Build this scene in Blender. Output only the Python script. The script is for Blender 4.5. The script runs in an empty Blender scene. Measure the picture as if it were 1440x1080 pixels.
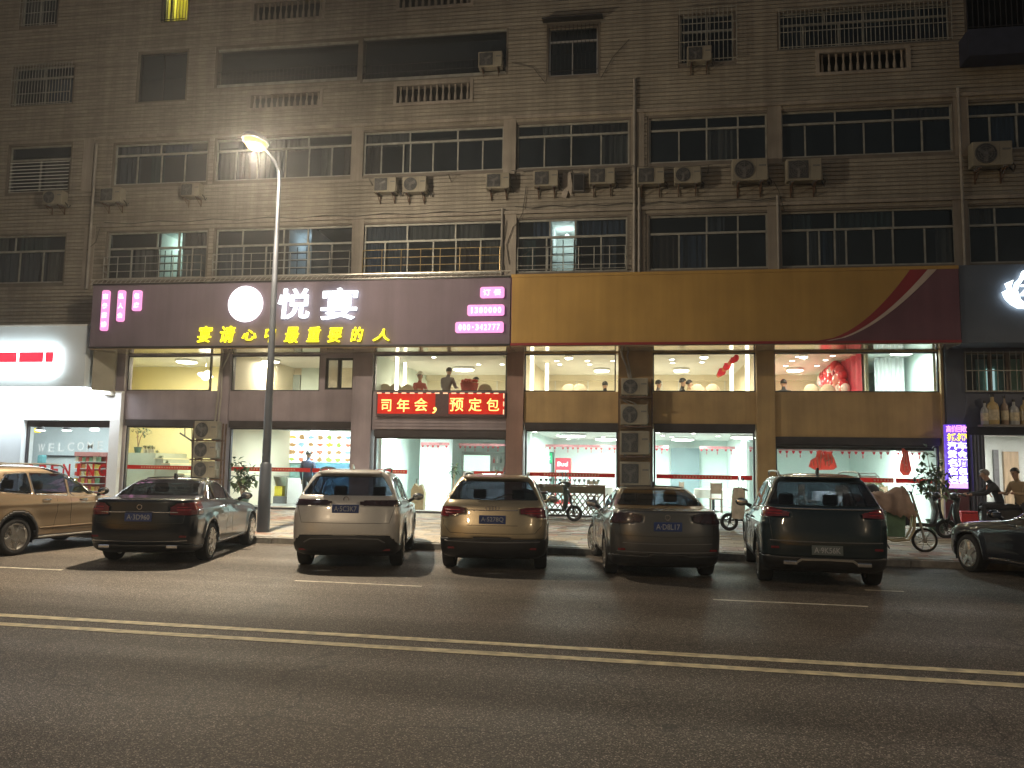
import bpy, bmesh, math, random
import numpy as np
from mathutils import Vector, Matrix, Euler

SC = bpy.context.scene
COL = SC.collection
RAD = math.radians
RNG = random.Random(11)

# ------------------------------------------------------------------ camera
CAM_F, CAM_H = 1150.0, 1.75
PITCH, ROLL, YAW = RAD(5.8), RAD(0.95), RAD(9.0)
FWD = Vector((-math.sin(YAW) * math.cos(PITCH), math.cos(YAW) * math.cos(PITCH), math.sin(PITCH)))
_rt = Vector((math.cos(YAW), math.sin(YAW), 0))
_up = _rt.cross(FWD)
RIGHT = _rt * math.cos(ROLL) + _up * math.sin(ROLL)
UP = _up * math.cos(ROLL) - _rt * math.sin(ROLL)
cam_data = bpy.data.cameras.new('camera')
cam_data.sensor_width = 36
cam_data.lens = CAM_F / 1440 * 36
cam_data.clip_end = 2000
cam = bpy.data.objects.new('camera', cam_data)
COL.objects.link(cam)
cam.matrix_world = Matrix(((RIGHT.x, UP.x, -FWD.x, 0), (RIGHT.y, UP.y, -FWD.y, 0), (RIGHT.z, UP.z, -FWD.z, CAM_H), (0, 0, 0, 1)))
SC.camera = cam


def at(x, y, Y):
    """point of the survey photo at depth Y (metres from the camera, square to the facade)"""
    d = FWD + RIGHT * ((x - 720) / CAM_F) - UP * ((y - 540) / CAM_F)
    return Vector((0, 0, CAM_H)) + d * (Y / d.y)


# ------------------------------------------------------------------ night sky, faint moon-like fill, exposure
world = bpy.data.worlds.new('World')
SC.world = world
world.use_nodes = True
wn, wl = world.node_tree.nodes, world.node_tree.links
wn.clear()
w_out = wn.new('ShaderNodeOutputWorld')
w_bg = wn.new('ShaderNodeBackground')
w_sky = wn.new('ShaderNodeTexSky')
w_sky.sky_type = 'NISHITA'
w_sky.sun_disc = False
w_sky.sun_elevation = RAD(3)
w_sky.sun_rotation = RAD(200)
w_mix = wn.new('ShaderNodeMixRGB')
w_mix.inputs[0].default_value = 0.62
w_mix.inputs[2].default_value = (0.33, 0.38, 0.44, 1)      # city glow on low cloud
wl.new(w_sky.outputs[0], w_mix.inputs[1])
wl.new(w_mix.outputs[0], w_bg.inputs[0])
w_bg.inputs[1].default_value = 0.075
wl.new(w_bg.outputs[0], w_out.inputs[0])
sun_d = bpy.data.lights.new('moon_fill', 'SUN')  # faint fill light, added with a moonlike tint
sun_d.energy = 0.012
sun_d.angle = RAD(10)
sun_d.color = (0.85, 0.88, 1.0)
sun = bpy.data.objects.new('moon_fill', sun_d)
COL.objects.link(sun)
sun.rotation_euler = (RAD(52), 0, RAD(-20))
sun.location = (0, -20, 40)
SC.view_settings.view_transform = 'Standard'
SC.view_settings.look = 'None'
SC.view_settings.gamma = 1
SC.view_settings.exposure = 0.35
try:
    SC.view_settings.use_curve_mapping = False
except Exception:
    pass
SC.render.engine = 'CYCLES'
SC.cycles.use_denoising = True
try:
    SC.cycles.denoiser = 'OPENIMAGEDENOISE'
except Exception:
    pass
SC.cycles.max_bounces = 7
SC.cycles.transparent_max_bounces = 16
SC.cycles.caustics_reflective = False
SC.cycles.caustics_refractive = False
SC.cycles.sample_clamp_indirect = 4
SC.cycles.use_light_tree = True


# ------------------------------------------------------------------ mesh helpers
class MB:
    """collects shapes; build() links them as ONE mesh object"""
    def __init__(s):
        s.v, s.f, s.m = [], [], []
        s.cur = 0

    def add(s, vs, fs):
        b = len(s.v)
        s.v += [tuple(v) for v in vs]
        s.f += [tuple(b + i for i in f) for f in fs]
        s.m += [s.cur] * len(fs)
        return s

    def box(s, x0, x1, y0, y1, z0, z1):
        return s.add([(x0, y0, z0), (x1, y0, z0), (x1, y1, z0), (x0, y1, z0), (x0, y0, z1), (x1, y0, z1), (x1, y1, z1), (x0, y1, z1)],
                     [(0, 3, 2, 1), (4, 5, 6, 7), (0, 1, 5, 4), (1, 2, 6, 5), (2, 3, 7, 6), (3, 0, 4, 7)])

    def obox(s, c, size, rot):
        R = Euler(rot).to_matrix()
        h = Vector(size) / 2
        vs = [Vector(c) + R @ Vector((a * h.x, b * h.y, d * h.z)) for d in (-1, 1) for a, b in ((-1, -1), (1, -1), (1, 1), (-1, 1))]
        return s.add(vs, [(0, 3, 2, 1), (4, 5, 6, 7), (0, 1, 5, 4), (1, 2, 6, 5), (2, 3, 7, 6), (3, 0, 4, 7)])

    def tube(s, pts, r, n=8, cap=True):
        pts = [Vector(p) for p in pts]
        rs = r if isinstance(r, (list, tuple)) else [r] * len(pts)
        vs, fs = [], []
        ref = None
        for i, p in enumerate(pts):
            t = (pts[min(i + 1, len(pts) - 1)] - pts[max(i - 1, 0)])
            t = t.normalized() if t.length > 1e-9 else Vector((0, 0, 1))
            if ref is None:
                ref = Vector((0, 0, 1)) if abs(t.z) < 0.9 else Vector((1, 0, 0))
            u = (ref - t * ref.dot(t))
            u = u.normalized() if u.length > 1e-6 else t.orthogonal().normalized()
            ref = u
            w = t.cross(u)
            for k in range(n):
                a = 2 * math.pi * k / n
                vs.append(p + (u * math.cos(a) + w * math.sin(a)) * rs[i])
        for i in range(len(pts) - 1):
            for k in range(n):
                a, b = i * n + k, i * n + (k + 1) % n
                fs.append((a, b, b + n, a + n))
        if cap:
            fs.append(tuple(range(n - 1, -1, -1)))
            e = (len(pts) - 1) * n
            fs.append(tuple(range(e, e + n)))
        return s.add(vs, fs)

    def cyl(s, p0, p1, r, n=12):
        return s.tube([p0, p1], r, n)

    def lathe(s, prof, c, axis='z', n=20, close=False):
        """prof: (radius, height) pairs turned about an axis through c"""
        vs, fs = [], []
        c = Vector(c)
        for r, h in prof:
            for k in range(n):
                a = 2 * math.pi * k / n
                x, y = r * math.cos(a), r * math.sin(a)
                vs.append(c + (Vector((x, y, h)) if axis == 'z' else Vector((x, h, y)) if axis == 'y' else Vector((h, x, y))))
        m = len(prof)
        for i in range(m if close else m - 1):
            j = (i + 1) % m
            for k in range(n):
                fs.append((i * n + k, i * n + (k + 1) % n, j * n + (k + 1) % n, j * n + k))
        if not close:
            fs.append(tuple(range(n - 1, -1, -1)))
            fs.append(tuple(range((m - 1) * n, m * n)))
        return s.add(vs, fs)

    def prism(s, poly, a, b, plane='xz'):
        """poly in a plane, extruded between a and b along the third axis"""
        n = len(poly)
        def P(p, d):
            return (p[0], d, p[1]) if plane == 'xz' else (p[0], p[1], d) if plane == 'xy' else (d, p[0], p[1])
        vs = [P(p, a) for p in poly] + [P(p, b) for p in poly]
        fs = [tuple(range(n)), tuple(range(2 * n - 1, n - 1, -1))] + [(i, (i + 1) % n, n + (i + 1) % n, n + i) for i in range(n)]
        return s.add(vs, fs)

    def ball(s, c, r, sx=1, sy=1, sz=1, n=10, m=7):
        vs, fs = [], []
        for i in range(m + 1):
            t = math.pi * i / m
            for k in range(n):
                a = 2 * math.pi * k / n
                vs.append((c[0] + r * sx * math.sin(t) * math.cos(a), c[1] + r * sy * math.sin(t) * math.sin(a), c[2] + r * sz * math.cos(t)))
        for i in range(m):
            for k in range(n):
                fs.append((i * n + k, (i + 1) * n + k, (i + 1) * n + (k + 1) % n, i * n + (k + 1) % n))
        return s.add(vs, fs)

    def mesh(s, name, mats, smooth=False):
        me = bpy.data.meshes.new(name)
        me.from_pydata(s.v, [], s.f)
        mats = mats if isinstance(mats, (list, tuple)) else [mats]
        for m in mats:
            me.materials.append(m)
        if len(mats) > 1:
            me.polygons.foreach_set('material_index', s.m)
        bm = bmesh.new()
        bm.from_mesh(me)
        bmesh.ops.recalc_face_normals(bm, faces=bm.faces)
        bm.to_mesh(me)
        bm.free()
        if smooth:
            me.polygons.foreach_set('use_smooth', [True] * len(me.polygons))
            try:
                me.set_sharp_from_angle(angle=RAD(smooth if smooth is not True else 40))
            except Exception:
                pass
        me.update()
        return me

    def build(s, name, mats, parent=None, smooth=False, bevel=0, world=False):
        return link(name, s.mesh(name, mats, smooth), parent, bevel, world)


def link(name, me, parent=None, bevel=0, world=False):
    o = bpy.data.objects.new(name, me)
    COL.objects.link(o)
    if parent is not None:
        o.parent = parent
        if world:
            # `world` pieces are measured in place: cancel the (unrotated) bases above them
            off = Vector((0, 0, 0))
            p = parent
            while p is not None:
                off += p.location + p.matrix_parent_inverse.translation
                p = p.parent
            o.matrix_parent_inverse = Matrix.Translation(-off)
    if bevel:
        b = o.modifiers.new('bevel', 'BEVEL')
        b.width = bevel
        b.segments = 2
        b.limit_method = 'ANGLE'
    return o


def tag(o, label=None, cat=None, group=None, kind=None):
    if label:
        o['label'] = label
    if cat:
        o['category'] = cat
    if group:
        o['group'] = group
    if kind:
        o['kind'] = kind
    return o


def thing(name, label, cat, loc=(0, 0, 0), rz=0, group=None, kind=None):
    o = bpy.data.objects.new(name, None)
    COL.objects.link(o)
    o.location = loc
    o.rotation_euler = (0, 0, rz)
    o.empty_display_size = 0.2
    return tag(o, label, cat, group, kind)


KIDS = {}
ORD = ['first', 'second', 'third', 'fourth', 'fifth', 'sixth', 'seventh', 'eighth', 'ninth', 'tenth', 'eleventh', 'twelfth', 'thirteenth', 'fourteenth', 'fifteenth', 'sixteenth', 'seventeenth', 'eighteenth', 'nineteenth', 'twentieth'] + ['later'] * 20


def copy_tree(o, loc=None, rz=None, label=None, scale=None, parent=None):
    """a copy of a thing with copies of its parts and sub-parts (mesh data shared)"""
    c = o.copy()
    COL.objects.link(c)
    if parent is not None:
        c.parent = parent
    if loc is not None:
        c.location = loc
    if rz is not None:
        c.rotation_euler = (0, 0, rz)
    if scale is not None:
        c.scale = scale
    if label:
        c['label'] = label
    if o.name not in KIDS:
        KIDS[o.name] = [x for x in o.children]
    for ch in KIDS[o.name]:
        copy_tree(ch, parent=c)
    return c


# ------------------------------------------------------------------ materials
MATS = {}


def mat(name, col, rough=0.6, metal=0.0, var=0.15, scale=6.0, bump=0.0, bscale=60.0, coat=0.0, stretch=None, spec=None, streak=0.0, joints=None):
    """principled material whose colour and gloss wander with object-space noise"""
    if name in MATS:
        return MATS[name]
    m = bpy.data.materials.new(name)
    m.use_nodes = True
    n, l = m.node_tree.nodes, m.node_tree.links
    b = n['Principled BSDF']
    b.inputs['Metallic'].default_value = metal
    if coat:
        b.inputs['Coat Weight'].default_value = coat
        b.inputs['Coat Roughness'].default_value = 0.04
    if spec is not None:
        b.inputs['Specular IOR Level'].default_value = spec
    tc = n.new('ShaderNodeTexCoord')
    src = tc.outputs['Object']
    if stretch:
        mp = n.new('ShaderNodeMapping')
        mp.inputs['Scale'].default_value = stretch
        l.new(src, mp.inputs['Vector'])
        src = mp.outputs['Vector']
    nz = n.new('ShaderNodeTexNoise')
    nz.inputs['Scale'].default_value = scale
    nz.inputs['Detail'].default_value = 6
    l.new(src, nz.inputs['Vector'])
    r = n.new('ShaderNodeValToRGB')
    r.color_ramp.elements[0].position = 0.3
    r.color_ramp.elements[1].position = 0.7
    r.color_ramp.elements[0].color = tuple(max(0, c * (1 - var)) for c in col) + (1,)
    r.color_ramp.elements[1].color = tuple(min(1, c * (1 + var)) for c in col) + (1,)
    l.new(nz.outputs['Fac'], r.inputs[0])
    cout = r.outputs[0]
    if streak:                               # rain streaks and grime running down the face
        m3 = n.new('ShaderNodeMapping')
        m3.inputs['Scale'].default_value = (1.6, 1.6, 0.09)
        l.new(tc.outputs['Object'], m3.inputs['Vector'])
        n3 = n.new('ShaderNodeTexNoise')
        n3.inputs['Scale'].default_value = 1.7
        n3.inputs['Detail'].default_value = 8
        n3.inputs['Roughness'].default_value = 0.65
        l.new(m3.outputs[0], n3.inputs['Vector'])
        r3 = n.new('ShaderNodeMapRange')
        r3.inputs['From Min'].default_value = 0.35
        r3.inputs['From Max'].default_value = 0.65
        r3.inputs['To Min'].default_value = 1 - streak
        r3.inputs['To Max'].default_value = 1 + streak * 0.4
        l.new(n3.outputs['Fac'], r3.inputs['Value'])
        x3 = n.new('ShaderNodeMixRGB')
        x3.blend_type = 'MULTIPLY'
        x3.inputs[0].default_value = 1
        l.new(cout, x3.inputs[1])
        l.new(r3.outputs[0], x3.inputs[2])
        cout = x3.outputs[0]
    if joints:                               # (width, height) of the tiles, each with its own shade
        sp = n.new('ShaderNodeSeparateXYZ')
        l.new(tc.outputs['Object'], sp.inputs[0])
        cb = n.new('ShaderNodeCombineXYZ')
        l.new(sp.outputs['X'], cb.inputs['X'])
        l.new(sp.outputs['Z'], cb.inputs['Y'])
        bt = n.new('ShaderNodeTexBrick')
        bt.inputs['Scale'].default_value = 1
        bt.inputs['Brick Width'].default_value = joints[0]
        bt.inputs['Row Height'].default_value = joints[1]
        bt.inputs['Mortar Size'].default_value = 0.006
        bt.inputs['Color1'].default_value = (0.90, 0.90, 0.90, 1)
        bt.inputs['Color2'].default_value = (1.07, 1.07, 1.07, 1)
        bt.inputs['Mortar'].default_value = (0.84, 0.84, 0.84, 1)
        l.new(cb.outputs[0], bt.inputs['Vector'])
        x4 = n.new('ShaderNodeMixRGB')
        x4.blend_type = 'MULTIPLY'
        x4.inputs[0].default_value = 1
        l.new(cout, x4.inputs[1])
        l.new(bt.outputs['Color'], x4.inputs[2])
        cout = x4.outputs[0]
    l.new(cout, b.inputs['Base Color'])
    mr = n.new('ShaderNodeMapRange')
    mr.inputs['To Min'].default_value = max(0.0, rough * 0.8)
    mr.inputs['To Max'].default_value = min(1.0, rough * 1.2)
    l.new(nz.outputs['Fac'], mr.inputs['Value'])
    l.new(mr.outputs[0], b.inputs['Roughness'])
    if bump:
        n2 = n.new('ShaderNodeTexNoise')
        n2.inputs['Scale'].default_value = bscale
        n2.inputs['Detail'].default_value = 4
        l.new(src, n2.inputs['Vector'])
        bp = n.new('ShaderNodeBump')
        bp.inputs['Strength'].default_value = bump
        bp.inputs['Distance'].default_value = 0.02
        l.new(n2.outputs['Fac'], bp.inputs['Height'])
        l.new(bp.outputs[0], b.inputs['Normal'])
    MATS[name] = m
    return m


def glow(name, col, strength, var=0.0, scale=20):
    """a lit face: lamp, backlit sign, screen"""
    if name in MATS:
        return MATS[name]
    m = bpy.data.materials.new(name)
    m.use_nodes = True
    n, l = m.node_tree.nodes, m.node_tree.links
    b = n['Principled BSDF']
    b.inputs['Base Color'].default_value = tuple(c * 0.6 for c in col) + (1,)
    b.inputs['Roughness'].default_value = 0.4
    b.inputs['Emission Color'].default_value = tuple(col) + (1,)
    b.inputs['Emission Strength'].default_value = strength
    if var:
        tc = n.new('ShaderNodeTexCoord')
        nz = n.new('ShaderNodeTexNoise')
        nz.inputs['Scale'].default_value = scale
        l.new(tc.outputs['Object'], nz.inputs['Vector'])
        mr = n.new('ShaderNodeMapRange')
        mr.inputs['To Min'].default_value = strength * (1 - var)
        mr.inputs['To Max'].default_value = strength * (1 + var)
        l.new(nz.outputs['Fac'], mr.inputs['Value'])
        l.new(mr.outputs[0], b.inputs['Emission Strength'])
    MATS[name] = m
    return m


def glass(name, tint=(1, 1, 1), clear=0.9, rough=0.02, base=(0.02, 0.025, 0.03)):
    """thin pane: fresnel reflection over a see-through (or tinted) body"""
    if name in MATS:
        return MATS[name]
    m = bpy.data.materials.new(name)
    m.use_nodes = True
    n, l = m.node_tree.nodes, m.node_tree.links
    n.clear()
    out = n.new('ShaderNodeOutputMaterial')
    tr = n.new('ShaderNodeBsdfTransparent')
    tr.inputs[0].default_value = tuple(tint) + (1,)
    df = n.new('ShaderNodeBsdfDiffuse')
    df.inputs[0].default_value = tuple(base) + (1,)
    gl = n.new('ShaderNodeBsdfGlossy')
    gl.inputs['Roughness'].default_value = rough
    tc = n.new('ShaderNodeTexCoord')
    nz = n.new('ShaderNodeTexNoise')
    nz.inputs['Scale'].default_value = 2.5
    l.new(tc.outputs['Object'], nz.inputs['Vector'])
    bp = n.new('ShaderNodeBump')
    bp.inputs['Strength'].default_value = 0.03
    bp.inputs['Distance'].default_value = 0.02
    l.new(nz.outputs['Fac'], bp.inputs['Height'])
    l.new(bp.outputs[0], gl.inputs['Normal'])
    m1 = n.new('ShaderNodeMixShader')
    m1.inputs[0].default_value = clear
    l.new(df.outputs[0], m1.inputs[1])
    l.new(tr.outputs[0], m1.inputs[2])
    fr = n.new('ShaderNodeFresnel')
    ge = n.new('ShaderNodeNewGeometry')      # a pane reflects alike from both sides
    io = n.new('ShaderNodeMapRange')
    io.inputs['To Min'].default_value = 1.5
    io.inputs['To Max'].default_value = 1 / 1.5
    l.new(ge.outputs['Backfacing'], io.inputs['Value'])
    l.new(io.outputs[0], fr.inputs['IOR'])
    m2 = n.new('ShaderNodeMixShader')
    l.new(fr.outputs[0], m2.inputs[0])
    l.new(m1.outputs[0], m2.inputs[1])
    l.new(gl.outputs[0], m2.inputs[2])
    l.new(m2.outputs[0], out.inputs[0])
    MATS[name] = m
    return m


def thin(name, col):
    """thin film or paper: lit from either side"""
    if name in MATS:
        return MATS[name]
    m = bpy.data.materials.new(name)
    m.use_nodes = True
    n, l = m.node_tree.nodes, m.node_tree.links
    n.clear()
    out = n.new('ShaderNodeOutputMaterial')
    tc = n.new('ShaderNodeTexCoord')
    nz = n.new('ShaderNodeTexNoise')
    nz.inputs['Scale'].default_value = 7
    l.new(tc.outputs['Object'], nz.inputs['Vector'])
    r = n.new('ShaderNodeValToRGB')
    r.color_ramp.elements[0].color = tuple(c * 0.85 for c in col) + (1,)
    r.color_ramp.elements[1].color = tuple(min(1, c * 1.1) for c in col) + (1,)
    l.new(nz.outputs['Fac'], r.inputs[0])
    a = n.new('ShaderNodeBsdfDiffuse')
    b = n.new('ShaderNodeBsdfTranslucent')
    mx = n.new('ShaderNodeMixShader')
    mx.inputs[0].default_value = 0.6
    l.new(r.outputs[0], a.inputs[0])
    l.new(r.outputs[0], b.inputs[0])
    l.new(a.outputs[0], mx.inputs[1])
    l.new(b.outputs[0], mx.inputs[2])
    l.new(mx.outputs[0], out.inputs[0])
    MATS[name] = m
    return m


def asphalt():
    m = bpy.data.materials.new('asphalt')
    m.use_nodes = True
    n, l = m.node_tree.nodes, m.node_tree.links
    b = n['Principled BSDF']
    tc = n.new('ShaderNodeTexCoord')
    v = n.new('ShaderNodeTexVoronoi')
    v.inputs['Scale'].default_value = 125
    l.new(tc.outputs['Object'], v.inputs['Vector'])
    sep = n.new('ShaderNodeSeparateColor')
    l.new(v.outputs['Color'], sep.inputs[0])
    r = n.new('ShaderNodeValToRGB')
    e = r.color_ramp.elements
    e[0].position, e[0].color = 0.0, (0.034, 0.028, 0.022, 1)
    e[1].position, e[1].color = 1.0, (0.58, 0.50, 0.42, 1)
    e.new(0.55).color = (0.088, 0.073, 0.060, 1)
    e.new(0.86).color = (0.165, 0.138, 0.113, 1)
    l.new(sep.outputs[0], r.inputs[0])
    big = n.new('ShaderNodeTexNoise')
    big.inputs['Scale'].default_value = 0.35
    big.inputs['Detail'].default_value = 7
    mp = n.new('ShaderNodeMapping')
    mp.inputs['Scale'].default_value = (0.14, 1.9, 1)
    l.new(tc.outputs['Object'], mp.inputs['Vector'])
    l.new(mp.outputs[0], big.inputs['Vector'])
    mr = n.new('ShaderNodeMapRange')
    mr.inputs['From Min'].default_value = 0.3
    mr.inputs['From Max'].default_value = 0.7
    mr.inputs['To Min'].default_value = 0.66
    mr.inputs['To Max'].default_value = 1.36
    l.new(big.outputs['Fac'], mr.inputs['Value'])
    mx = n.new('ShaderNodeMixRGB')
    mx.blend_type = 'MULTIPLY'
    mx.inputs[0].default_value = 1
    l.new(r.outputs[0], mx.inputs[1])
    l.new(mr.outputs[0], mx.inputs[2])
    # hairline cracks and oil spots
    mp2 = n.new('ShaderNodeMapping')
    l.new(tc.outputs['Object'], mp2.inputs['Vector'])
    wob = n.new('ShaderNodeTexNoise')
    wob.inputs['Scale'].default_value = 1.3
    wob.inputs['Detail'].default_value = 5
    l.new(mp2.outputs[0], wob.inputs['Vector'])
    addv = n.new('ShaderNodeMixRGB')
    addv.blend_type = 'ADD'
    addv.inputs[0].default_value = 0.9
    l.new(mp2.outputs[0], addv.inputs[1])
    l.new(wob.outputs['Color'], addv.inputs[2])
    ck = n.new('ShaderNodeTexVoronoi')
    ck.feature = 'DISTANCE_TO_EDGE'
    ck.inputs['Scale'].default_value = 0.28
    l.new(addv.outputs[0], ck.inputs['Vector'])
    ckr = n.new('ShaderNodeMapRange')
    ckr.inputs['From Min'].default_value = 0.001
    ckr.inputs['From Max'].default_value = 0.0045
    ckr.inputs['To Min'].default_value = 0.45
    ckr.inputs['To Max'].default_value = 1.0
    l.new(ck.outputs['Distance'], ckr.inputs['Value'])
    oil = n.new('ShaderNodeTexNoise')
    oil.inputs['Scale'].default_value = 0.9
    oil.inputs['Detail'].default_value = 4
    l.new(mp2.outputs[0], oil.inputs['Vector'])
    oilr = n.new('ShaderNodeMapRange')
    oilr.inputs['From Min'].default_value = 0.60
    oilr.inputs['From Max'].default_value = 0.70
    oilr.inputs['To Min'].default_value = 1.0
    oilr.inputs['To Max'].default_value = 0.70
    l.new(oil.outputs['Fac'], oilr.inputs['Value'])
    prev = mx.outputs[0]
    for o_ in (ckr.outputs[0], oilr.outputs[0]):
        q = n.new('ShaderNodeMixRGB')
        q.blend_type = 'MULTIPLY'
        q.inputs[0].default_value = 1
        l.new(prev, q.inputs[1])
        l.new(o_, q.inputs[2])
        prev = q.outputs[0]
    l.new(prev, b.inputs['Base Color'])
    rr = n.new('ShaderNodeMapRange')
    rr.inputs['From Min'].default_value = 0.3
    rr.inputs['From Max'].default_value = 0.7
    rr.inputs['To Min'].default_value = 0.72
    rr.inputs['To Max'].default_value = 0.5
    l.new(big.outputs['Fac'], rr.inputs['Value'])
    l.new(rr.outputs[0], b.inputs['Roughness'])
    bp = n.new('ShaderNodeBump')
    bp.inputs['Strength'].default_value = 0.6
    bp.inputs['Distance'].default_value = 0.006
    l.new(v.outputs['Distance'], bp.inputs['Height'])
    l.new(bp.outputs[0], b.inputs['Normal'])
    return m


def text_mesh(body, size, mats, extrude=0.01, offset=0.0, shear=0.0, align='CENTER'):
    c = bpy.data.curves.new('lettering', 'FONT')
    c.body = body
    c.size = size
    c.extrude = extrude
    c.offset = offset
    c.shear = shear
    c.align_x = align
    c.align_y = 'CENTER'
    c.resolution_u = 3
    o = bpy.data.objects.new('lettering', c)
    COL.objects.link(o)
    dg = bpy.context.evaluated_depsgraph_get()
    me = bpy.data.meshes.new_from_object(o.evaluated_get(dg))
    bpy.data.objects.remove(o)
    bpy.data.curves.remove(c)
    me.materials.clear()
    me.materials.append(mats)
    return me


def put_text(body, size, m, loc, parent=None, name='lettering', extrude=0.01, offset=0.0, shear=0.0, rot=(RAD(90), 0, 0), world=True, fit=None, align='CENTER'):
    """flat lettering on a face; the letters stand in the XZ plane facing -Y unless rot says otherwise.
    fit=(width, height): stretched to that printed size, centred on loc"""
    me = text_mesh(body, size, m, extrude, offset, shear, align)
    if fit:
        xs = [v.co.x for v in me.vertices]
        ys = [v.co.y for v in me.vertices]
        sx, sy = fit[0] / max(1e-6, max(xs) - min(xs)), fit[1] / max(1e-6, max(ys) - min(ys))
        cx, cy = (max(xs) + min(xs)) / 2, (max(ys) + min(ys)) / 2
        for v in me.vertices:
            v.co.x = (v.co.x - cx) * sx
            v.co.y = (v.co.y - cy) * sy
    me.transform(Matrix.Translation(loc) @ Euler(rot).to_matrix().to_4x4())
    return link(name, me, parent, 0, world)


# shared finishes
ALU = mat('aluminium', (0.50, 0.49, 0.46), 0.38, 0.8, 0.12, 3)
ALU_OLD = mat('old_window_frame', (0.33, 0.335, 0.31), 0.55, 0.25, 0.25, 4)
DARK_METAL = mat('dark_metal', (0.035, 0.037, 0.042), 0.45, 0.5, 0.25, 5)
BLACK_PLASTIC = mat('black_plastic', (0.018, 0.018, 0.02), 0.5, 0, 0.25, 8)
GREY_PLASTIC = mat('grey_plastic', (0.14, 0.14, 0.145), 0.5, 0, 0.2, 8)
WHITE_PAINT = mat('white_paint', (0.74, 0.74, 0.72), 0.5, 0, 0.06, 3)
CHROME = mat('chrome', (0.75, 0.75, 0.76), 0.14, 1.0, 0.08, 8)
RUBBER = mat('rubber', (0.016, 0.016, 0.017), 0.8, 0, 0.3, 20, 0.2, 120)
RED = mat('red_plastic', (0.55, 0.03, 0.03), 0.45, 0, 0.15, 6)
WOOD = mat('wood', (0.22, 0.12, 0.06), 0.55, 0, 0.35, 3, 0.15, 40, stretch=(8, 8, 1))
CONCRETE = mat('concrete', (0.28, 0.27, 0.25), 0.85, 0, 0.25, 1.5, 0.4, 40)
SHOP_GLASS = glass('shop_glass', (0.97, 0.99, 0.98), 0.985)
DARK_GLASS = glass('dark_window_glass', (0.55, 0.62, 0.70), 0.6, 0.02, (0.035, 0.05, 0.065))

# ------------------------------------------------------------------ ground, road, kerb, pavement
ROAD_A = math.atan(-0.032)
KERB_Y = 16.82


def street(name, mb, m, z=0.0, kind='structure', parent=None):
    o = mb.build(name, m, parent)
    if parent is None:
        o.rotation_euler = (0, 0, ROAD_A)
        o.location.z = z
    if kind:
        o['kind'] = kind
    return o


GROUND_M = mat('dirt_ground', (0.10, 0.09, 0.08), 0.95, 0, 0.3, 0.2, 0.3, 10)
street('ground', MB().add([(-600, -600, 0), (600, -600, 0), (600, 600, 0), (-600, 600, 0)], [(0, 1, 2, 3)]), GROUND_M, -0.02)
ROAD_M = asphalt()
street('road', MB().add([(-70, -14, 0), (70, -14, 0), (70, KERB_Y, 0), (-70, KERB_Y, 0)], [(0, 1, 2, 3)]), ROAD_M, 0.0)
LINE_M = mat('road_paint', (0.72, 0.63, 0.42), 0.6, 0, 0.4, 7, 0.4, 90)
LINE_W = mat('road_paint_white', (0.68, 0.63, 0.52), 0.6, 0, 0.4, 7, 0.4, 90)


def marking(x0, x1, y, w, m, seg=1.0):
    """worn painted line: edges nibbled every metre or so"""
    mb = MB()
    r = random.Random(int(y * 100))
    n = max(2, int((x1 - x0) / seg))
    vs, fs = [], []
    for i in range(n + 1):
        x = x0 + (x1 - x0) * i / n
        vs += [(x, y - w / 2 + r.uniform(-0.006, 0.006), 0), (x, y + w / 2 + r.uniform(-0.006, 0.006), 0)]
    for i in range(n):
        fs.append((2 * i, 2 * i + 2, 2 * i + 3, 2 * i + 1))
    mb.add(vs, fs)
    o = street('lane_marking', mb, m, 0.004)
    return o


marking(-60, 60, 8.17, 0.15, LINE_M)
marking(-60, 60, 7.74, 0.15, LINE_M)
for x in (-22.0, -17.8, -13.7, -9.6 - 1.85, -5.5, 0.6, 6.7, 12.8):
    marking(x, x + 1.98, 11.68, 0.085, LINE_W, 0.4)
marking(2.9, 3.45, 13.3, 0.08, LINE_W, 0.4)

FRONT_Y = 23.4
SLOPE = (0.38 - 0.13) / (FRONT_Y - KERB_Y)


def walk_z(y):
    return 0.13 + max(0, (y - KERB_Y)) * SLOPE


PAVE_BASE = mat('pavement_bed', (0.11, 0.10, 0.09), 0.9, 0, 0.2, 3, 0.3, 50)
sw = MB()
sw.prism([(KERB_Y + 0.14, -0.1), (FRONT_Y + 1.0, -0.1), (FRONT_Y + 1.0, walk_z(FRONT_Y) - 0.02), (KERB_Y + 0.14, 0.11)], -45, 45, 'yz')
SIDEWALK = street('sidewalk', sw, PAVE_BASE)
KERB_M = mat('kerb_granite', (0.30, 0.29, 0.27), 0.75, 0, 0.25, 9, 0.3, 60)
KERB = street('kerb', MB().box(-45, 45, KERB_Y + 0.02, KERB_Y + 0.13, -0.1, 0.10), PAVE_BASE)
ks = MB().box(-0.495, 0.495, 0, 0.14, -0.08, 0.13).mesh('kerb_stone', KERB_M)
for i in range(38):
    o = link('kerb_stone', ks, KERB, 0.012)
    o.location = (-22 + i, KERB_Y + RNG.uniform(-0.006, 0.006), RNG.uniform(-0.008, 0.006))
PAVER_MS = [mat('paver_stone_%s' % k, c, 0.6, 0, 0.3, 5, 0.35, 50) for k, c in
            (('sand', (0.44, 0.38, 0.29)), ('grey', (0.36, 0.34, 0.31)), ('red', (0.38, 0.26, 0.21)))]
pv = [MB().box(-0.297, 0.297, -0.147, 0.147, -0.05, 0.0).mesh('paver', m) for m in PAVER_MS]
rest = MB()
cnt = 0
rows = int((FRONT_Y + 0.8 - KERB_Y - 0.16) / 0.3)
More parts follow.
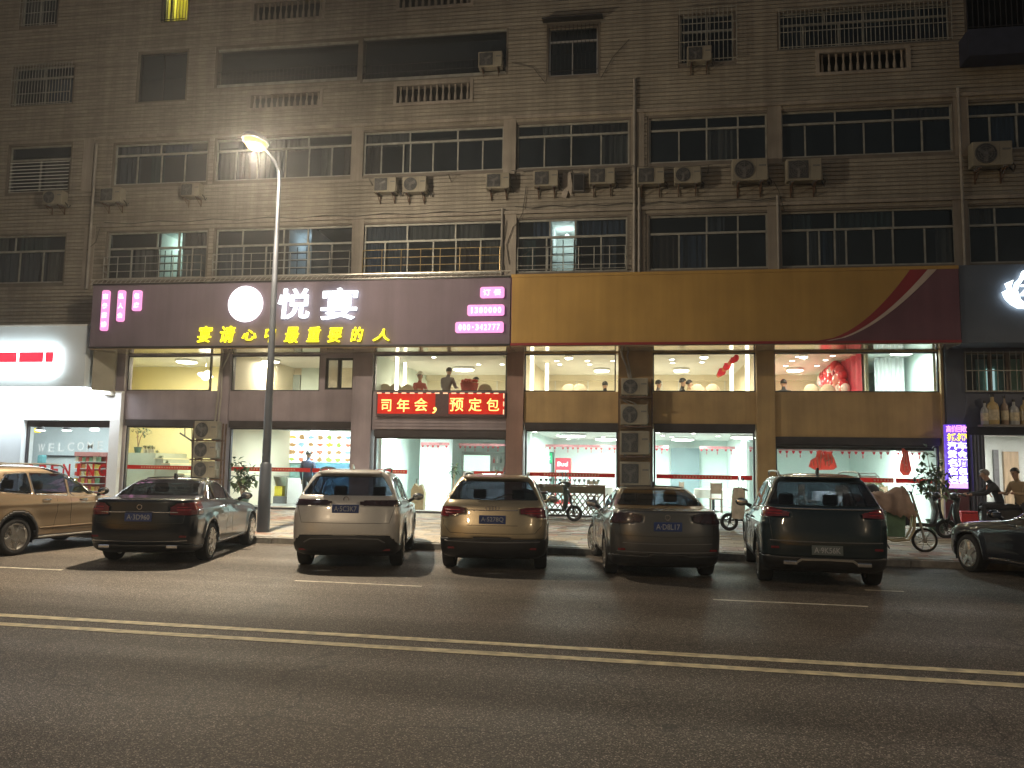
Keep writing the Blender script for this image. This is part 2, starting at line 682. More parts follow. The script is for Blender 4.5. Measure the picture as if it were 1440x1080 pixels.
for j in range(rows):
    y = KERB_Y + 0.16 + 0.15 + 0.3 * j
    xs = -19.0 + (0.3 if j % 2 else 0)
    for i in range(int(30 / 0.6)):
        x = xs + 0.6 * i
        z = walk_z(y) + RNG.uniform(-0.003, 0.004)
        if j < 7 and -12.0 < x < 8.5 and cnt < 280:
            o = link('paver', pv[RNG.choice((0, 0, 1, 1, 2))], SIDEWALK)
            o.location = (x, y, z)
            o.rotation_euler = (math.atan(SLOPE) + RNG.uniform(-.006, .006), RNG.uniform(-.004, .004), 0)
            cnt += 1
        else:
            rest.cur = RNG.choice((0, 0, 1, 1, 2))
            rest.box(x - 0.297, x + 0.297, y - 0.147, y + 0.147, z - 0.05, z)
o = rest.build('far_paver', PAVER_MS, SIDEWALK)
o['kind'] = 'stuff'

# ------------------------------------------------------------------ apartment block
WALL_M = mat('strip_tile', (0.31, 0.285, 0.24), 0.55, 0, 0.2, 1.2, 0.15, 60, stretch=(0.3, 1, 6), streak=0.22, joints=(0.24, 0.118))
GROUT_M = mat('grout', (0.18, 0.16, 0.14), 0.85, 0, 0.2, 2)
PLASTER_M = mat('plaster', (0.34, 0.305, 0.265), 0.75, 0, 0.18, 1.5, 0.15, 30, streak=0.3)
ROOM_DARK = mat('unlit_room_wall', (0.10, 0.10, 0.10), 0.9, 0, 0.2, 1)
CURT_MS = [mat('curtain_%s' % k, c, 0.85, 0, 0.25, 4, stretch=(6, 1, 0.4)) for k, c in
           (('grey', (0.22, 0.23, 0.25)), ('blue', (0.13, 0.18, 0.27)), ('green', (0.13, 0.19, 0.17)), ('cream', (0.34, 0.30, 0.24)), ('brown', (0.16, 0.11, 0.08)))]
BLD = thing('apartment_building', 'long beige strip-tiled apartment block rising above the lit shop fronts', 'building', (-4, FRONT_Y, 0.38))


def part(name, mb, m, parent=BLD, smooth=False, bevel=0):
    return mb.build(name, m, parent, smooth, bevel, world=True)


XL, XR, ZB, ZT = -27.0, 15.5, 5.2, 19.0
OPEN = []          # wall openings x0, x1, z0, z1


def X(px, z, Y=FRONT_Y):
    """world x of photo column px at height z on the plane Y (two fixed-point steps)"""
    y = 400.0
    for _ in range(3):
        p = at(px, y, Y)
        y -= (z - p.z) * CAM_F / Y
    return at(px, y, Y).x


def curtain(x0, x1, z0, z1, y, m, parent):
    n = max(8, int((x1 - x0) / 0.05))
    vs, fs = [], []
    ph = RNG.uniform(0, 6)
    for i in range(n + 1):
        x = x0 + (x1 - x0) * i / n
        d = 0.025 * math.sin(x * 38 + ph) + 0.012 * math.sin(x * 71)
        vs += [(x, y + d, z0), (x, y + d, z1)]
    for i in range(n):
        fs.append((2 * i, 2 * i + 2, 2 * i + 3, 2 * i + 1))
    return MB().add(vs, fs).build('curtain', m, parent, True, world=True)


def window(x0, x1, z0, z1, zt, up, low, frame=None, lit=(), fr=0.045, curtains=0.45, pane=None, y=FRONT_Y + 0.10, parent=None):
    """aluminium sliding window: transom at zt, upper mullions `up`, lower mullions `low` (world x)"""
    OPEN.append((x0, x1, z0, z1))
    mb = MB()
    ya, yb = y - 0.035, y + 0.035
    mb.box(x0, x1, ya, yb, z1 - fr * 1.3, z1)
    mb.box(x0, x1, ya, yb, z0, z0 + fr * 1.3)
    mb.box(x0, x0 + fr, ya, yb, z0 + fr * 1.3, z1 - fr * 1.3)
    mb.box(x1 - fr, x1, ya, yb, z0 + fr * 1.3, z1 - fr * 1.3)
    if zt:
        mb.box(x0 + fr, x1 - fr, ya - 0.004, yb, zt - fr * 0.7, zt + fr * 0.7)
    tiers = [(z0 + fr * 1.3, (zt - fr * 0.7) if zt else z1 - fr * 1.3, low)]
    if zt:
        tiers.append((zt + fr * 0.7, z1 - fr * 1.3, up))
    cells = []
    for a, b, ms in tiers:
        xs = [x0 + fr] + sorted(m for m in ms if x0 + 0.1 < m < x1 - 0.1) + [x1 - fr]
        for m in xs[1:-1]:
            thick = fr * (0.9 if m in up and m in low else 0.5)
            mb.box(m - thick, m + thick, ya + 0.006, yb - 0.003, a, b)
        for i in range(len(xs) - 1):
            cells.append((xs[i] + (fr * 0.5 if i else 0), xs[i + 1] - (fr * 0.5 if i < len(xs) - 2 else 0), a, b))
    w = part('window', mb, frame or ALU_OLD, parent or BLD)
    for a, b, c, d in cells:
        t = RNG.uniform(-0.008, 0.008)
        s = RNG.uniform(-0.006, 0.006)
        MB().add([(a, y + t, c), (b, y - t, c), (b, y - t + s, d), (a, y + t + s, d)], [(0, 1, 2, 3)]).build('pane', pane or DARK_GLASS, w, world=True)
        if RNG.random() < curtains and not any(a < q < b for q in lit):
            k_ = RNG.choice((0, 0, 0, 1, 2))
            ca_ = a + (b - a) * (0.45 if k_ == 1 else 0)
            cb_ = b - (b - a) * (0.4 if k_ == 2 else 0)
            curtain(ca_, cb_, c - 0.05, d + 0.05, y + 0.16, RNG.choice(CURT_MS), w)
    return w


def bars(x0, x1, z0, z1, y, pitch, rails, parent, m=None, r=0.011, name='security_grille'):
    mb = MB()
    n = max(2, round((x1 - x0) / pitch))
    for i in range(n + 1):
        x = x0 + (x1 - x0) * i / n
        mb.tube([(x, y, z0), (x, y, z1)], r, 5)
    for z in rails:
        mb.tube([(x0, y - 0.015, z), (x1, y - 0.015, z)], r * 1.3, 5)
    return part(name, mb, m or ALU_OLD, parent)


# storey 3 (just above the signs) and storey 4: px columns of frames and mullions
A0, A1, AT = 7.45, 9.06, 8.52
B0, B1, BT = 10.62, 12.0, 11.62
rowA = [(-62, 90, [20, -20], [-40, 25, 58]), (150, 290, [220, 250], [220, 250, 182, 268]), (302, 497, [340, 398, 432], [340, 372, 398, 432, 465]),
        (511, 707, [572, 640], [540, 572, 608, 640, 675]), (727, 882, [773, 809], [768, 775, 808, 845]), (912, 1080, [994, 1038], [994, 1038, 955]),
        (1098, 1345, [1175, 1257], [1137, 1153, 1175, 1191, 1230, 1257, 1302]), (1363, 1500, [1400, 1450], [1403, 1450])]
rowB = [(12, 98, [], [54]), (160, 291, [225], [191, 225, 258]), (303, 497, [360, 433], [330, 360, 400, 433, 465]),
        (511, 708, [576, 643], [535, 566, 576, 608, 643, 678]), (727, 885, [803], [765, 803, 845]), (913, 1079, [994, 1038], [994, 1038, 955]),
        (1099, 1340, [1175, 1257], [1133, 1175, 1216, 1257, 1298]), (1357, 1500, [1432], [1394, 1432])]
winA, winB = [], []
for k, (a, b, up, low) in enumerate(rowA):
    lit = {1: [X(235, 8)], 2: [X(415, 8)], 4: [X(791, 8)]}.get(k, [])
    w = window(X(a, 8.2), X(b, 8.2), A0, A1, AT, [X(q, 8.9) for q in up], [X(q, 8.0) for q in low], lit=lit)
    winA.append((w, X(a, 8.2), X(b, 8.2)))
for k, (a, b, up, low) in enumerate(rowB):
    z0, z1 = (10.5, 12.1) if k == 0 else (B0, B1)
    w = window(X(a, 11.2), X(b, 11.2), z0, z1, BT, [X(q, 11.8) for q in up], [X(q, 11.0) for q in low])
    winB.append((w, X(a, 11.2), X(b, 11.2)))
    if k == 0:
        mb = MB()
        for i in range(9):
            z = z0 + 0.1 + i * 0.115
            mb.obox(((winB[0][1] + winB[0][2]) / 2, FRONT_Y + 0.02, z), (winB[0][2] - winB[0][1] - 0.1, 0.05, 0.018), (0.6, 0, 0))
        part('louvre_slats', mb, WHITE_PAINT, w)
# security cages with rails and the lit stair window grilles
GOLDISH = mat('brass_railing', (0.55, 0.42, 0.22), 0.35, 0.9, 0.2, 5)
for k, m in ((1, ALU_OLD), (2, ALU_OLD), (3, GOLDISH), (4, ALU_OLD)):
    w, a, b = winA[k]
    mb = MB()
    zs = (7.5, 7.72, 7.96, 8.2) if k != 4 else (7.5, 7.62, 7.9, 8.15)
    for z in zs:
        mb.tube([(a + 0.05, FRONT_Y - 0.18, z), (b - 0.05, FRONT_Y - 0.18, z)], 0.013, 5)
        for x in (a + 0.05, b - 0.05):
            mb.tube([(x, FRONT_Y - 0.18, z), (x, FRONT_Y, z)], 0.012, 5)
    n = 7
    for i in range(n + 1):
        x = a + 0.05 + (b - a - 0.1) * i / n
        mb.tube([(x, FRONT_Y - 0.18, zs[0]), (x, FRONT_Y - 0.18, zs[-1])], 0.014, 5)
    part('security_railing', mb, m, w)
for a, b in ((776, 807), (221, 249), (404, 430)):
    bars(X(a, 8), X(b, 8), A0 + 0.05, AT - 0.1, FRONT_Y + 0.05, 0.27, (7.75, 8.0, 8.22), winA[1 if a < 300 else 2 if a < 500 else 4][0], DARK_METAL, 0.014)

# storey 5: barred windows, hooded window and open balconies
C = lambda px, z: X(px, z)
w = window(C(20, 14.2), C(103, 14.2), 13.5, 14.85, 14.45, [C(62, 14.6)], [C(62, 14)])
bars(C(20, 14.2), C(103, 14.2), 13.45, 14.9, FRONT_Y - 0.12, 0.11, (13.5, 13.85, 14.35, 14.85), w)
w = window(C(195, 14.2), C(262, 14.2), 13.4, 15.05, 0, [], [C(228, 14.2)], frame=DARK_METAL)
for a, b, z0, z1 in ((305, 503, 13.72, 15.04), (510, 712, 13.62, 15.1)):
    OPEN.append((C(a, 14.3), C(b, 14.3), z0, z1))
    mb = MB().box(C(a, 14.3), C(b, 14.3), FRONT_Y + 0.05, FRONT_Y + 0.11, z0, z0 + 0.12)
    mb.box(C(a, 14.3), C(b, 14.3), FRONT_Y + 0.05, FRONT_Y + 0.11, z1 - 0.07, z1)
    bal = part('balcony', mb, ALU_OLD)
    bars(C(a, 14.3), C(b, 14.3), z0 + 0.12, z0 + 0.55, FRONT_Y + 0.08, 0.13, (z0 + 0.3, z0 + 0.55), bal, DARK_METAL, 0.009)
    MB().add([(C(a, 14.3), FRONT_Y + 0.3, z0), (C(b, 14.3), FRONT_Y + 0.3, z0), (C(b, 14.3), FRONT_Y + 0.32, z1), (C(a, 14.3), FRONT_Y + 0.32, z1)],
             [(0, 1, 2, 3)]).build('pane', DARK_GLASS, bal, world=True)
w = window(C(772, 14.2), C(841, 14.2), 13.45, 15.0, 14.55, [], [C(805, 14)], frame=ALU, curtains=0)
part('rain_hood', MB().prism([(FRONT_Y, 15.15), (FRONT_Y - 0.45, 15.05), (FRONT_Y - 0.45, 15.08), (FRONT_Y, 15.22)], C(764, 15), C(848, 15), 'yz'), DARK_METAL, w)
bars(C(772, 14.2), C(841, 14.2), 13.45, 15.0, FRONT_Y - 0.10, 0.12, (13.55, 14.9), w, DARK_METAL, 0.008)
w = window(C(957, 14.3), C(1032, 14.3), 13.6, 15.1, 14.6, [C(995, 14.8)], [C(995, 14.2)], curtains=0)
bars(C(955, 14.3), C(1034, 14.3), 13.5, 15.15, FRONT_Y - 0.3, 0.12, (13.55, 14.1, 14.65, 15.1), w)
w = window(C(1096, 14.3), C(1335, 14.3), 13.85, 14.98, 14.6, [C(q, 14.7) for q in (1160, 1215, 1290)], [C(q, 14.2) for q in (1130, 1180, 1215, 1290)], curtains=0.2)
bars(C(1095, 14.3), C(1336, 14.3), 13.8, 15.0, FRONT_Y - 0.12, 0.12, (13.85, 14.3, 14.75, 14.98), w)
# caged balcony at the right end
mb = MB().box(C(1347, 14), 13.5, FRONT_Y - 0.7, FRONT_Y - 0.02, 13.0, 13.75)
cage = part('balcony', mb, mat('balcony_sheet', (0.035, 0.04, 0.07), 0.6, 0.2, 0.3, 3))
bars(C(1347, 14), 13.5, 13.75, 16.2, FRONT_Y - 0.68, 0.14, (13.8, 14.6, 15.4, 16.15), cage, DARK_METAL)
OPEN.append((C(1360, 14), 13.3, 13.8, 16.0))
# storey 6 just enters the frame
w = window(C(30, 16.4), C(80, 16.4), 16.3, 17.6, 0, [], [C(55, 16.5)])
bars(C(30, 16.4), C(80, 16.4), 16.25, 17.6, FRONT_Y - 0.1, 0.11, (16.3, 16.7, 17.1), w)
WIN_YELLOW = w = window(C(230, 16.4), C(264, 16.4), 16.1, 17.6, 0, [], [C(239, 16.4)], lit=[C(250, 16.4), C(235, 16.4)], frame=DARK_METAL, curtains=0)
bars(C(230, 16.4), C(264, 16.4), 16.05, 17.6, FRONT_Y - 0.1, 0.105, (16.1,), w, DARK_METAL, 0.013)
for a, b in ((560, 662), (930, 1040), (1120, 1300)):
    window(C(a, 17), C(b, 17), 16.9, 18.2, 0, [], [C((a + b) / 2, 17)])

# open stairwell vents with turned balusters
bal_me = MB().lathe([(0.035, 0), (0.035, 0.05), (0.05, 0.12), (0.045, 0.22), (0.022, 0.34), (0.03, 0.45), (0.035, 0.5), (0.035, 0.56)], (0, 0, 0), 'z', 8).mesh('baluster', PLASTER_M, True)
for a, b, z0, z1 in ((352, 450, 12.95, 13.4), (558, 661, 12.86, 13.42), (1152, 1275, 13.08, 13.66), (357, 453, 15.88, 16.5), (562, 662, 15.95, 16.55)):
    xa, xb = C(a, z0), C(b, z0)
    OPEN.append((xa, xb, z0, z1))
    mb = MB()
    mb.box(xa - 0.1, xb + 0.1, FRONT_Y - 0.06, FRONT_Y - 0.001, z1, z1 + 0.09)
    mb.box(xa - 0.1, xb + 0.1, FRONT_Y - 0.06, FRONT_Y - 0.001, z0 - 0.09, z0)
    mb.box(xa - 0.1, xa, FRONT_Y - 0.06, FRONT_Y - 0.001, z0, z1)
    mb.box(xb, xb + 0.1, FRONT_Y - 0.06, FRONT_Y - 0.001, z0, z1)
    v = part('vent_opening', mb, PLASTER_M)
    n = round((xb - xa) / 0.2)
    for i in range(n):
        o = link('baluster', bal_me, v, 0, True)
        o.location = (xa + (i + 0.5) * (xb - xa) / n, FRONT_Y + 0.08, z0)
        o.scale = (1, 1, (z1 - z0) / 0.56)


def complement(z0, z1, grow=0.0):
    zm = (z0 + z1) / 2
    cut = sorted((o[0] - grow, o[1] + grow) for o in OPEN if o[2] - grow < zm < o[3] + grow)
    x, out = XL, []
    for a, b in cut:
        if a > x:
            out.append((x, a))
        x = max(x, b)
    if x < XR:
        out.append((x, XR))
    return out


zs = sorted({ZB, ZT} | {v for o in OPEN for v in o[2:] if ZB < v < ZT})
mb = MB()
for a, b in zip(zs, zs[1:]):
    if b - a > 1e-4:
        for x0, x1 in complement(a, b):
            mb.box(x0, x1, FRONT_Y, FRONT_Y + 0.25, a, b)
part('wall', mb, GROUT_M)
mb = MB()
z = ZB + 0.02
while z < ZT - 0.1:
    for x0, x1 in complement(z, z + 0.1, 0.07):
        if x1 - x0 > 0.05:
            d = RNG.uniform(0.020, 0.028)
            mb.box(x0, x1, FRONT_Y - d, FRONT_Y - 0.002, z, z + 0.095)
    z += 0.118
o = part('tile_course', mb, WALL_M)
o['kind'] = 'stuff'
for px in (503, 717, 897, 1089, 1351, 125):
    for z0, z1 in ((7.2, 9.28), (10.45, 12.2)):
        x = X(px, z0 + 1)
        part('pier', MB().box(x - 0.19, x + 0.19, FRONT_Y - 0.05, FRONT_Y - 0.03, z0, z1), PLASTER_M)
for z in (9.22, 12.16):
    part('sill_band', MB().box(X(140, z), XR, FRONT_Y - 0.09, FRONT_Y - 0.031, z, z + 0.1), PLASTER_M)
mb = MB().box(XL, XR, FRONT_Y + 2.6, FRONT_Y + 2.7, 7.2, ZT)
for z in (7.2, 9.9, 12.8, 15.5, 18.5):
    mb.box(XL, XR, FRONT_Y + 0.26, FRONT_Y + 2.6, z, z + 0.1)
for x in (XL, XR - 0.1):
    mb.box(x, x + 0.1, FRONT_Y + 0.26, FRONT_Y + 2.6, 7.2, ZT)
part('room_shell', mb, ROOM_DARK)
part('roof', MB().box(XL - 0.3, XR + 0.3, FRONT_Y - 0.35, FRONT_Y + 10, ZT + 0.002, ZT + 0.35), CONCRETE)


def lit_room(x0, x1, z0, z1, wallcol, lampcol, watts, nm):
    """a lit room behind a window: pale walls and a ceiling lamp"""
    m = mat('lit_room_wall_' + nm, wallcol, 0.8, 0, 0.1, 2)
    mb = MB().box(x0 - 0.02, x1 + 0.02, FRONT_Y + 1.9, FRONT_Y + 1.95, z0, z1)
    mb.box(x0 - 0.05, x0 - 0.021, FRONT_Y + 0.2, FRONT_Y + 1.95, z0, z1)
    mb.box(x1 + 0.021, x1 + 0.05, FRONT_Y + 0.2, FRONT_Y + 1.95, z0, z1)
    mb.box(x0 - 0.02, x1 + 0.02, FRONT_Y + 0.3, FRONT_Y + 1.9, z1 - 0.03, z1 - 0.001)
    r = part('lit_room', mb, m)
    c = ((x0 + x1) / 2, FRONT_Y + 1.3, z1 - 0.2)
    MB().ball(c, 0.07).build('ceiling_lamp', glow('room_lamp_' + nm, lampcol, 6), r, True, world=True)
    d = bpy.data.lights.new('room_light', 'POINT')
    d.energy, d.color, d.shadow_soft_size = watts, lampcol, 0.1
    lo = bpy.data.objects.new('room_light', d)
    COL.objects.link(lo)
    lo.location = (c[0], c[1] - 0.2, c[2] - 0.12)


lit_room(X(775, 8), X(808, 8), 7.4, 9.1, (0.82, 0.86, 0.82), (0.90, 1.0, 0.90), 16, 'stair')
lit_room(X(221, 8), X(250, 8), 7.4, 9.1, (0.80, 0.86, 0.80), (0.82, 1.0, 0.84), 14, 'green')
lit_room(X(403, 8), X(432, 8), 7.4, 9.1, (0.7, 0.75, 0.75), (0.8, 0.95, 1.0), 5, 'pale')
lit_room(C(229, 16.4), C(265, 16.4), 16.0, 17.9, (0.85, 0.8, 0.3), (1.0, 0.88, 0.25), 60, 'yellow')
curtain(C(241, 16.4), C(264, 16.4), 16.05, 17.6, FRONT_Y + 0.30, thin('yellow_curtain', (0.90, 0.82, 0.22)), WIN_YELLOW)

# rain pipes and cable runs on the wall
PIPE_M = mat('pvc_pipe', (0.33, 0.31, 0.28), 0.5, 0, 0.2, 3)
BRK_RAIL = mat('dull_rail', (0.16, 0.15, 0.14), 0.6, 0.3, 0.2, 5)
CABLE_M = mat('cable', (0.07, 0.065, 0.06), 0.7, 0, 0.2, 8)
for px, z0, z1 in ((892, 7.2, 13.2), (899, 7.2, 10.4), (707, 7.2, 9.4), (1093, 7.1, 9.5), (1352, 7.2, 12.4), (130, 7.2, 12.0)):
    x = X(px, 9)
    part('rain_pipe', MB().tube([(x, FRONT_Y - 0.1, z0), (x, FRONT_Y - 0.1, z1)], 0.04, 8), PIPE_M, smooth=True)
mb = MB()
for pts in (((1088, 255), (1095, 268), (1099, 283), (1103, 296)), ((712, 310), (709, 335), (704, 352), (709, 380)), ((722, 318), (712, 345), (716, 372)),
            ((728, 366), (745, 352), (775, 345)), ((140, 322), (135, 340), (122, 352)), ((897, 270), (893, 300), (898, 330), (896, 380)),
            ((845, 110), (862, 80), (885, 55)), ((720, 88), (750, 95), (768, 118)), ((740, 262), (735, 300), (724, 318))):
    mb.tube([at(x, y, FRONT_Y - 0.09) for x, y in pts], 0.011, 5)
part('wall_cable', mb, CABLE_M)
for pa, pb, z in ((722, 892, 10.42), (520, 640, 10.40), (912, 1000, 10.36)):
    xa, xb = X(pa, z), X(pb, z)
    mb = MB().tube([(xa, FRONT_Y - 0.42, z), ((xa + xb) / 2, FRONT_Y - 0.42, z - 0.03), (xb, FRONT_Y - 0.42, z)], 0.014, 6)
    for x in (xa + 0.1, (xa + xb) / 2, xb - 0.1):
        mb.tube([(x, FRONT_Y - 0.42, z - 0.01), (x, FRONT_Y - 0.03, z - 0.12)], 0.012, 5)
    part('laundry_rail', mb, BRK_RAIL)
for z, pts in ((9.36, (X(150, 9.3), X(712, 9.3))), (9.44, (X(725, 9.3), X(1090, 9.3)))):
    n = 14
    mb = MB()
    mb.tube([(pts[0] + (pts[1] - pts[0]) * i / n, FRONT_Y - 0.11, z + (0.0 if i % 2 == 0 else -0.07)) for i in range(n + 1)], 0.012, 5)
    part('wall_cable', mb, CABLE_M)

# ------------------------------------------------------------------ shop fronts at street level (part of the same block)
PURPLE_M = mat('purple_cladding', (0.29, 0.25, 0.285), 0.55, 0.05, 0.15, 1.5, streak=0.16)
ORANGE_M = mat('orange_cladding', (0.47, 0.325, 0.15), 0.55, 0.0, 0.14, 1.5, streak=0.18)
BROWN_M = mat('brown_cladding', (0.27, 0.165, 0.14), 0.55, 0.0, 0.15, 1.5, streak=0.16)
WIN_DARK = mat('window_dark_frame', (0.07, 0.065, 0.075), 0.4, 0.5, 0.2, 3)
STRIP_M = thin('red_glass_strip', (0.55, 0.06, 0.045))
PALE_M = mat('pale_strip_print', (0.60, 0.35, 0.22), 0.5, 0, 0.2, 6)
ZS, ZM0, ZM1 = 0.38, 3.93, 5.03      # floor level, upper shop windows
ZG = 2.83                            # head of the street-level glass
GY = FRONT_Y                         # glass plane
bays = [  # px of upper glass, px of street glass, head, colour
    ((181, 297), (176, 306), ZG, PURPLE_M, [(0.5,)]), ((327, 451), (322, 498), ZG - 0.02, PURPLE_M, []), ((527, 713), (526, 712), 2.58, PURPLE_M, []),
    ((738, 866), (738, 869), ZG, ORANGE_M, []), ((918, 1062), (919, 1062), ZG, ORANGE_M, []), ((1088, 1319), (1090, 1321), 2.50, ORANGE_M, [])]
xe = []
for (ua, ub), (ga, gb), zh, m, _ in bays:
    xe.append((X(ua, 4.4), X(ub, 4.4), X(ga, 1.6), X(gb, 1.6)))
XS0, XS1 = X(160, 3), X(1326, 3)


def pane_of(w, a, b, c, d, y, m=SHOP_GLASS):
    t = RNG.uniform(-0.003, 0.003)
    MB().add([(a, y + t, c), (b, y - t, c), (b, y - t, d), (a, y + t, d)], [(0, 1, 2, 3)]).build('pane', m, w, world=True)


def frame_rect(mb, a, b, c, d, y, t=0.04, dep=0.05):
    mb.box(a, b, y - dep, y + dep, d - t, d)
    mb.box(a, b, y - dep, y + dep, c, c + t)
    mb.box(a, a + t, y - dep, y + dep, c + t, d - t)
    mb.box(b - t, b, y - dep, y + dep, c + t, d - t)


joins_up = {2: [], 3: [803], 4: [988], 5: [1163]}
joins_lo = {0: [], 1: [438], 2: [574, 665], 3: [], 4: [1040], 5: [1201, 1258]}
for k, ((ua, ub), (ga, gb), zh, m, _) in enumerate(bays):
    a, b, g0, g1 = xe[k]
    mb = MB()
    frame_rect(mb, a, b, ZM0, ZM1, GY, 0.035)
    w = part('shop_window', mb, WIN_DARK)
    xs = [a + 0.035] + [X(q, 4.4) for q in joins_up.get(k, [])] + [b - 0.035]
    for i in range(len(xs) - 1):
        pane_of(w, xs[i] + (0.005 if i else 0), xs[i + 1] - 0.005, ZM0 + 0.035, ZM1 - 0.035, GY)
    mb = MB()
    frame_rect(mb, g0, g1, ZS, zh, GY, 0.05)
    w = part('shop_window', mb, WIN_DARK)
    xs = [g0 + 0.05] + [X(q, 1.6) for q in joins_lo.get(k, [])] + [g1 - 0.05]
    for i in range(len(xs) - 1):
        pane_of(w, xs[i] + (0.005 if i else 0), xs[i + 1] - 0.005, ZS + 0.05, zh - 0.05, GY)
        # printed warning strip on the pane, at chest height
        if not (k == 2 and i == 1):
            MB().box(xs[i] + 0.03, xs[i + 1] - 0.03, GY - 0.012, GY - 0.008, 1.50, 1.62).build('warning_strip', STRIP_M, w, world=True)
            pm = MB()
            q = xs[i] + 0.5
            while q < min(xs[i] + 2.1, xs[i + 1] - 0.1):
                pm.box(q, q + 0.05, GY - 0.016, GY - 0.013, 1.535, 1.585)
                q += 0.085
            if len(pm.v):
                pm.build('strip_print', PALE_M, w, world=True)
    # shutter housing over the street glass, then the spandrel panel up to the upper window
    part('shutter_box', MB().box(g0, g1, GY - 0.14, GY + 0.14, zh + 0.002, zh + 0.20), WIN_DARK)
    part('spandrel_panel', MB().box(min(a, g0), max(b, g1), GY - 0.1, GY + 0.12, zh + 0.204, ZM0 - 0.002), m)
    if k == 2:
        mb = MB()
        for i in range(5):
            z = zh + 0.23 + i * 0.09
            mb.box(g0, g1, GY - 0.14, GY - 0.102, z, z + 0.075)
        part('shutter_slats', mb, PURPLE_M)
    part('window_head', MB().box(min(a, g0), max(b, g1), GY - 0.1, GY + 0.12, ZM1 + 0.002, 5.3), m)
# small dark casement beside the second upper window
c0, c1 = X(459, 4.4), X(499, 4.4)
mb = MB()
frame_rect(mb, c0, c1, ZM0 + 0.05, ZM1 - 0.1, GY - 0.02, 0.06)
cm = (c0 + c1) / 2 - 0.02
mb.box(cm - 0.05, cm + 0.05, GY - 0.07, GY + 0.03, ZM0 + 0.11, ZM1 - 0.16)
w = part('shop_window', mb, DARK_METAL)
pane_of(w, c0 + 0.06, cm - 0.05, ZM0 + 0.11, ZM1 - 0.16, GY - 0.02, glass('frosted_pane', (0.8, 0.8, 0.8), 0.6, 0.3, (0.4, 0.4, 0.4)))
pane_of(w, cm + 0.05, c1 - 0.06, ZM0 + 0.11, ZM1 - 0.16, GY - 0.02)
part('window_surround', MB().box(xe[1][1] + 0.003, c0 - 0.003, GY - 0.09, GY + 0.12, ZM0, 5.3), PURPLE_M)
part('window_surround', MB().box(c0, c1, GY - 0.09, GY + 0.12, 3.03, ZM0 + 0.047), PURPLE_M)
part('window_surround', MB().box(c0, c1, GY - 0.09, GY + 0.12, ZM1 - 0.097, 5.3), PURPLE_M)
# pillars between the bays
PILL = [(XS0, min(xe[0][0], xe[0][2]), PURPLE_M), (max(xe[0][1], xe[0][3]), min(xe[1][0], xe[1][2]), PURPLE_M), (c1, min(xe[2][0], xe[2][2]), PURPLE_M),
        (max(xe[2][1], xe[2][3]), min(xe[3][0], xe[3][2]), BROWN_M), (max(xe[3][1], xe[3][3]), min(xe[4][0], xe[4][2]), mat('ochre_cladding', (0.33, 0.22, 0.11), 0.45, 0.1, 0.2, 2)),
        (max(xe[4][1], xe[4][3]), min(xe[5][0], xe[5][2]), ORANGE_M), (max(xe[5][1], xe[5][3]), XS1, ORANGE_M)]
for a, b, m in PILL:
    part('pillar', MB().box(a + 0.002, b - 0.002, GY - 0.2, GY + 0.2, 0.3, 5.3), m, bevel=0.012)
part('threshold', MB().box(XS0, XS1, GY - 0.12, GY + 0.4, 0.2, ZS), mat('threshold_stone', (0.35, 0.34, 0.32), 0.4, 0, 0.15, 4))

# ------------------------------------------------------------------ signs over the shops
SY = 22.1
SZ0, SZ1 = 5.09, 7.06
SIGN_PURPLE = mat('sign_purple_sheet', (0.20, 0.165, 0.205), 0.7, 0.0, 0.10, 0.8, spec=0.2, streak=0.10)
SOFFIT_M = mat('glossy_soffit', (0.42, 0.36, 0.28), 0.12, 0.55, 0.15, 1.5)
SIGN_GOLD = mat('sign_yellow_sheet', (0.48, 0.30, 0.09), 0.6, 0.0, 0.12, 0.8, spec=0.3, streak=0.10)
SIGN_MAROON = mat('sign_maroon_sheet', (0.19, 0.09, 0.12), 0.6, 0.0, 0.14, 0.8, spec=0.3, streak=0.10)
SIGN_RED = mat('sign_red_vinyl', (0.30, 0.03, 0.04), 0.4, 0, 0.12, 2)
SIGN_CREAM = mat('sign_cream_vinyl', (0.62, 0.52, 0.46), 0.45, 0, 0.1, 2)
LIT_WHITE = glow('lit_white_letter', (0.86, 0.97, 1.0), 2.8)
LIT_DISC = glow('lit_white_disc', (1.0, 0.93, 0.98), 1.9)
LIT_YELLOW = glow('lit_yellow_letter', (1.0, 0.88, 0.015), 1.7, 0.3, 9)
LIT_PINK = glow('lit_pink_plaque', (1.0, 0.36, 0.74), 0.85, 0.12, 6)
LIT_PLAQUE_TEXT = glow('lit_plaque_text', (1.0, 0.86, 0.98), 1.3)


def sx(px, z=6.0):
    return X(px, z, SY)


a, b = sx(128), sx(717.5)
SIGN1 = thing('restaurant_sign', 'long dark purple sign board with glowing white disc, white characters and yellow slogan', 'shop sign', ((a + b) / 2, SY, SZ0))
part('sign_board', MB().box(a, b, SY, SY + 1.05, SZ0, SZ1), SIGN_PURPLE, SIGN1, bevel=0.01)
part('board_trim', MB().box(a, b, SY - 0.03, SY - 0.002, SZ0, SZ0 + 0.05), DARK_METAL, SIGN1)
part('board_trim', MB().box(a, b, SY - 0.03, SY - 0.002, SZ1 - 0.05, SZ1), DARK_METAL, SIGN1)
part('soffit', MB().box(a, b, SY + 0.02, GY - 0.21, SZ0 - 0.03, SZ0 - 0.002), SOFFIT_M, SIGN1)
c = at(344, 427, SY - 0.1)
part('lit_disc', MB().lathe([(0.50, 0), (0.53, 0.02), (0.53, 0.09)], (c.x, SY - 0.1, c.z), 'y', 40), LIT_DISC, SIGN1)


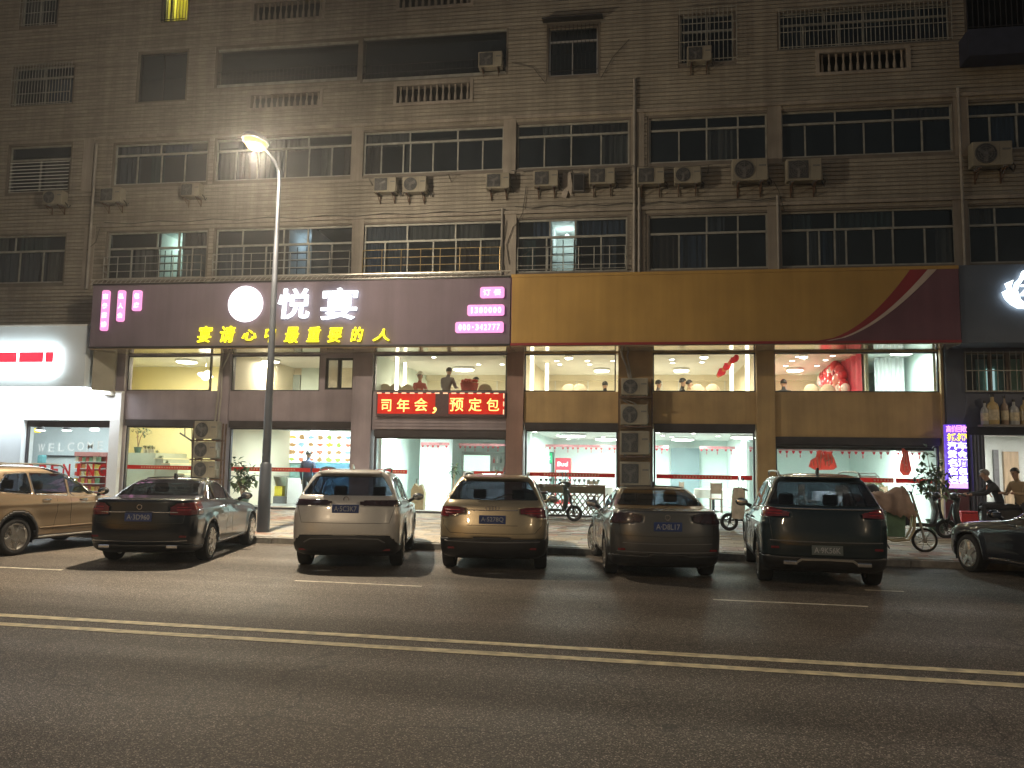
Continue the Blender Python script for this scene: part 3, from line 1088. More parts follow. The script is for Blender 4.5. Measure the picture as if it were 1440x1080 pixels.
def sign_char(ch, px, py, w, h, m, parent, y, off, shear=0.0, ext=0.03, name='sign_character'):
    p = at(px, py, y)
    s = y / CAM_F
    return put_text(ch, 1.0, m, (p.x, y, p.z), parent, name, ext, off, shear, fit=(w * s, h * s))


sign_char('悦', 413, 427, 50, 46, LIT_WHITE, SIGN1, SY - 0.08, 0.012, 0.05)
sign_char('宴', 477, 427, 57, 48, LIT_WHITE, SIGN1, SY - 0.08, 0.012, 0.05)
for ch, px, py, w, h in (('宴', 288, 470, 24, 25), ('请', 320, 470, 24, 25), ('心', 350, 471, 23, 16), ('中', 380, 470, 17, 25), ('最', 410, 471, 23, 24),
                         ('重', 441, 470, 22, 23), ('要', 471, 471, 23, 22), ('的', 502, 470, 19, 22), ('人', 536, 471, 26, 18)):
    sign_char(ch, px, py, w, h, LIT_YELLOW, SIGN1, SY - 0.07, 0.009, 0.18, 0.025)
# small pink plaques, their print burnt out by their own light
PRINT_M = mat('plaque_print', (0.45, 0.22, 0.42), 0.5, 0, 0.3, 20)


def rounded(x0, x1, z0, z1, r, n=4):
    pts = []
    for cx, cz, a0 in ((x1 - r, z1 - r, 0), (x0 + r, z1 - r, 90), (x0 + r, z0 + r, 180), (x1 - r, z0 + r, 270)):
        for i in range(n + 1):
            t = RAD(a0 + 90 * i / n)
            pts.append((cx + r * math.cos(t), cz + r * math.sin(t)))
    return pts


def plaque(px0, py0, px1, py1, chars, vertical):
    p, q = at(px0, py1, SY - 0.07), at(px1, py0, SY - 0.07)
    pl = part('plaque', MB().prism(rounded(p.x, q.x, p.z, q.z, 0.06), SY - 0.07, SY - 0.004, 'xz'), LIT_PINK, SIGN1)
    n = len(chars)
    for i, ch in enumerate(chars):
        f = (i + 0.5) / n
        if vertical:
            x, z = (p.x + q.x) / 2, q.z + (p.z - q.z) * (0.04 + 0.92 * f)
            put_text(ch, 1, LIT_PLAQUE_TEXT, (x, SY - 0.075, z), pl, 'plaque_character', 0.004, 0.03, fit=(0.17, 0.17))
        else:
            x, z = p.x + (q.x - p.x) * (0.06 + 0.88 * f), (p.z + q.z) / 2
            w = (q.x - p.x) * 0.88 / n * 0.72
            put_text(ch, 1, LIT_PLAQUE_TEXT, (x, SY - 0.075, z), pl, 'plaque_character', 0.004, 0.02, fit=(w * (0.4 if ch in '1-' else 1), 0.04 if ch == '-' else 0.17))


plaque(140, 408, 154, 465, '商务宴请', True)
plaque(163, 408, 176, 452, '私人会', True)
plaque(185, 408, 199, 437, '包席', True)
plaque(675, 403, 709, 419, '订餐', False)
plaque(657, 428, 709, 444, '1380000', False)
plaque(640, 452, 708, 468, '000-342777', False)

# lattice beam along the top edge of the sign
za = at(400, 384, SY + 0.2).z
LAT = thing('lattice_beam', 'thin steel lattice beam catching light along the top of the purple sign', 'steel beam', (sx(400), SY + 0.2, SZ1))
mb = MB()
x0, x1 = sx(118), sx(716)
for z in (SZ1 + 0.03, SZ1 + 0.17):
    mb.box(x0, x1, SY + 0.18, SY + 0.21, z, z + 0.028)
mb.box(x0, x1, SY + 0.55, SY + 0.58, SZ1 + 0.03, SZ1 + 0.058)
part('chord', mb, ALU, LAT)
mb = MB()
n = int((x1 - x0) / 0.16)
for i in range(n):
    xa = x0 + (x1 - x0) * i / n
    mb.tube([(xa, SY + 0.195, SZ1 + 0.045), (xa + 0.14, SY + 0.195, SZ1 + 0.185)], 0.010, 4)
    mb.tube([(xa, SY + 0.195, SZ1 + 0.045), (xa + 0.05, SY + 0.565, SZ1 + 0.045)], 0.009, 4)
o = part('lattice_rung', mb, ALU, LAT)

# yellow board with the sweeping curve
a, b = sx(718.5), sx(1350)
SIGN2 = thing('blank_yellow_sign', 'blank mustard yellow sign board with curved red and white sweep at its end', 'shop sign', ((a + b) / 2, SY, SZ0))
part('sign_board', MB().box(a, b, SY, SY + 1.05, SZ0, SZ1 + 0.03), SIGN_MAROON, SIGN2, bevel=0.01)


def sweep(pxs, zs_, front, back, m, nm):
    pass


Zs = [SZ0 + 0.07 + (SZ1 - SZ0 - 0.13) * i / 24 for i in range(25)]


def curve(p0, p1, bow):
    """x along the sweep for each height: steep at the top, flattening out to the left below"""
    out = []
    for z in Zs:
        t = (z - Zs[0]) / (Zs[-1] - Zs[0])
        out.append(p0 + (p1 - p0) * (t ** bow))
    return out


cv1 = curve(sx(1148), sx(1281), 0.55)
cv2 = curve(sx(1160), sx(1306), 0.60)
cv3 = curve(sx(1166), sx(1319), 0.62)
poly = [(a + 0.02, Zs[0])] + [(x, z) for x, z in zip(cv1, Zs)] + [(a + 0.02, Zs[-1])]
part('yellow_panel', MB().prism(poly, SY - 0.012, SY - 0.002), SIGN_GOLD, SIGN2)
for l_, r_, m, nm in ((cv1, cv2, SIGN_RED, 'red_sweep'), (cv2, cv3, SIGN_CREAM, 'white_sweep')):
    mb = MB()
    for i in range(24):
        mb.prism([(l_[i] + .004, Zs[i]), (r_[i], Zs[i]), (r_[i + 1], Zs[i + 1]), (l_[i + 1] + .004, Zs[i + 1])], SY - 0.014, SY - 0.003)
    part(nm, mb, m, SIGN2)
part('board_trim', MB().box(a, b, SY - 0.03, SY - 0.002, SZ0, SZ0 + 0.065), SIGN_RED, SIGN2)
part('board_trim', MB().box(a, b, SY - 0.02, SY - 0.002, SZ1 - 0.055, SZ1 + 0.03), SIGN_GOLD, SIGN2)
part('soffit', MB().box(a, b, SY + 0.02, GY - 0.21, SZ0 - 0.03, SZ0 - 0.002), SOFFIT_M, SIGN2)

# running-text screen under the third upper window
LED_Y = GY - 0.26
a, b = X(529, 3.6, LED_Y), X(711, 3.6, LED_Y)
z0, z1 = at(620, 585, LED_Y).z, at(620, 551, LED_Y).z
LED = thing('led_screen', 'red running-text screen with yellow characters under the middle upper window', 'led screen', ((a + b) / 2, LED_Y, z0))
part('screen_case', MB().box(a, b, LED_Y, GY - 0.142, z0, z1), mat('led_panel_black', (0.10, 0.06, 0.07), 0.5, 0, 0.15, 20), LED)
LED_RED = glow('led_red_field', (0.85, 0.022, 0.010), 0.30, 0.9, 2.6)
LED_YEL = glow('led_yellow', (1.0, 0.66, 0.16), 1.9)
LED_DASH = glow('led_dash', (1.0, 0.55, 0.33), 1.3)
for p0, p1 in ((531, 612), (631, 709)):
    xa, xb = X(p0, 3.5, LED_Y), X(p1, 3.5, LED_Y)
    part('lit_field', MB().box(xa, xb, LED_Y - 0.006, LED_Y - 0.002, z0 + 0.06, z1 - 0.04), LED_RED, LED)
for ch, px, py, w, h in (('司', 543, 570, 15, 17), ('年', 567, 570, 19, 19), ('会', 592, 569, 20, 19), ('，', 611, 577, 6, 9), ('预', 642, 569, 20, 19), ('定', 668, 569, 19, 19), ('包', 693, 569, 18, 18)):
    sign_char(ch, px, py, w, h, LED_YEL, LED, LED_Y - 0.012, 0.0 if ch == '包' else 0.004, 0.0, 0.003, 'led_character')
mb = MB()
n = 15
for i in range(n):
    xa = a + 0.02 + (b - a - 0.12) * i / n
    mb.box(xa, xa + 0.14, LED_Y - 0.010, LED_Y - 0.003, z1 - 0.055, z1 - 0.025)
for i in range(3):
    mb.box(b - 0.07, b - 0.04, LED_Y - 0.010, LED_Y - 0.003, z0 + 0.06 + i * 0.23, z0 + 0.20 + i * 0.23)
part('border_dash', mb, LED_DASH, LED)

# ------------------------------------------------------------------ convenience store at the left end
LY = 22.3
STORE_PALE = mat('store_pale_panel', (0.70, 0.78, 0.84), 0.35, 0, 0.06, 1.2)
STORE_WHITE = mat('store_white_panel', (0.78, 0.80, 0.82), 0.35, 0, 0.05, 1.2)
x0, xm, x1 = -27.0, X(121, 5, LY), X(163, 3, 22.9)
STORE = thing('convenience_store', 'white convenience store front with a lettered show window at the left end', 'shop front', (-20, LY, 0.38))
part('fascia_panel', MB().box(x0, xm, LY, LY + 1.0, 3.95, 5.82), STORE_PALE, STORE, bevel=0.01)
part('fascia_edge', MB().box(x0, xm + 0.02, LY - 0.02, LY + 0.9, 5.822, 5.87), WHITE_PAINT, STORE)
part('light_panel', MB().box(x0, xm, LY + 0.1, LY + 0.75, 3.90, 3.945), glow('store_light_panel', (0.93, 0.98, 1.0), 5.0), STORE)
d = bpy.data.lights.new('store_canopy_light', 'AREA')
d.shape, d.size, d.size_y, d.energy, d.color = 'RECTANGLE', 9.0, 0.5, 230, (0.90, 0.97, 1.0)
lo = bpy.data.objects.new('store_canopy_light', d)
COL.objects.link(lo)
lo.location = (-20.5, LY + 0.35, 3.87)
# lit sign box with red bands
sb = thing('striped_sign_box', 'white lit sign box with three red bands above the convenience store window', 'shop sign', (X(20, 5, LY - 0.25), LY - 0.25, 4.3))
SB_Y = LY - 0.25
q0, q1 = X(-60, 4.8, SB_Y), X(74, 4.8, SB_Y)
zb, zt = at(40, 526, SB_Y).z, at(40, 486, SB_Y).z
LIT_BOX = glow('lit_box_white', (0.90, 1.0, 0.98), 5.5)
part('box_body', MB().box(q0, q1, SB_Y, LY - 0.002, zb, zt), LIT_BOX, sb, bevel=0.015)
LIT_RED = glow('lit_red_band', (0.95, 0.035, 0.075), 1.0)
r0, r1 = at(40, 509.5, SB_Y).z, at(40, 495, SB_Y).z
for p0, p1 in ((-60, 23.5), (27, 61), (64, 75)):
    part('red_band', MB().box(X(p0, 4.8, SB_Y), X(p1, 4.8, SB_Y), SB_Y - 0.012, SB_Y - 0.002, r0, r1), LIT_RED, sb)
g0 = at(40, 514.5, SB_Y).z
for p0, p1 in ((-60, 23.5), (27, 61), (64, 74)):
    part('green_line', MB().box(X(p0, 4.8, SB_Y), X(p1, 4.8, SB_Y), SB_Y - 0.010, SB_Y - 0.002, g0 - 0.014, g0 + 0.014), glow('lit_green_line', (0.12, 0.42, 0.25), 0.5), sb)
# front wall, window and show-window lettering
WY = 23.1
wx0, wx1 = X(29, 1.8, WY), X(151, 1.8, WY)
wz1 = 2.98
part('front_panel', MB().box(x0, wx0, WY, WY + 0.15, 0.3, 3.9), STORE_PALE, STORE)
part('front_panel', MB().box(wx0, x1, WY, WY + 0.15, wz1, 3.9), STORE_WHITE, STORE)
part('front_panel', MB().box(wx1, x1, WY, WY + 0.15, 0.3, wz1 - 0.002), STORE_WHITE, STORE)
mb = MB()
frame_rect(mb, wx0, wx1, ZS, wz1, WY + 0.22, 0.05, 0.05)
mb.box(wx0 + 0.05, wx1 - 0.05, WY + 0.17, WY + 0.30, wz1 - 0.21, wz1 - 0.052)
sw_ = part('show_window', mb, WIN_DARK, STORE)
part('window_reveal', MB().box(wx0 - 0.04, wx0 - 0.002, WY - 0.02, WY + 0.5, 0.38, wz1), STORE_PALE, STORE)
jx = wx0 + 0.45
pane_of(sw_, wx0 + 0.05, jx, ZS + 0.05, wz1 - 0.22, WY + 0.22)
pane_of(sw_, jx + 0.02, wx1 - 0.05, ZS + 0.05, wz1 - 0.22, WY + 0.22)
WEL_M = thin('welcome_vinyl', (0.9, 0.95, 0.95))
for i, ch in enumerate('WELCOME'):
    px = 58 + i * 13.8
    sign_char(ch, px, 630 - i * 0.6, 9 if ch == 'E' or ch == 'L' else 11, 13, WEL_M, sw_, WY + 0.20, 0.004, 0, 0.002, 'window_letter')
RED_VINYL = thin('red_vinyl', (0.65, 0.05, 0.05))
for i, ch in enumerate('OPENING'):
    px = 43 + i * 16.8
    sign_char(ch, px, 661, 5 if ch == 'I' else 13, 19, RED_VINYL, sw_, WY + 0.20, 0.03, 0, 0.002, 'window_letter')
# sign return between the two shops, with a lamp reflected in it
RET_M = mat('return_panel', (0.42, 0.40, 0.34), 0.25, 0.3, 0.1, 2)
part('return_panel', MB().prism([(X(127, 4.5, LY), LY + 0.1), (X(161, 4.5, 23.0), 23.0), (X(161, 4.5, 23.0), 23.1), (X(126, 4.5, LY), 23.1)], 3.75, 5.06, 'xy'), RET_M, STORE)
# the store's room
mb = MB()
mb.box(x0, X(162, 3, 27.5), 27.5, 27.6, 0.38, 3.6)
mb.box(x0, x0 + 0.1, 23.4, 27.5, 0.38, 3.6)
mb.prism([(x1 - 0.15, 23.4), (x1 - 0.05, 23.4), (X(166, 3, 27.5), 27.5), (X(163, 3, 27.5), 27.5)], 0.38, 3.6, 'xy')
part('interior_wall', mb, mat('store_wall', (0.70, 0.78, 0.80), 0.7, 0, 0.06, 1), STORE)
part('ceiling', MB().prism([(x0, 23.35), (x1 - .05, 23.35), (X(164, 3, 27.5), 27.5), (x0, 27.5)], 3.45, 3.55, 'xy'), WHITE_PAINT, STORE)
part('floor', MB().prism([(x0, 23.26), (x1 - .05, 23.26), (X(164, 3, 27.5), 27.5), (x0, 27.5)], 0.3, 0.376, 'xy'), mat('shop_floor_tile', (0.55, 0.55, 0.53), 0.25, 0, 0.1, 2), STORE)

# ------------------------------------------------------------------ dark shop at the right end
RY = 22.3
SHOP = thing('dark_shop_front', 'dark blue shop front with barred upper window at the right end', 'shop front', (X(1430, 2, RY), RY, 0.38))
NAVY = mat('navy_cladding', (0.075, 0.085, 0.125), 0.45, 0.1, 0.2, 1.2)
rx0, rx1 = sx(1351.5), 15.5
part('sign_board', MB().box(rx0, rx1, SY + 0.05, SY + 1.05, SZ0 + 0.0, SZ1 + 0.05), mat('slate_sign_sheet', (0.12, 0.145, 0.19), 0.42, 0.2, 0.15, 0.8), SHOP, bevel=0.01)
px0 = XS1 + 0.01
NY = 23.1
wa, wb = X(1356, 4.4, NY), X(1500, 4.4, NY)
part('front_panel', MB().box(px0, wa, NY, NY + 0.2, 0.3, 5.08), NAVY, SHOP)
part('front_panel', MB().box(wa + 0.002, rx1, NY, NY + 0.2, 3.0, 3.92), NAVY, SHOP)
part('front_panel', MB().box(wa + 0.002, rx1, NY - 0.05, NY + 0.2, 4.98, 5.085), NAVY, SHOP)
mb = MB()
n = 20
for i in range(n):
    x = wa + 0.02 + i * 0.155
    mb.tube([(x, NY - 0.06, 3.92), (x, NY - 0.06, 5.0)], 0.012, 5)
for z in (3.94, 4.48, 4.97):
    mb.box(wa, wa + 0.155 * n, NY - 0.085, NY - 0.06, z - 0.012, z + 0.012)
part('security_grille', mb, ALU_OLD, SHOP)
mb = MB()
frame_rect(mb, wa, wa + 3.2, 3.92, 4.98, NY + 0.1, 0.05)
for x in (wa + 0.62, wa + 1.05, wa + 1.42):
    mb.box(x, x + 0.09, NY + 0.06, NY + 0.14, 3.97, 4.93)
w = part('shop_window', mb, mat('timber_frame', (0.16, 0.13, 0.11), 0.6, 0, 0.2, 4), SHOP)
pane_of(w, wa + 0.05, wa + 0.62, 3.97, 4.93, NY + 0.1, DARK_GLASS)
pane_of(w, wa + 0.71, wa + 1.05, 3.97, 4.93, NY + 0.1, DARK_GLASS)
pane_of(w, wa + 1.14, wa + 1.42, 3.97, 4.93, NY + 0.1)
pane_of(w, wa + 1.51, wa + 3.15, 3.97, 4.93, NY + 0.1)
mb = MB().box(wa + 0.9, wa + 3.2, NY + 1.6, NY + 1.65, 3.4, 5.0)
part('lit_wall', mb, mat('green_wall', (0.35, 0.62, 0.50), 0.7, 0, 0.1, 2), SHOP)
LITDOOR = part('lit_doorway', MB().box(wa + 1.16, wa + 1.36, NY + 1.55, NY + 1.59, 3.4, 4.72), glow('lit_doorway', (0.75, 1.0, 0.88), 1.1), SHOP)
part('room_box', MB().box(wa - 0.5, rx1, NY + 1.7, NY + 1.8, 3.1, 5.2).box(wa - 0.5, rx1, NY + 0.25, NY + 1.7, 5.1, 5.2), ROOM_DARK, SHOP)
# ground floor opening
da, db = X(1388, 1.6, NY), X(1500, 1.6, NY)
part('front_panel', MB().box(X(1362, 1.6, NY), da, NY + 0.06, NY + 0.2, 0.3, 2.78), NAVY, SHOP)
part('door_head', MB().box(wa + 0.002, rx1, NY - 0.04, NY + 0.2, 2.785, 2.998), mat('dark_head', (0.05, 0.055, 0.075), 0.4, 0.2, 0.2, 3), SHOP)
mb = MB()
mb.box(da - 0.3, rx1, 26.5, 26.6, 0.38, 2.9)
mb.box(da - 0.3, da - 0.2, 23.3, 26.5, 0.38, 2.9)
part('interior_wall', mb, mat('right_shop_wall', (0.70, 0.74, 0.70), 0.7, 0, 0.06, 1), SHOP)
part('ceiling', MB().box(da - 0.3, rx1, 23.3, 26.5, 2.9, 2.98), WHITE_PAINT, SHOP)
part('floor', MB().box(da - 0.3, rx1, 23.15, 26.5, 0.3, 0.38), MATS['shop_floor_tile'], SHOP)
part('timber_door', MB().box(X(1412, 1.6, 26.4), X(1433, 1.6, 26.4), 26.36, 26.46, 0.38, 2.45), mat('pale_timber', (0.42, 0.31, 0.2), 0.5, 0, 0.2, 3, stretch=(6, 6, 1)), SHOP)
part('door_frame', MB().box(X(1398, 1.6, 26.4), X(1405, 1.6, 26.4), 26.36, 26.46, 0.38, 2.5), GREY_PLASTIC, SHOP)
# flower-shaped lit emblem on the right board (its left half is in view)
EM_Y = SY - 0.02
EMB = thing('lit_flower_emblem', 'glowing white flower emblem with a letter Z on the dark right sign', 'sign emblem', (X(1450, 6.3, EM_Y), EM_Y, 6.0))


def at_poly(pts, y):
    return [((p := at(x, yy, y)).x, p.z) for x, yy in pts]


for mir in (False, True):
    for pts in (((1437, 382), (1433, 392), (1427, 398), (1424, 408), (1428, 420), (1440, 432), (1450, 437), (1446, 431), (1434, 421), (1430, 409), (1433, 400), (1440, 391)),
                ((1413, 399), (1424, 394), (1421, 403), (1424, 414), (1433, 425), (1444, 433), (1430, 428), (1420, 418), (1417, 408)),
                ((1409, 411), (1415, 408), (1420, 419), (1430, 429), (1441, 434), (1431, 433.5), (1421, 428), (1413, 420))):
        pts = [(2900 - x, y + 0.3) if mir else (x, y) for x, y in pts]
        part('petal', MB().prism(at_poly(pts, EM_Y), EM_Y - 0.05, EM_Y + 0.02), LIT_WHITE, EMB)
part('petal', MB().prism(at_poly(((1450, 374), (1444, 383), (1438, 381), (1441, 388), (1450, 386), (1459, 388), (1462, 381), (1456, 383)), EM_Y), EM_Y - 0.05, EM_Y + 0.02), LIT_WHITE, EMB)
sign_char('Z', 1442, 408, 18, 15, LIT_WHITE, EMB, EM_Y - 0.03, 0.02, 0.2, 0.02, 'emblem_letter')
# tall lit character sign on the pier
VY = NY - 0.16
va, vb = X(1332, 1.8, VY), X(1361, 1.8, VY)
vz0, vz1 = at(1345, 687, VY).z, at(1345, 597, VY).z
VS = thing('vertical_lit_sign', 'tall violet lit sign with pink, yellow and white characters beside the dark curtain', 'shop sign', ((va + vb) / 2, VY, vz0))
part('sign_case', MB().box(va, vb, VY, NY - 0.002, vz0, vz1), glow('violet_field', (0.16, 0.07, 0.75), 0.75, 0.3, 8), VS)
part('pink_band', MB().box(va + 0.01, vb - 0.01, VY - 0.006, VY - 0.002, vz0 + 0.01, vz0 + 0.15), glow('pink_band', (1.0, 0.5, 0.8), 1.1, 0.6, 60), VS)
VP = glow('violet_sign_pink', (1.0, 0.40, 0.72), 1.5)
VYL = glow('violet_sign_yellow', (1.0, 0.82, 0.06), 1.7)
VW = glow('violet_sign_white', (0.92, 0.90, 1.0), 2.4)
for i, ch in enumerate('高价回收'):
    sign_char(ch, 1334 + i * 7.3, 603, 6.2, 9, VP, VS, VY - 0.012, 0.012, 0, 0.004)
for i, row in enumerate(('抵押', '汽车', '黄金', '名酒', '名包', '名表')):
    for j, ch in enumerate(row):
        sign_char(ch, 1338.5 + j * 14 + i * 0.4, 614.8 + i * 11.9, 11.5, 10.2, VYL if i == 0 else VW, VS, VY - 0.012, 0.03, 0, 0.004)
part('pier_base', MB().box(va - 0.06, vb + 0.02, NY - 0.12, NY - 0.002, 0.3, vz0 - 0.02), mat('maroon_pier', (0.10, 0.03, 0.04), 0.5, 0, 0.2, 3), SHOP)
# long curtain in the doorway
m = mat('plastic_door_curtain', (0.15, 0.17, 0.21), 0.35, 0, 0.25, 3, stretch=(5, 1, 0.4))
n, vs, fs = 30, [], []
ca, cb = X(1364, 1.6, NY - 0.05), X(1386, 1.6, NY - 0.05)
for i in range(n + 1):
    x = ca + (cb - ca) * i / n
    d_ = 0.045 * math.sin(i * 0.95) + 0.02 * math.sin(i * 2.3)
    vs += [(x, NY - 0.08 + d_, 0.55), (x * 0.985 + 0.015 * ca, NY - 0.08 + d_ * 0.6, 1.6), (x, NY - 0.08 + d_ * 0.5, 2.79)]
for i in range(n):
    fs += [(3 * i, 3 * i + 3, 3 * i + 4, 3 * i + 1), (3 * i + 1, 3 * i + 4, 3 * i + 5, 3 * i + 2)]
tag(MB().add(vs, fs).build('door_curtain', m, None, True), 'dark folded curtain hanging between the violet sign and the right doorway', 'curtain')
# display bottles painted on a ledge board over the door
BOT = [mat('bottle_amber', (0.42, 0.32, 0.15), 0.35, 0, 0.2, 4), mat('bottle_clear', (0.34, 0.36, 0.38), 0.3, 0, 0.2, 4), mat('bottle_brown', (0.25, 0.19, 0.15), 0.35, 0, 0.2, 4)]
LEDGE = tag(MB().box(X(1380, 3.1, NY - 0.3), rx1, NY - 0.38, NY - 0.055, 3.0, 3.05).build('display_ledge', mat('ledge', (0.16, 0.15, 0.14), 0.5, 0, 0.2, 4)), 'narrow dark ledge carrying the display bottles above the right doorway', 'ledge')
for (px, r, h, m, nm) in ((1385, 0.10, 0.62, BOT[1], 'slim clear display bottle, first on the ledge beside the amber one'), (1396, 0.15, 0.80, BOT[0], 'largest display bottle, amber with a pale label'),
                          (1413, 0.09, 0.76, BOT[2], 'tall slim brown bottle between amber and round-shouldered bottles'), (1426, 0.12, 0.66, BOT[1], 'round-shouldered clear bottle with a dark stopper'),
                          (1441, 0.12, 0.72, BOT[0], 'display bottle cut off by the edge of the photo')):
    p = Vector((X(px, 3.3, NY - 0.2), NY - 0.2, 3.05))
    t = thing('display_bottle', nm, 'bottle', p, 0, 'display bottles above the right shop door')
    MB().lathe([(r * 0.9, 0), (r, 0.03), (r, h * 0.55), (r * 0.85, h * 0.66), (r * 0.3, h * 0.76), (r * 0.27, h * 0.9)], (0, 0, 0), 'z', 12).build('glass_body', m, t, True)
    MB().lathe([(r * 0.33, h * 0.9), (r * 0.33, h)], (0, 0, 0), 'z', 10).build('stopper', BLACK_PLASTIC, t)
    MB().lathe([(r * 1.02, h * 0.15), (r * 1.02, h * 0.48)], (0, 0, 0), 'z', 12).build('label', mat('bottle_label', (0.5, 0.45, 0.33), 0.6, 0, 0.3, 12), t, True)

# ------------------------------------------------------------------ street lamp
LAMP_P = Vector((X(372, 1.0, 18.0), 18.0, walk_z(18.0)))
POLE_M = mat('lamp_pole_paint', (0.09, 0.10, 0.12), 0.4, 0.5, 0.15, 2)
LAMP_COL = (1.0, 0.75, 0.48)


def street_lamp(loc, toward, label, watts, colour, cutoff=True):
    t = thing('street_lamp', label, 'street lamp', loc, 0)
    MB().tube([(0, 0, 0), (0, 0, 0.5), (0, 0, 1.55), (0, 0, 1.6)], [0.15, 0.145, 0.13, 0.09], 14).build('base_sleeve', POLE_M, t, True)
    MB().tube([(0, 0, 1.55), (0, 0, 8.4)], [0.10, 0.045], 12).build('pole', POLE_M, t, True)
    s = toward
    MB().tube([(0, 0, 8.35), (0.0, 0.05 * s, 8.6), (0.03, 0.4 * s, 8.72), (0.06, 1.1 * s, 8.78)], [0.045, 0.04, 0.035, 0.03], 10).build('arm', POLE_M, t, True)
    mb = MB()
    mb.lathe([(0.05, 0.13), (0.17, 0.10), (0.21, 0.03), (0.20, 0.0)], (0, 0, 0), 'z', 18)
    hd = mb.build('lamp_head', mat('lamp_head_grey', (0.30, 0.29, 0.27), 0.4, 0.4, 0.1, 3), t, True)
    hd.location = (0.08, 1.45 * s, 8.72)
    hd.scale = (1.25, 2.0, 1.2)
    b = MB().lathe([(0.19, 0.0), (0.18, -0.06), (0.13, -0.12), (0.05, -0.15)], (0, 0, 0), 'z', 16).build('lit_lens', glow('sodium_lens', (1.0, 0.52, 0.13), 1.5), t, True)
    b.location = (0.08, 1.45 * s, 8.715)
    b.scale = (1.15, 1.8, 1)
    d = bpy.data.lights.new('street_lamp_light', 'SPOT' if cutoff else 'POINT')
    if cutoff:                           # full cut-off luminaire: nothing above its own height
        d.spot_size, d.spot_blend = RAD(158), 0.25
    d.energy, d.color, d.shadow_soft_size = watts, colour, 0.16
    lo = bpy.data.objects.new('street_lamp_light', d)
    COL.objects.link(lo)
    lo.parent = t
    lo.location = (0.08, 1.45 * s, 8.50)
    if not cutoff:                           # the reflector throws most of its light straight down
        d = bpy.data.lights.new('street_lamp_beam', 'SPOT')
        d.energy, d.color, d.shadow_soft_size, d.spot_size, d.spot_blend = watts * 2.4, colour, 0.16, RAD(104), 0.7
        lo = bpy.data.objects.new('street_lamp_beam', d)
        COL.objects.link(lo)
        lo.parent = t
        lo.location = (0.08, 1.45 * s, 8.49)
    return t


street_lamp(LAMP_P, -1, 'tall dark street lamp pole with glowing sodium head behind the black sedan', 1650, (1.0, 0.83, 0.60), False)
street_lamp(Vector((-6.0, -7.0, 0)), 1, 'street lamp on the near side of the road, behind the viewer', 2400, LAMP_COL)
street_lamp(Vector((18.5, 17.3, 0.1)), -1, 'street lamp added beyond the right edge to soften the car shadows', 1500, LAMP_COL)  # unseen lamp, added so the car shadows soften
street_lamp(Vector((14.0, -7.0, 0)), 1, 'street lamp added behind the viewer to the right to light the road', 1700, LAMP_COL)  # unseen lamp, added to light the road and car rears

# ------------------------------------------------------------------ rooms behind the glass
CREAM = mat('cream_wall', (0.78, 0.71, 0.55), 0.75, 0, 0.05, 1)
YELLOW_W = mat('yellow_wall', (0.75, 0.68, 0.38), 0.75, 0, 0.06, 1)
COOL_W = mat('cool_white_wall', (0.72, 0.84, 0.79), 0.75, 0, 0.05, 1)
CEIL_M = mat('ceiling_white', (0.78, 0.78, 0.74), 0.7, 0, 0.04, 1)
FLOOR_M = MATS['shop_floor_tile']
ROOMS = thing('restaurant_interior', 'lit two-storey restaurant rooms seen through the shop windows', 'shop interior', (-3, GY + 0.5, ZS))
tag(ROOMS, kind='structure')


def rm(name, x0, x1, y0, y1, z0, z1, m):
    return MB().box(x0, x1, y0, y1, z0, z1).build(name, m, ROOMS, world=True)


XA = X(318, 3)          # hall | menu room
XB = X(508, 3)          # menu room | bar
XC = X(727, 3)          # purple half | yellow half
XD = X(1075, 3)         # dining room | party room
IN = GY + 0.22
# stair hall, open over two storeys
XH = X(168, 3, 27.5)
rm('interior_wall', XH, XA, 27.5, 27.6, ZS, 5.2, YELLOW_W)
MB().prism([(XS0 + 0.02, IN), (XS0 + 0.10, IN), (XH + 0.10, 27.498), (XH + 0.02, 27.498)], ZS, 5.2, 'xy').build('interior_wall', YELLOW_W, ROOMS, world=True)
rm('interior_wall', XA, XA + 0.1, IN, 33, ZS, 5.2, CREAM)
rm('ceiling', XH, XA, IN, 27.5, 5.202, 5.3, CEIL_M)
# menu room, bar, dining room downstairs
GB = 33.0
rm('interior_wall', XA + 0.102, XB, 28.0, 28.1, ZS, 2.9, mat('pale_grey_wall', (0.62, 0.68, 0.70), 0.7, 0, 0.05, 1))
rm('interior_wall', XB, XB + 0.1, IN + 1.5, 33, ZS, 2.9, COOL_W)
rm('interior_wall', XB + 0.102, XS1 - 0.02, GB, GB + 0.1, ZS, 2.9, COOL_W)
rm('interior_wall', XC - 0.05, XC + 0.05, IN, GB - 0.002, ZS, 2.9, COOL_W)
rm('interior_wall', XD - 0.05, XD + 0.05, IN + 3.5, GB - 0.002, ZS, 2.9, COOL_W)
rm('interior_wall', XS1 - 0.12, XS1 - 0.02, IN, GB - 0.002, ZS, 5.2, COOL_W)
rm('upper_floor', XA + 0.102, XS1 - 0.125, IN, GB, 2.902, 3.1, CEIL_M)
rm('floor', XH, XS1 - 0.02, IN, GB, ZS - 0.1, ZS - 0.002, FLOOR_M)
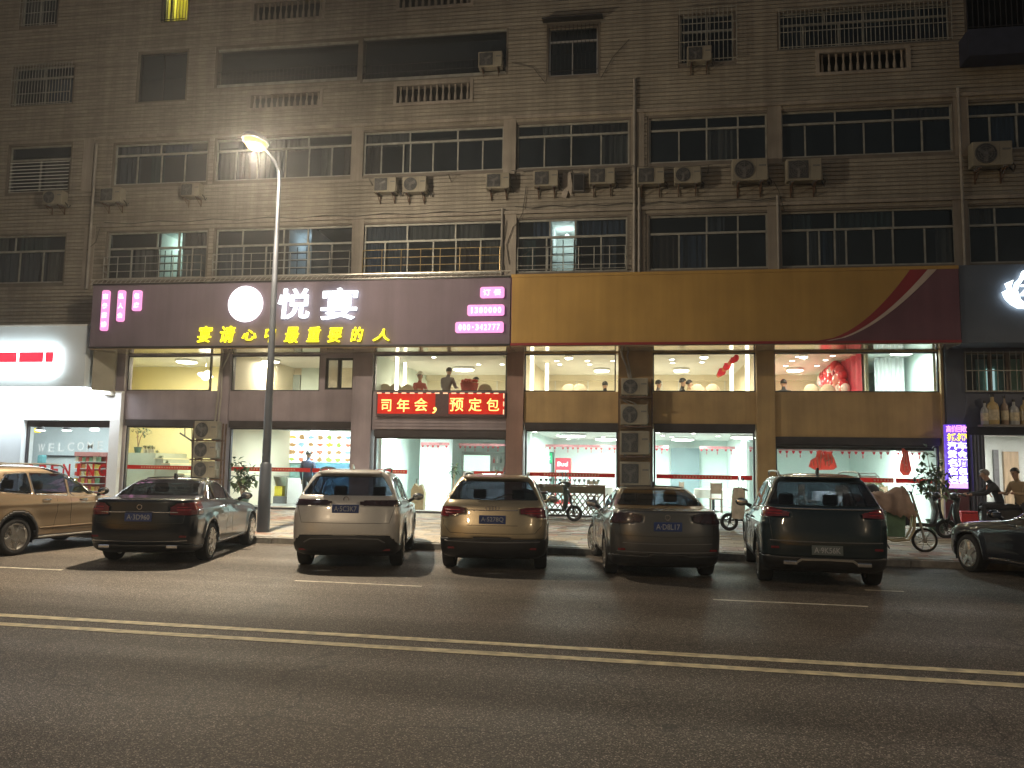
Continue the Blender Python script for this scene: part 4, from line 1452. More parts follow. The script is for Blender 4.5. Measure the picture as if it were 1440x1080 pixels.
# upper dining rooms
UB = 30.5
rm('interior_wall', XA + 0.102, XB, 28.0, 28.1, 3.102, 5.2, CREAM)
rm('interior_wall', XB, XB + 0.1, IN, UB, 3.102, 5.2, COOL_W)
rm('interior_wall', XB + 0.102, XS1 - 0.125, UB, UB + 0.1, 3.102, 5.2, CREAM)
rm('interior_wall', XC - 0.05, XC + 0.05, IN, UB - 0.002, 3.102, 5.2, CREAM)
rm('interior_wall', XD - 0.05, XD + 0.05, IN, UB - 0.002, 3.102, 5.2, CREAM)
XP = X(1214, 4.5, 24.0) + 0.04
rm('interior_wall', XP, XP + 0.08, IN + 0.3, UB - 0.002, 3.102, 5.2, COOL_W)
rm('ceiling', XA + 0.102, XS1 - 0.125, IN, UB, 5.202, 5.3, CEIL_M)
for x0, x1 in ((XB + .11, XC - .06), (XC + .06, XD - .06), (XD + .06, XP - 0.01)):
    rm('cornice', x0, x1, UB - 0.25, UB - 0.003, 5.0, 5.198, CREAM)
    rm('ceiling_tray', x0 + 0.6, x1 - 0.6, IN + 0.7, UB - 1.0, 5.12, 5.198, CEIL_M)
# panel mouldings on the back walls
mb = MB()
for px0, px1 in ((585, 622), (780, 812), (826, 850), (930, 955), (1000, 1020), (1105, 1148), (640, 700)):
    p, q = at(px0, 545, UB), at(px1, 532, UB)
    for z0, z1, a, b in ((q.z - 0.04, q.z, p.x, q.x), (3.3, q.z, p.x, p.x + 0.04), (3.3, q.z, q.x - 0.04, q.x)):
        mb.box(a, b, UB - 0.03, UB - 0.004, z0, z1)
mb.build('wall_moulding', WHITE_PAINT, ROOMS, world=True)

LAMP_WHITE = glow('ceiling_lamp_white', (0.95, 1.0, 0.96), 9)
LAMP_WARM = glow('ceiling_lamp_warm', (1.0, 0.93, 0.75), 9)


def ceiling_lamp(x, y, z, r, watts, warm, label, shape='DISK'):
    col = (1.0, 0.90, 0.66) if warm else (0.86, 1.0, 0.96)
    t = thing('ceiling_lamp', label, 'ceiling lamp', (x, y, z), 0, 'round ceiling lamps in the restaurant')
    MB().lathe([(r * 1.05, 0), (r * 1.08, -0.03), (r, -0.07)], (0, 0, 0), 'z', 20).build('lamp_rim', WHITE_PAINT, t, True)
    MB().lathe([(r * 0.98, -0.071), (r * 0.9, -0.10), (r * 0.5, -0.12)], (0, 0, 0), 'z', 20).build('lit_diffuser', LAMP_WARM if warm else LAMP_WHITE, t, True)
    d = bpy.data.lights.new('ceiling_light', 'AREA')
    d.shape, d.size, d.energy, d.color = 'DISK', r * 1.9, watts, col
    lo = bpy.data.objects.new('ceiling_light', d)
    COL.objects.link(lo)
    lo.parent = t
    lo.location = (0, 0, -0.125)
    return t


W1 = 1.5
W2 = 2.65
ceiling_lamp(X(262, 4.9, 25.6), 25.6, 5.2, 0.35, 100 * W1, True, 'round lamp over the yellow stair hall')
ceiling_lamp(X(365, 2.7, 26), 26, 2.9, 0.3, 55 * W2, False, 'round lamp in the menu room by the potted plant')
ceiling_lamp(X(450, 2.7, 25.6), 25.6, 2.9, 0.3, 60 * W2, False, 'round lamp in front of the lit menu board')
ceiling_lamp(X(560, 2.7, 26), 26, 2.9, 0.35, 75 * W2, False, 'round lamp by the white column of the bar room')
ceiling_lamp(X(692, 2.7, 27), 27, 2.9, 0.35, 75 * W2, False, 'oval-looking lamp over the bottle shelves')
ceiling_lamp(X(806, 2.75, 27.5), 27.5, 2.9, 0.42, 95 * W2, False, 'larger lamp over the drinks fridges')
ceiling_lamp(X(853, 2.75, 30.5), 30.5, 2.9, 0.42, 70 * W2, False, 'lamp deeper in the room beside the stacked units pillar')
ceiling_lamp(X(1046, 2.75, 27.5), 27.5, 2.9, 0.42, 95 * W2, False, 'larger lamp in the white room by the yellow pillar')
ceiling_lamp(X(960, 2.75, 30), 30, 2.9, 0.40, 70 * W2, False, 'lamp deeper in the white room by the grey panel')
ceiling_lamp(X(1150, 2.75, 26.5), 26.5, 2.9, 0.40, 95 * W2, False, 'lamp behind the wider red window sticker')
ceiling_lamp(X(1270, 2.75, 26.5), 26.5, 2.9, 0.40, 85 * W2, False, 'lamp behind the narrow red window sticker')
ceiling_lamp(X(380, 4.9, 25.6), 25.6, 5.2, 0.3, 80 * W1, True, 'lamp in the upper landing room')
ceiling_lamp(X(652, 4.9, 27.2), 27.2, 5.11, 0.36, 135 * W1, True, 'bright oval lamp over the standing guests upstairs')
ceiling_lamp(X(800, 4.9, 24.3), 24.3, 5.11, 0.12, 22 * W1, True, 'upstairs lamp nearest the paired light strips')
ceiling_lamp(X(990, 4.9, 24.3), 24.3, 5.11, 0.12, 22 * W1, True, 'upstairs lamp above the seated guests')
ceiling_lamp(X(1130, 4.9, 24.3), 24.3, 5.11, 0.12, 22 * W1, True, 'upstairs lamp left of the balloons')
ceiling_lamp(X(846, 4.9, 27.6), 27.6, 5.11, 0.26, 100 * W1, True, 'added upstairs lamp deeper in the room with paired light strips')  # this lamp and the next two are added to brighten the rooms
ceiling_lamp(X(958, 4.9, 27.6), 27.6, 5.11, 0.26, 100 * W1, True, 'added upstairs lamp deeper in the room of the seated couple')
ceiling_lamp(X(1118, 4.9, 27.6), 27.6, 5.11, 0.26, 85 * W1, True, 'added upstairs lamp deeper in the party room')
ceiling_lamp(X(1268, 4.9, 24.3), 24.3, 5.2, 0.3, 24 * W2, False, 'upstairs lamp among the white drapes')
d = bpy.data.lights.new('store_ceiling_light', 'AREA')
d.shape, d.size, d.size_y, d.energy, d.color = 'RECTANGLE', 5.5, 1.6, 170, (0.9, 1.0, 1.0)
lo = bpy.data.objects.new('store_ceiling_light', d)
COL.objects.link(lo)
lo.location = (-18.6, 25.2, 3.42)
d = bpy.data.lights.new('right_shop_light', 'AREA')
d.shape, d.size, d.size_y, d.energy, d.color = 'RECTANGLE', 2.5, 0.5, 90, (1.0, 0.98, 0.92)
lo = bpy.data.objects.new('right_shop_light', d)
COL.objects.link(lo)
lo.location = (X(1432, 2.7, 24.8), 24.6, 2.87)

# small recessed downlights (copies of one)
DL = None
for room, z, pts in (('upper dining room over the beige chairs', 5.112, ((783, 507, 0), (787, 512, 0), (826, 507, 0), (829, 512, 0), (862, 507, 0), (945, 505, 0), (946, 510, 0), (992, 503, 0), (987, 509, 0), (840, 523, 0))),
                     ('party room with balloons', 5.112, ((1105, 514, 0), (1114, 507, 0), (1122, 501, 0), (1149, 514, 0), (1161, 506, 0), (1171, 500, 0))),
                     ('white street-level dining room', 2.897, ((752, 607, 0), (785, 612, 0), (790, 614, 0), (799, 618, 0), (848, 614, 0), (932, 612, 0), (945, 614, 0), (975, 609, 0), (1010, 613, 0), (925, 608, 0))),
                     ('bar room with bottle shelves', 2.897, ((600, 620, 0), (640, 620, 0))), ('guests room upstairs', 5.112, ((673, 512, 0), (706, 512, 0), (610, 502, 0)))):
    for kk, (px, py, _) in enumerate(pts):
        dd = FWD + RIGHT * ((px - 720) / CAM_F) - UP * ((py - 540) / CAM_F)
        t_ = (z - CAM_H) / dd.z
        p = Vector((0, 0, CAM_H)) + dd * t_
        p.y = min(max(p.y, 24.2), 32.5)
        p.x = X(px, z, p.y)
        if p.y > 30.2 and z > 4:
            p.y = 30.0
        lab = ORD[kk] + ' small recessed downlight from the left in the ' + room
        if DL is None:
            DL = thing('downlight', lab, 'downlight', p, 0, 'recessed ceiling downlights')
            MB().lathe([(0.09, 0), (0.10, -0.012), (0.075, -0.014)], (0, 0, 0), 'z', 14).build('trim_ring', WHITE_PAINT, DL, True)
            MB().lathe([(0.074, -0.013), (0.06, -0.018)], (0, 0, 0), 'z', 14).build('lit_lens', glow('downlight_lens', (1.0, 0.98, 0.9), 14), DL, True)
        else:
            copy_tree(DL, p, label=lab)

# upright light strips on the dining-room walls
STRIP_L = glow('light_strip', (1.0, 0.92, 0.68), 4.5)
for px, y, lab in ((748, 24.3, 'upright light strip nearest the window beside the brown pillar'), (769, 26.5, 'second upright light strip along the same wall as the pillar'),
                   (558, 24.6, 'upright light strip behind the three beige chairs'), (569, 26.2, 'slimmer upright light strip next to the standing guest in white hat'),
                   (1051, 24.3, 'upright light strip nearest the window left of the yellow pillar'), (1029, 26.3, 'upright light strip beside the red paper streamer')):
    x = XC + 0.06 if 700 < px < 800 else XB + 0.11 if px < 700 else XD - 0.09
    x = X(px, 4.5, y)
    t = thing('light_strip', lab, 'wall light', (x, y, 3.2), 0, 'upright wall light strips')
    MB().box(-0.07, 0.07, 0, 0.05, 0, 1.98).build('strip_channel', WHITE_PAINT, t)
    MB().box(-0.05, 0.05, -0.012, -0.001, 0.02, 1.96).build('lit_strip', STRIP_L, t)

# ---- stair hall: landing, steps, plants, chandelier
HY = 25.2
t = thing('staircase', 'pale lit staircase stepping down to the right in the yellow hall', 'staircase', (X(215, 1.5, HY), HY + 0.6, ZS))
TREAD = mat('stair_tread', (0.72, 0.66, 0.45), 0.4, 0, 0.08, 2)
RISER = mat('stair_side', (0.42, 0.46, 0.38), 0.7, 0, 0.1, 1.5)
lx = X(219, 2.0, HY)
part('landing', MB().box(X(178, 2, HY), lx, HY, HY + 1.9, ZS, 2.02), RISER, t)
for i in range(8):
    x = lx + i * 0.27
    part('step', MB().box(x, x + 0.27, HY + 0.02, HY + 1.6, ZS, 1.86 - i * 0.17 - 0.04), RISER, t)
    part('tread', MB().box(x - 0.03, x + 0.28, HY - 0.02, HY + 1.62, 1.862 - i * 0.17 - 0.04, 1.862 - i * 0.17), TREAD, t)
mb = MB()
p0, p1 = at(253, 609, HY + 1.6), at(300, 640, HY + 1.6)
mb.tube([p0, p1], 0.03, 6)
for px, y0, y1 in ((260, 600, 614), (270, 598, 670), (283, 628, 668)):
    mb.tube([at(px, y0, HY + 1.6), at(px, y1, HY + 1.6)], 0.022, 6)
part('handrail', mb, DARK_METAL, t, True)
LEAF_MS = [mat('leaf_%s' % k, c, 0.55, 0, 0.3, 9) for k, c in (('dark', (0.035, 0.065, 0.03)), ('mid', (0.06, 0.11, 0.045)), ('light', (0.10, 0.16, 0.06)))]
POT_M = mat('green_pot', (0.05, 0.11, 0.08), 0.4, 0, 0.15, 5)
CLAY_M = mat('pale_pot', (0.45, 0.40, 0.30), 0.5, 0, 0.15, 5)


def plant(name, label, loc, h, spread, n, leaf, pot=(0.14, 0.26), trunk=0.4, potm=None, seed=1, cat='plant', group=None):
    r = random.Random(seed)
    t = thing(name, label, cat, loc, r.uniform(0, 6), group)
    if pot:
        pr, ph = pot
        MB().lathe([(pr * 0.7, 0), (pr, ph * 0.92), (pr * 1.08, ph * 0.94), (pr * 1.08, ph), (pr * 0.9, ph), (pr * 0.88, ph * 0.9)], (0, 0, 0), 'z', 14).build('pot', potm or POT_M, t, True)
        z0 = ph * 0.9
    else:
        z0 = 0
    st, lv = MB(), MB()
    for k in range(max(3, n // 16)):
        a = r.uniform(0, 6.28)
        e = Vector((math.cos(a) * spread * r.uniform(0.2, 0.8), math.sin(a) * spread * r.uniform(0.2, 0.8), z0 + (h - z0) * r.uniform(trunk, 0.95)))
        mid = Vector((e.x * 0.3, e.y * 0.3, z0 + (e.z - z0) * 0.55))
        st.tube([(0, 0, z0), mid, e], [0.014, 0.010, 0.004], 5)
        for q in range(16):
            f = r.uniform(0.45, 1.0)
            b = mid.lerp(e, f) + Vector((r.gauss(0, 1), r.gauss(0, 1), r.gauss(0, 0.8))) * spread * 0.22
            d = Vector((r.gauss(0, 1), r.gauss(0, 1), r.gauss(0, 0.7))).normalized()
            s = d.cross(Vector((0, 0, 1)))
            s = s.normalized() if s.length > .1 else Vector((1, 0, 0))
            L, wd = leaf * r.uniform(0.7, 1.3), leaf * 0.28
            lv.cur = r.choice((0, 0, 1, 1, 2))
            lv.add([b, b + d * L * .45 + s * wd, b + d * L + Vector((0, 0, -L * .25)), b + d * L * .45 - s * wd], [(0, 1, 2, 3)])
    st.build('stem', WOOD, t, True)
    o = lv.build('leaves', LEAF_MS, t)
    o['kind'] = 'stuff'
    return t


plant('potted_plant', 'slender potted tree on the stair landing in the yellow hall', (X(194, 2.2, HY + 0.5), HY + 0.5, 2.022), 1.05, 0.42, 64, 0.13, (0.13, 0.2), 0.6, seed=3)
PP = None
for i, (px, py, lab) in enumerate(((204, 0, 'first of the row on the stair landing, beside the slender tree'), (209, 0, 'second of the row on the landing'), (214, 0, 'last of the row at the landing edge'),
                                  (221, 1, 'on the top stair tread'), (226, 2, 'on the second stair tread'), (234, 3, 'on the third stair tread'))):
    z = 2.022 if py == 0 else 1.864 - (py - 1) * 0.17
    PPt = plant('small_pot_plant', 'little pale pot ' + lab, (X(px, z, HY + 0.2), HY + 0.2, z), 0.26, 0.08, 10, 0.06, (0.07, 0.13), 0.5, CLAY_M, 20 + i, 'pot plant', 'little pots along the stairs')
t = thing('chandelier', 'white glowing chandelier hanging at the edge of the yellow upper window', 'chandelier', (X(290, 4.7, 25.0), 25.0, 4.35))
part('rod', MB().cyl((X(290, 4.7, 25.0), 25.0, 4.75), (X(290, 4.7, 25.0), 25.0, 5.2), 0.012), CHROME, t)
for dx, dz, r in ((-0.17, 0.3, 0.13), (0.05, 0.36, 0.12), (-0.02, 0.18, 0.14), (0.13, 0.22, 0.11)):
    MB().lathe([(0.02, 0.06), (r, 0.0), (r * 0.6, -0.07), (0.02, -0.09)], (dx, 0, dz), 'z', 12).build('lit_petal', glow('chandelier_glow', (1.0, 0.95, 0.8), 5), t, True)

# ---- menu room: backlit menu, counter, door, plant
MY = 27.9
p, q = at(391, 650, MY), at(497, 606, MY)
t = thing('menu_board', 'large backlit menu board with rows of dish pictures above the counter', 'menu board', ((p.x + q.x) / 2, MY, p.z))
part('board_frame', MB().box(p.x - 0.04, q.x + 0.04, MY, MY + 0.09, p.z - 0.05, q.z + 0.04), GREY_PLASTIC, t)
part('lit_face', MB().box(p.x, q.x, MY - 0.012, MY - 0.002, p.z, q.z), glow('menu_white', (0.97, 1.0, 0.97), 1.5), t)
DISH = [glow('dish_%s' % k, c, 0.75, 0.5, 25) for k, c in (('green', (0.45, 0.62, 0.12)), ('gold', (0.85, 0.62, 0.10)), ('red', (0.85, 0.22, 0.12)), ('brown', (0.50, 0.30, 0.12)), ('blue', (0.35, 0.62, 0.75)), ('yellow', (0.92, 0.85, 0.12)))]
w_, h_ = (q.x - p.x) / 8, (q.z - p.z) / 4.35
r = random.Random(5)
for j in range(4):
    for i in range(8):
        cx, cz = p.x + (i + 0.5) * w_, p.z + (j + 0.42) * h_
        mb = MB()
        mm = r.choice(DISH)
        rx, rz_ = w_ * 0.45 * r.uniform(0.7, 1.05), h_ * 0.36 * r.uniform(0.6, 1.1)
        pts = [(cx + rx * math.cos(a) * r.uniform(0.6, 1.1), cz + rz_ * math.sin(a) * r.uniform(0.5, 1.15)) for a in [RAD(30 * k) for k in range(12)]]
        mb.prism(pts, MY - 0.018, MY - 0.013)
        mb.build('dish_picture', mm, t, world=True)
# left-hand door, cream panel and small notice in the menu room
part_r = lambda n, a, b, y0, y1, z0, z1, m: MB().box(a, b, y0, y1, z0, z1).build(n, m, ROOMS, world=True)
part_r('cream_panel', X(329, 1.6, 27.9), X(352, 1.6, 27.9), 27.9, 27.99, ZS, 2.85, YELLOW_W)
part_r('side_door', X(357, 1.6, 27.9), X(373, 1.6, 27.9), 27.92, 27.99, ZS, 2.2, mat('grey_door', (0.40, 0.45, 0.46), 0.5, 0, 0.1, 2))
part_r('notice', X(359, 2.5, 27.9), X(369, 2.5, 27.9), 27.93, 27.99, 2.4, 2.7, mat('notice_grey', (0.35, 0.37, 0.42), 0.5, 0, 0.5, 14))
CY = 26.6
t = thing('service_counter', 'pale service counter with glass top under the lit menu', 'counter', (X(425, 1.0, CY), CY, ZS))
ca, cb = X(404, 1, CY), X(426, 1, CY)
part('counter_body', MB().box(ca, cb, CY, CY + 0.6, ZS, 1.25), WHITE_PAINT, t, bevel=0.01)
part('glass_case', MB().box(X(406, 1, CY), X(427, 1, CY), CY + 0.02, CY + 0.55, 1.252, 1.75), glass('display_glass', (0.75, 0.92, 0.88), 0.75, 0.03, (0.4, 0.6, 0.55)), t)
part('lower_shelf', MB().box(X(378, 1, CY), ca - 0.01, CY + 0.1, CY + 0.5, ZS, 0.62), GREY_PLASTIC, t)
part('shelf_top', MB().box(X(378, 1, CY), ca - 0.01, CY + 0.05, CY + 0.55, 1.28, 1.32), ALU, t)
part('shelf_post', MB().box(X(401, 1, CY), X(402, 1, CY), CY + 0.06, CY + 0.10, 0.62, 1.28).box(X(381, 1, CY), X(382, 1, CY), CY + 0.06, CY + 0.10, 0.62, 1.28), ALU, t)
t2 = thing('yellow_box', 'bright yellow box on the low shelf beside the lamp pole', 'box', (X(391, 0.8, CY + 0.3), CY + 0.3, 0.622))
YB = mat('bright_yellow', (0.80, 0.66, 0.05), 0.5, 0, 0.1, 5)
MB().box(-0.2, 0.2, -0.12, 0.12, 0, 0.30).build('box_body', YB, t2, bevel=0.01)
MB().box(-0.21, 0.21, -0.13, 0.13, 0.302, 0.34).build('box_lid', mat('yellow_lid', (0.65, 0.5, 0.04), 0.5, 0, 0.1, 5), t2, bevel=0.006)
t3 = thing('banquette', 'blue upholstered bench back with lit green edge below the menu', 'bench', (X(465, 1, 27.4), 27.3, ZS))
ba, bb = X(424, 1, 27.3), X(497, 1, 27.3)
part('bench_back', MB().box(ba, bb, 27.3, 27.5, ZS, 1.78), mat('blue_upholstery', (0.10, 0.26, 0.38), 0.7, 0, 0.15, 4), t3, bevel=0.03)
part('lit_edge', MB().box(ba, bb, 27.27, 27.52, 1.785, 1.82), glow('green_edge', (0.35, 0.85, 0.7), 0.8), t3)
part('bench_seat', MB().box(ba, bb, 26.95, 27.295, ZS, 0.82), MATS['blue_upholstery'], t3, bevel=0.03)
plant('potted_plant', 'bushy potted plant on the pavement between black sedan and lamp pole', (X(340, 0.6, 22.6), 22.6, walk_z(22.6)), 1.55, 0.42, 190, 0.2, (0.2, 0.35), 0.35, seed=8)

# ---- bar room: side menu posters, white column, shelves with bottles
t = thing('menu_poster', 'backlit yellow-green menu poster on the bar room wall', 'poster', (X(579, 2, 30), 30, 1.6))
p, q = at(566, 651, 29.9), at(590, 610, 29.9)
part('poster_frame', MB().box(p.x - 0.05, q.x + 0.05, 29.92, 29.98, p.z - 0.05, q.z + 0.05), ALU, t)
part('lit_face', MB().box(p.x, q.x, 29.905, 29.918, p.z, q.z), glow('poster_lit', (0.95, 1.0, 0.80), 1.1, 0.25, 9), t)
r = random.Random(9)
for j in range(5):
    mb = MB()
    for i in range(3):
        cx, cz = p.x + (i + 0.5) * (q.x - p.x) / 3, p.z + (j + 0.5) * (q.z - p.z) / 5
        mb.lathe([(0.085, 0), (0.085, 0.004)], (cx, 29.896, cz), 'y', 9)
    mb.build('dish_picture', r.choice(DISH), t, world=True)
part_r('wall_block', X(534, 1.5, 30.0), X(600, 1.5, 30.0), 30.0, 30.1, ZS, 2.9, mat('grey_green_wall', (0.45, 0.54, 0.52), 0.7, 0, 0.06, 1))
part_r('white_column', X(590, 1.5, 28), X(630, 1.5, 28), 28.0, 28.6, ZS, 2.9, mat('bright_column', (0.80, 0.88, 0.86), 0.5, 0, 0.03, 1))
SHY = 31.0
t = thing('bottle_shelf', 'wall shelf unit with a pale screen and rows of bottles in the bar room', 'shelf', (X(682, 1.5, SHY), SHY, ZS))
sa, sb_ = X(650, 1.5, SHY), X(713, 1.5, SHY)
FR = mat('shelf_grey', (0.28, 0.30, 0.27), 0.5, 0, 0.15, 3)
part('back_panel', MB().box(sa, sb_, SHY + 0.3, SHY + 0.35, ZS, 2.32), FR, t)
for z in (1.30, 1.52, 1.86, 2.28):
    part('shelf_board', MB().box(sa, sb_, SHY, SHY + 0.298, z, z + 0.035), FR, t)
part('upright', MB().box(sa - 0.04, sa - 0.002, SHY, SHY + 0.35, ZS, 2.32), FR, t)
part('lower_cupboard', MB().box(sa, sb_, SHY + 0.002, SHY + 0.295, ZS, 1.298), WHITE_PAINT, t)
part('pale_screen', MB().box(sa + 0.05, X(689, 1.9, SHY), SHY - 0.02, SHY - 0.002, 1.57, 2.18), glow('screen_pale', (0.78, 1.0, 0.86), 0.75), t)
bt = None
cols = [mat('shelf_bottle_%d' % i, c, 0.3, 0, 0.2, 6) for i, c in enumerate(((0.06, 0.09, 0.07), (0.5, 0.5, 0.46), (0.35, 0.06, 0.05), (0.12, 0.07, 0.04), (0.25, 0.35, 0.30)))]
protos = []
r = random.Random(3)
k = 0
for z, xa, xb in ((1.555, X(691, 1.7, SHY), sb_), (1.335, sa + 0.1, sb_), (1.895, X(691, 2, SHY), sb_)):
    x = xa + 0.08
    nb = 0
    while x < xb - 0.05:
        c = r.randrange(5)
        me = None
        for cc, m_ in protos:
            if cc == c:
                me = m_
        if me is None:
            me = MB().lathe([(0.04, 0), (0.042, 0.13), (0.016, 0.18), (0.016, 0.25)], (0, 0, 0), 'z', 8).mesh('bottle', cols[c], True)
            protos.append((c, me))
        o = link('bottle', me)
        o.location = (x, SHY + 0.1, z)
        s = r.uniform(0.7, 1.1) if z > 1.4 else r.uniform(0.5, 0.72)
        o.scale = (1, 1, s)
        nb += 1
        tag(o, ['dark green', 'clear', 'red', 'brown', 'pale green'][c] + ' bottle, ' + ORD[nb - 1] + ' from the left on the ' + {1.555: 'middle', 1.335: 'lowest', 1.895: 'top'}[z] + ' bar shelf', 'bottle', 'bottles on the bar shelves')
        x += r.uniform(0.10, 0.17)
t = thing('gift_bag', 'brown paper bag standing on the floor right of the white car', 'bag', (X(588, 0.7, 25), 25, ZS))
MB().prism([(-0.2, 0), (0.2, 0), (0.22, 0.55), (0.12, 0.80), (0.02, 0.72), (-0.10, 0.82), (-0.21, 0.6)], -0.13, 0.13).build('bag_body', mat('kraft_paper', (0.42, 0.33, 0.20), 0.8, 0, 0.2, 5), t, bevel=0.02)
MB().tube([(-0.08, 0, 0.78), (-0.06, 0, 0.95), (0.06, 0, 0.95), (0.08, 0, 0.74)], 0.012, 5).build('bag_handle', WOOD, t)
plant('vase_flowers', 'reddish twigs in a vase at the corner of the white column', (X(637, 1, 27.5), 27.5, ZS), 1.5, 0.22, 60, 0.16, (0.14, 0.45), 0.5, CLAY_M, 15, 'vase')

# ---- dining room downstairs: fridges, counter table, garlands
def fridge(px, w, h, body, head, headtxt, textm, label, lower):
    y = 31.6
    t = thing('drinks_fridge', label, 'fridge', (X(px, 1.5, y), y, ZS))
    w2 = w / 2
    MB().box(-w2, w2, 0.0, 0.6, 0, h).build('cabinet', body, t, bevel=0.015)
    MB().box(-w2 + 0.03, w2 - 0.03, -0.02, -0.002, h - 0.42, h - 0.04).build('lit_header', head, t)
    put_text(headtxt, 1, textm, (0, -0.03, h - 0.23), t, 'header_logo', 0.004, 0.01, 0.1, world=False, fit=(w * 0.72, 0.17))
    MB().box(-w2 + 0.06, w2 - 0.06, -0.018, -0.002, 0.15, h - 0.46).build('glass_door', lower, t)
    for k in range(4):
        MB().box(-w2 + 0.08, w2 - 0.08, -0.024, -0.0185, 0.3 + k * 0.3, 0.32 + k * 0.3).build('shelf_edge', ALU, t)
    MB().box(w2 - 0.10, w2 - 0.07, -0.05, -0.02, 0.7, 1.2).build('handle', CHROME, t)
    return t


fridge(766, 0.62, 1.98, mat('fridge_green_dark', (0.06, 0.14, 0.10), 0.4, 0, 0.1, 3), glow('fridge_green', (0.0, 0.42, 0.15), 0.85), '雪花', glow('fridge_text', (0.9, 1.0, 0.9), 1.6),
       'drinks fridge with lit green header and white lettering', glow('fridge_inside', (0.55, 0.55, 0.68), 0.5, 0.8, 6))
fridge(791, 0.58, 1.75, mat('fridge_red', (0.50, 0.02, 0.03), 0.4, 0, 0.1, 3), glow('fridge_red_lit', (0.62, 0.03, 0.06), 0.7), 'Bud', glow('fridge_text2', (1.0, 0.95, 0.9), 1.6),
       'shorter red drinks fridge with white script on its header', glow('fridge_inside2', (0.5, 0.75, 0.75), 0.6, 0.5, 6))
GARL = thin('garland_red', (0.60, 0.05, 0.09))


def garland(px0, px1, y, z, label):
    xa, xb = X(px0, z, y), X(px1, z, y)
    t = thing('pennant_garland', label, 'garland', ((xa + xb) / 2, y, z), 0, 'red hanging garlands')
    part('band', MB().box(xa, xb, y - 0.004, y + 0.004, z, z + 0.09), mat('garland_band', (0.62, 0.24, 0.26), 0.6, 0, 0.3, 8), t)
    x = xa + 0.06
    i = 0
    while x < xb - 0.04:
        mb = MB()
        mb.prism([(x - 0.045, z - 0.012), (x - 0.03, z - 0.06), (x, z - 0.10), (x + 0.03, z - 0.06), (x + 0.045, z - 0.012)], y - 0.003, y + 0.003)
        if i % 2:
            mb.box(x - 0.012, x + 0.012, y - 0.003, y + 0.003, z - 0.2, z - 0.11)
        part('pennant', mb, GARL, t)
        x += 0.185 if i % 4 != 3 else 0.3
        i += 1
    return t


garland(757, 868, 30.2, 2.52, 'red pennant garland over the drinks fridges')
garland(921, 940, 30.2, 2.52, 'short red garland left of the tall grey panel')
garland(984, 1061, 30.2, 2.52, 'red pennant garland right of the tall grey panel')
garland(592, 632, 27.8, 2.47, 'red pennant garland across the white column')
garland(645, 712, 29.5, 2.5, 'red garland above the bottle shelves')
garland(1094, 1252, 24.6, 2.36, 'long red garland above the wide red window sticker')
garland(1260, 1318, 24.6, 2.36, 'short red garland above the narrow red window sticker')
part_r('grey_panel', X(944, 1.5, 32.5), X(984, 1.5, 32.5), 32.6, 32.9, ZS, 2.6, mat('blue_grey_panel', (0.16, 0.22, 0.23), 0.5, 0, 0.1, 1))
part_r('black_soffit', xe[5][2] + 0.06, xe[5][3] - 0.06, GY + 0.15, GY + 0.5, 2.37, 2.9, mat('black_soffit', (0.012, 0.014, 0.02), 0.25, 0, 0.1, 2))
# hedge-fronted serving table on the street side with lattice front and cups
TY = 23.9
ta, tb = X(755, 1, TY), X(851, 1, TY)
t = thing('serving_table', 'long brown serving table with diamond lattice front behind the scooter', 'table', ((ta + tb) / 2, TY, ZS))
part('tabletop', MB().box(ta, tb, TY, TY + 0.6, 1.22, 1.27), WOOD, t, bevel=0.008)
part('apron', MB().box(ta + 0.02, tb - 0.02, TY + 0.02, TY + 0.05, 1.02, 1.218), mat('olive_apron', (0.14, 0.12, 0.06), 0.6, 0, 0.2, 3), t)
mb = MB()
x = ta
while x < tb - 0.1:
    mb.obox((x + 0.05, TY + 0.035, 0.7), (0.035, 0.02, 0.82), (0, 0.65, 0))
    mb.obox((x + 0.05, TY + 0.040, 0.7), (0.035, 0.02, 0.82), (0, -0.65, 0))
    x += 0.16
o = part('lattice', mb, mat('lattice_brown', (0.12, 0.07, 0.045), 0.55, 0, 0.2, 4), t)
for xa in (ta + 0.02, tb - 0.08):
    part('leg', MB().box(xa, xa + 0.06, TY + 0.5, TY + 0.56, ZS, 1.218), WOOD, t)
cup_me = MB().lathe([(0.03, 0), (0.03, 0.01), (0.008, 0.02), (0.008, 0.08), (0.04, 0.10), (0.045, 0.16)], (0, 0, 0), 'z', 8).mesh('goblet', mat('goblet_glass', (0.35, 0.36, 0.33), 0.2, 0.3, 0.2, 6), True)
x = ta + 0.1
i = 0
while x < tb - 0.1:
    o = link('goblet', cup_me)
    o.location = (x, TY + 0.15 + 0.12 * (i % 2), 1.271)
    tag(o, 'small glass goblet, ' + ORD[i] + ' from the left on the lattice-fronted table', 'glass', 'goblets on the serving table')
    x += 0.14
    i += 1
# red window stickers
def sticker(pts, strokes, label):
    y = GY - 0.018
    P_ = at_poly(pts, y)
    cx = sum(p[0] for p in P_) / len(P_)
    t = thing('window_sticker', label, 'window sticker', (cx, y, min(p[1] for p in P_)))
    part('red_shape', MB().prism(P_, y - 0.002, y + 0.002), thin('sticker_red', (0.80, 0.24, 0.20)), t)
    mb = MB()
    for s in strokes:
        mb.tube([at(x, yy, y - 0.004) for x, yy in s], 0.018, 5)
    part('pale_strokes', mb, thin('sticker_pale', (0.85, 0.60, 0.52)), t)


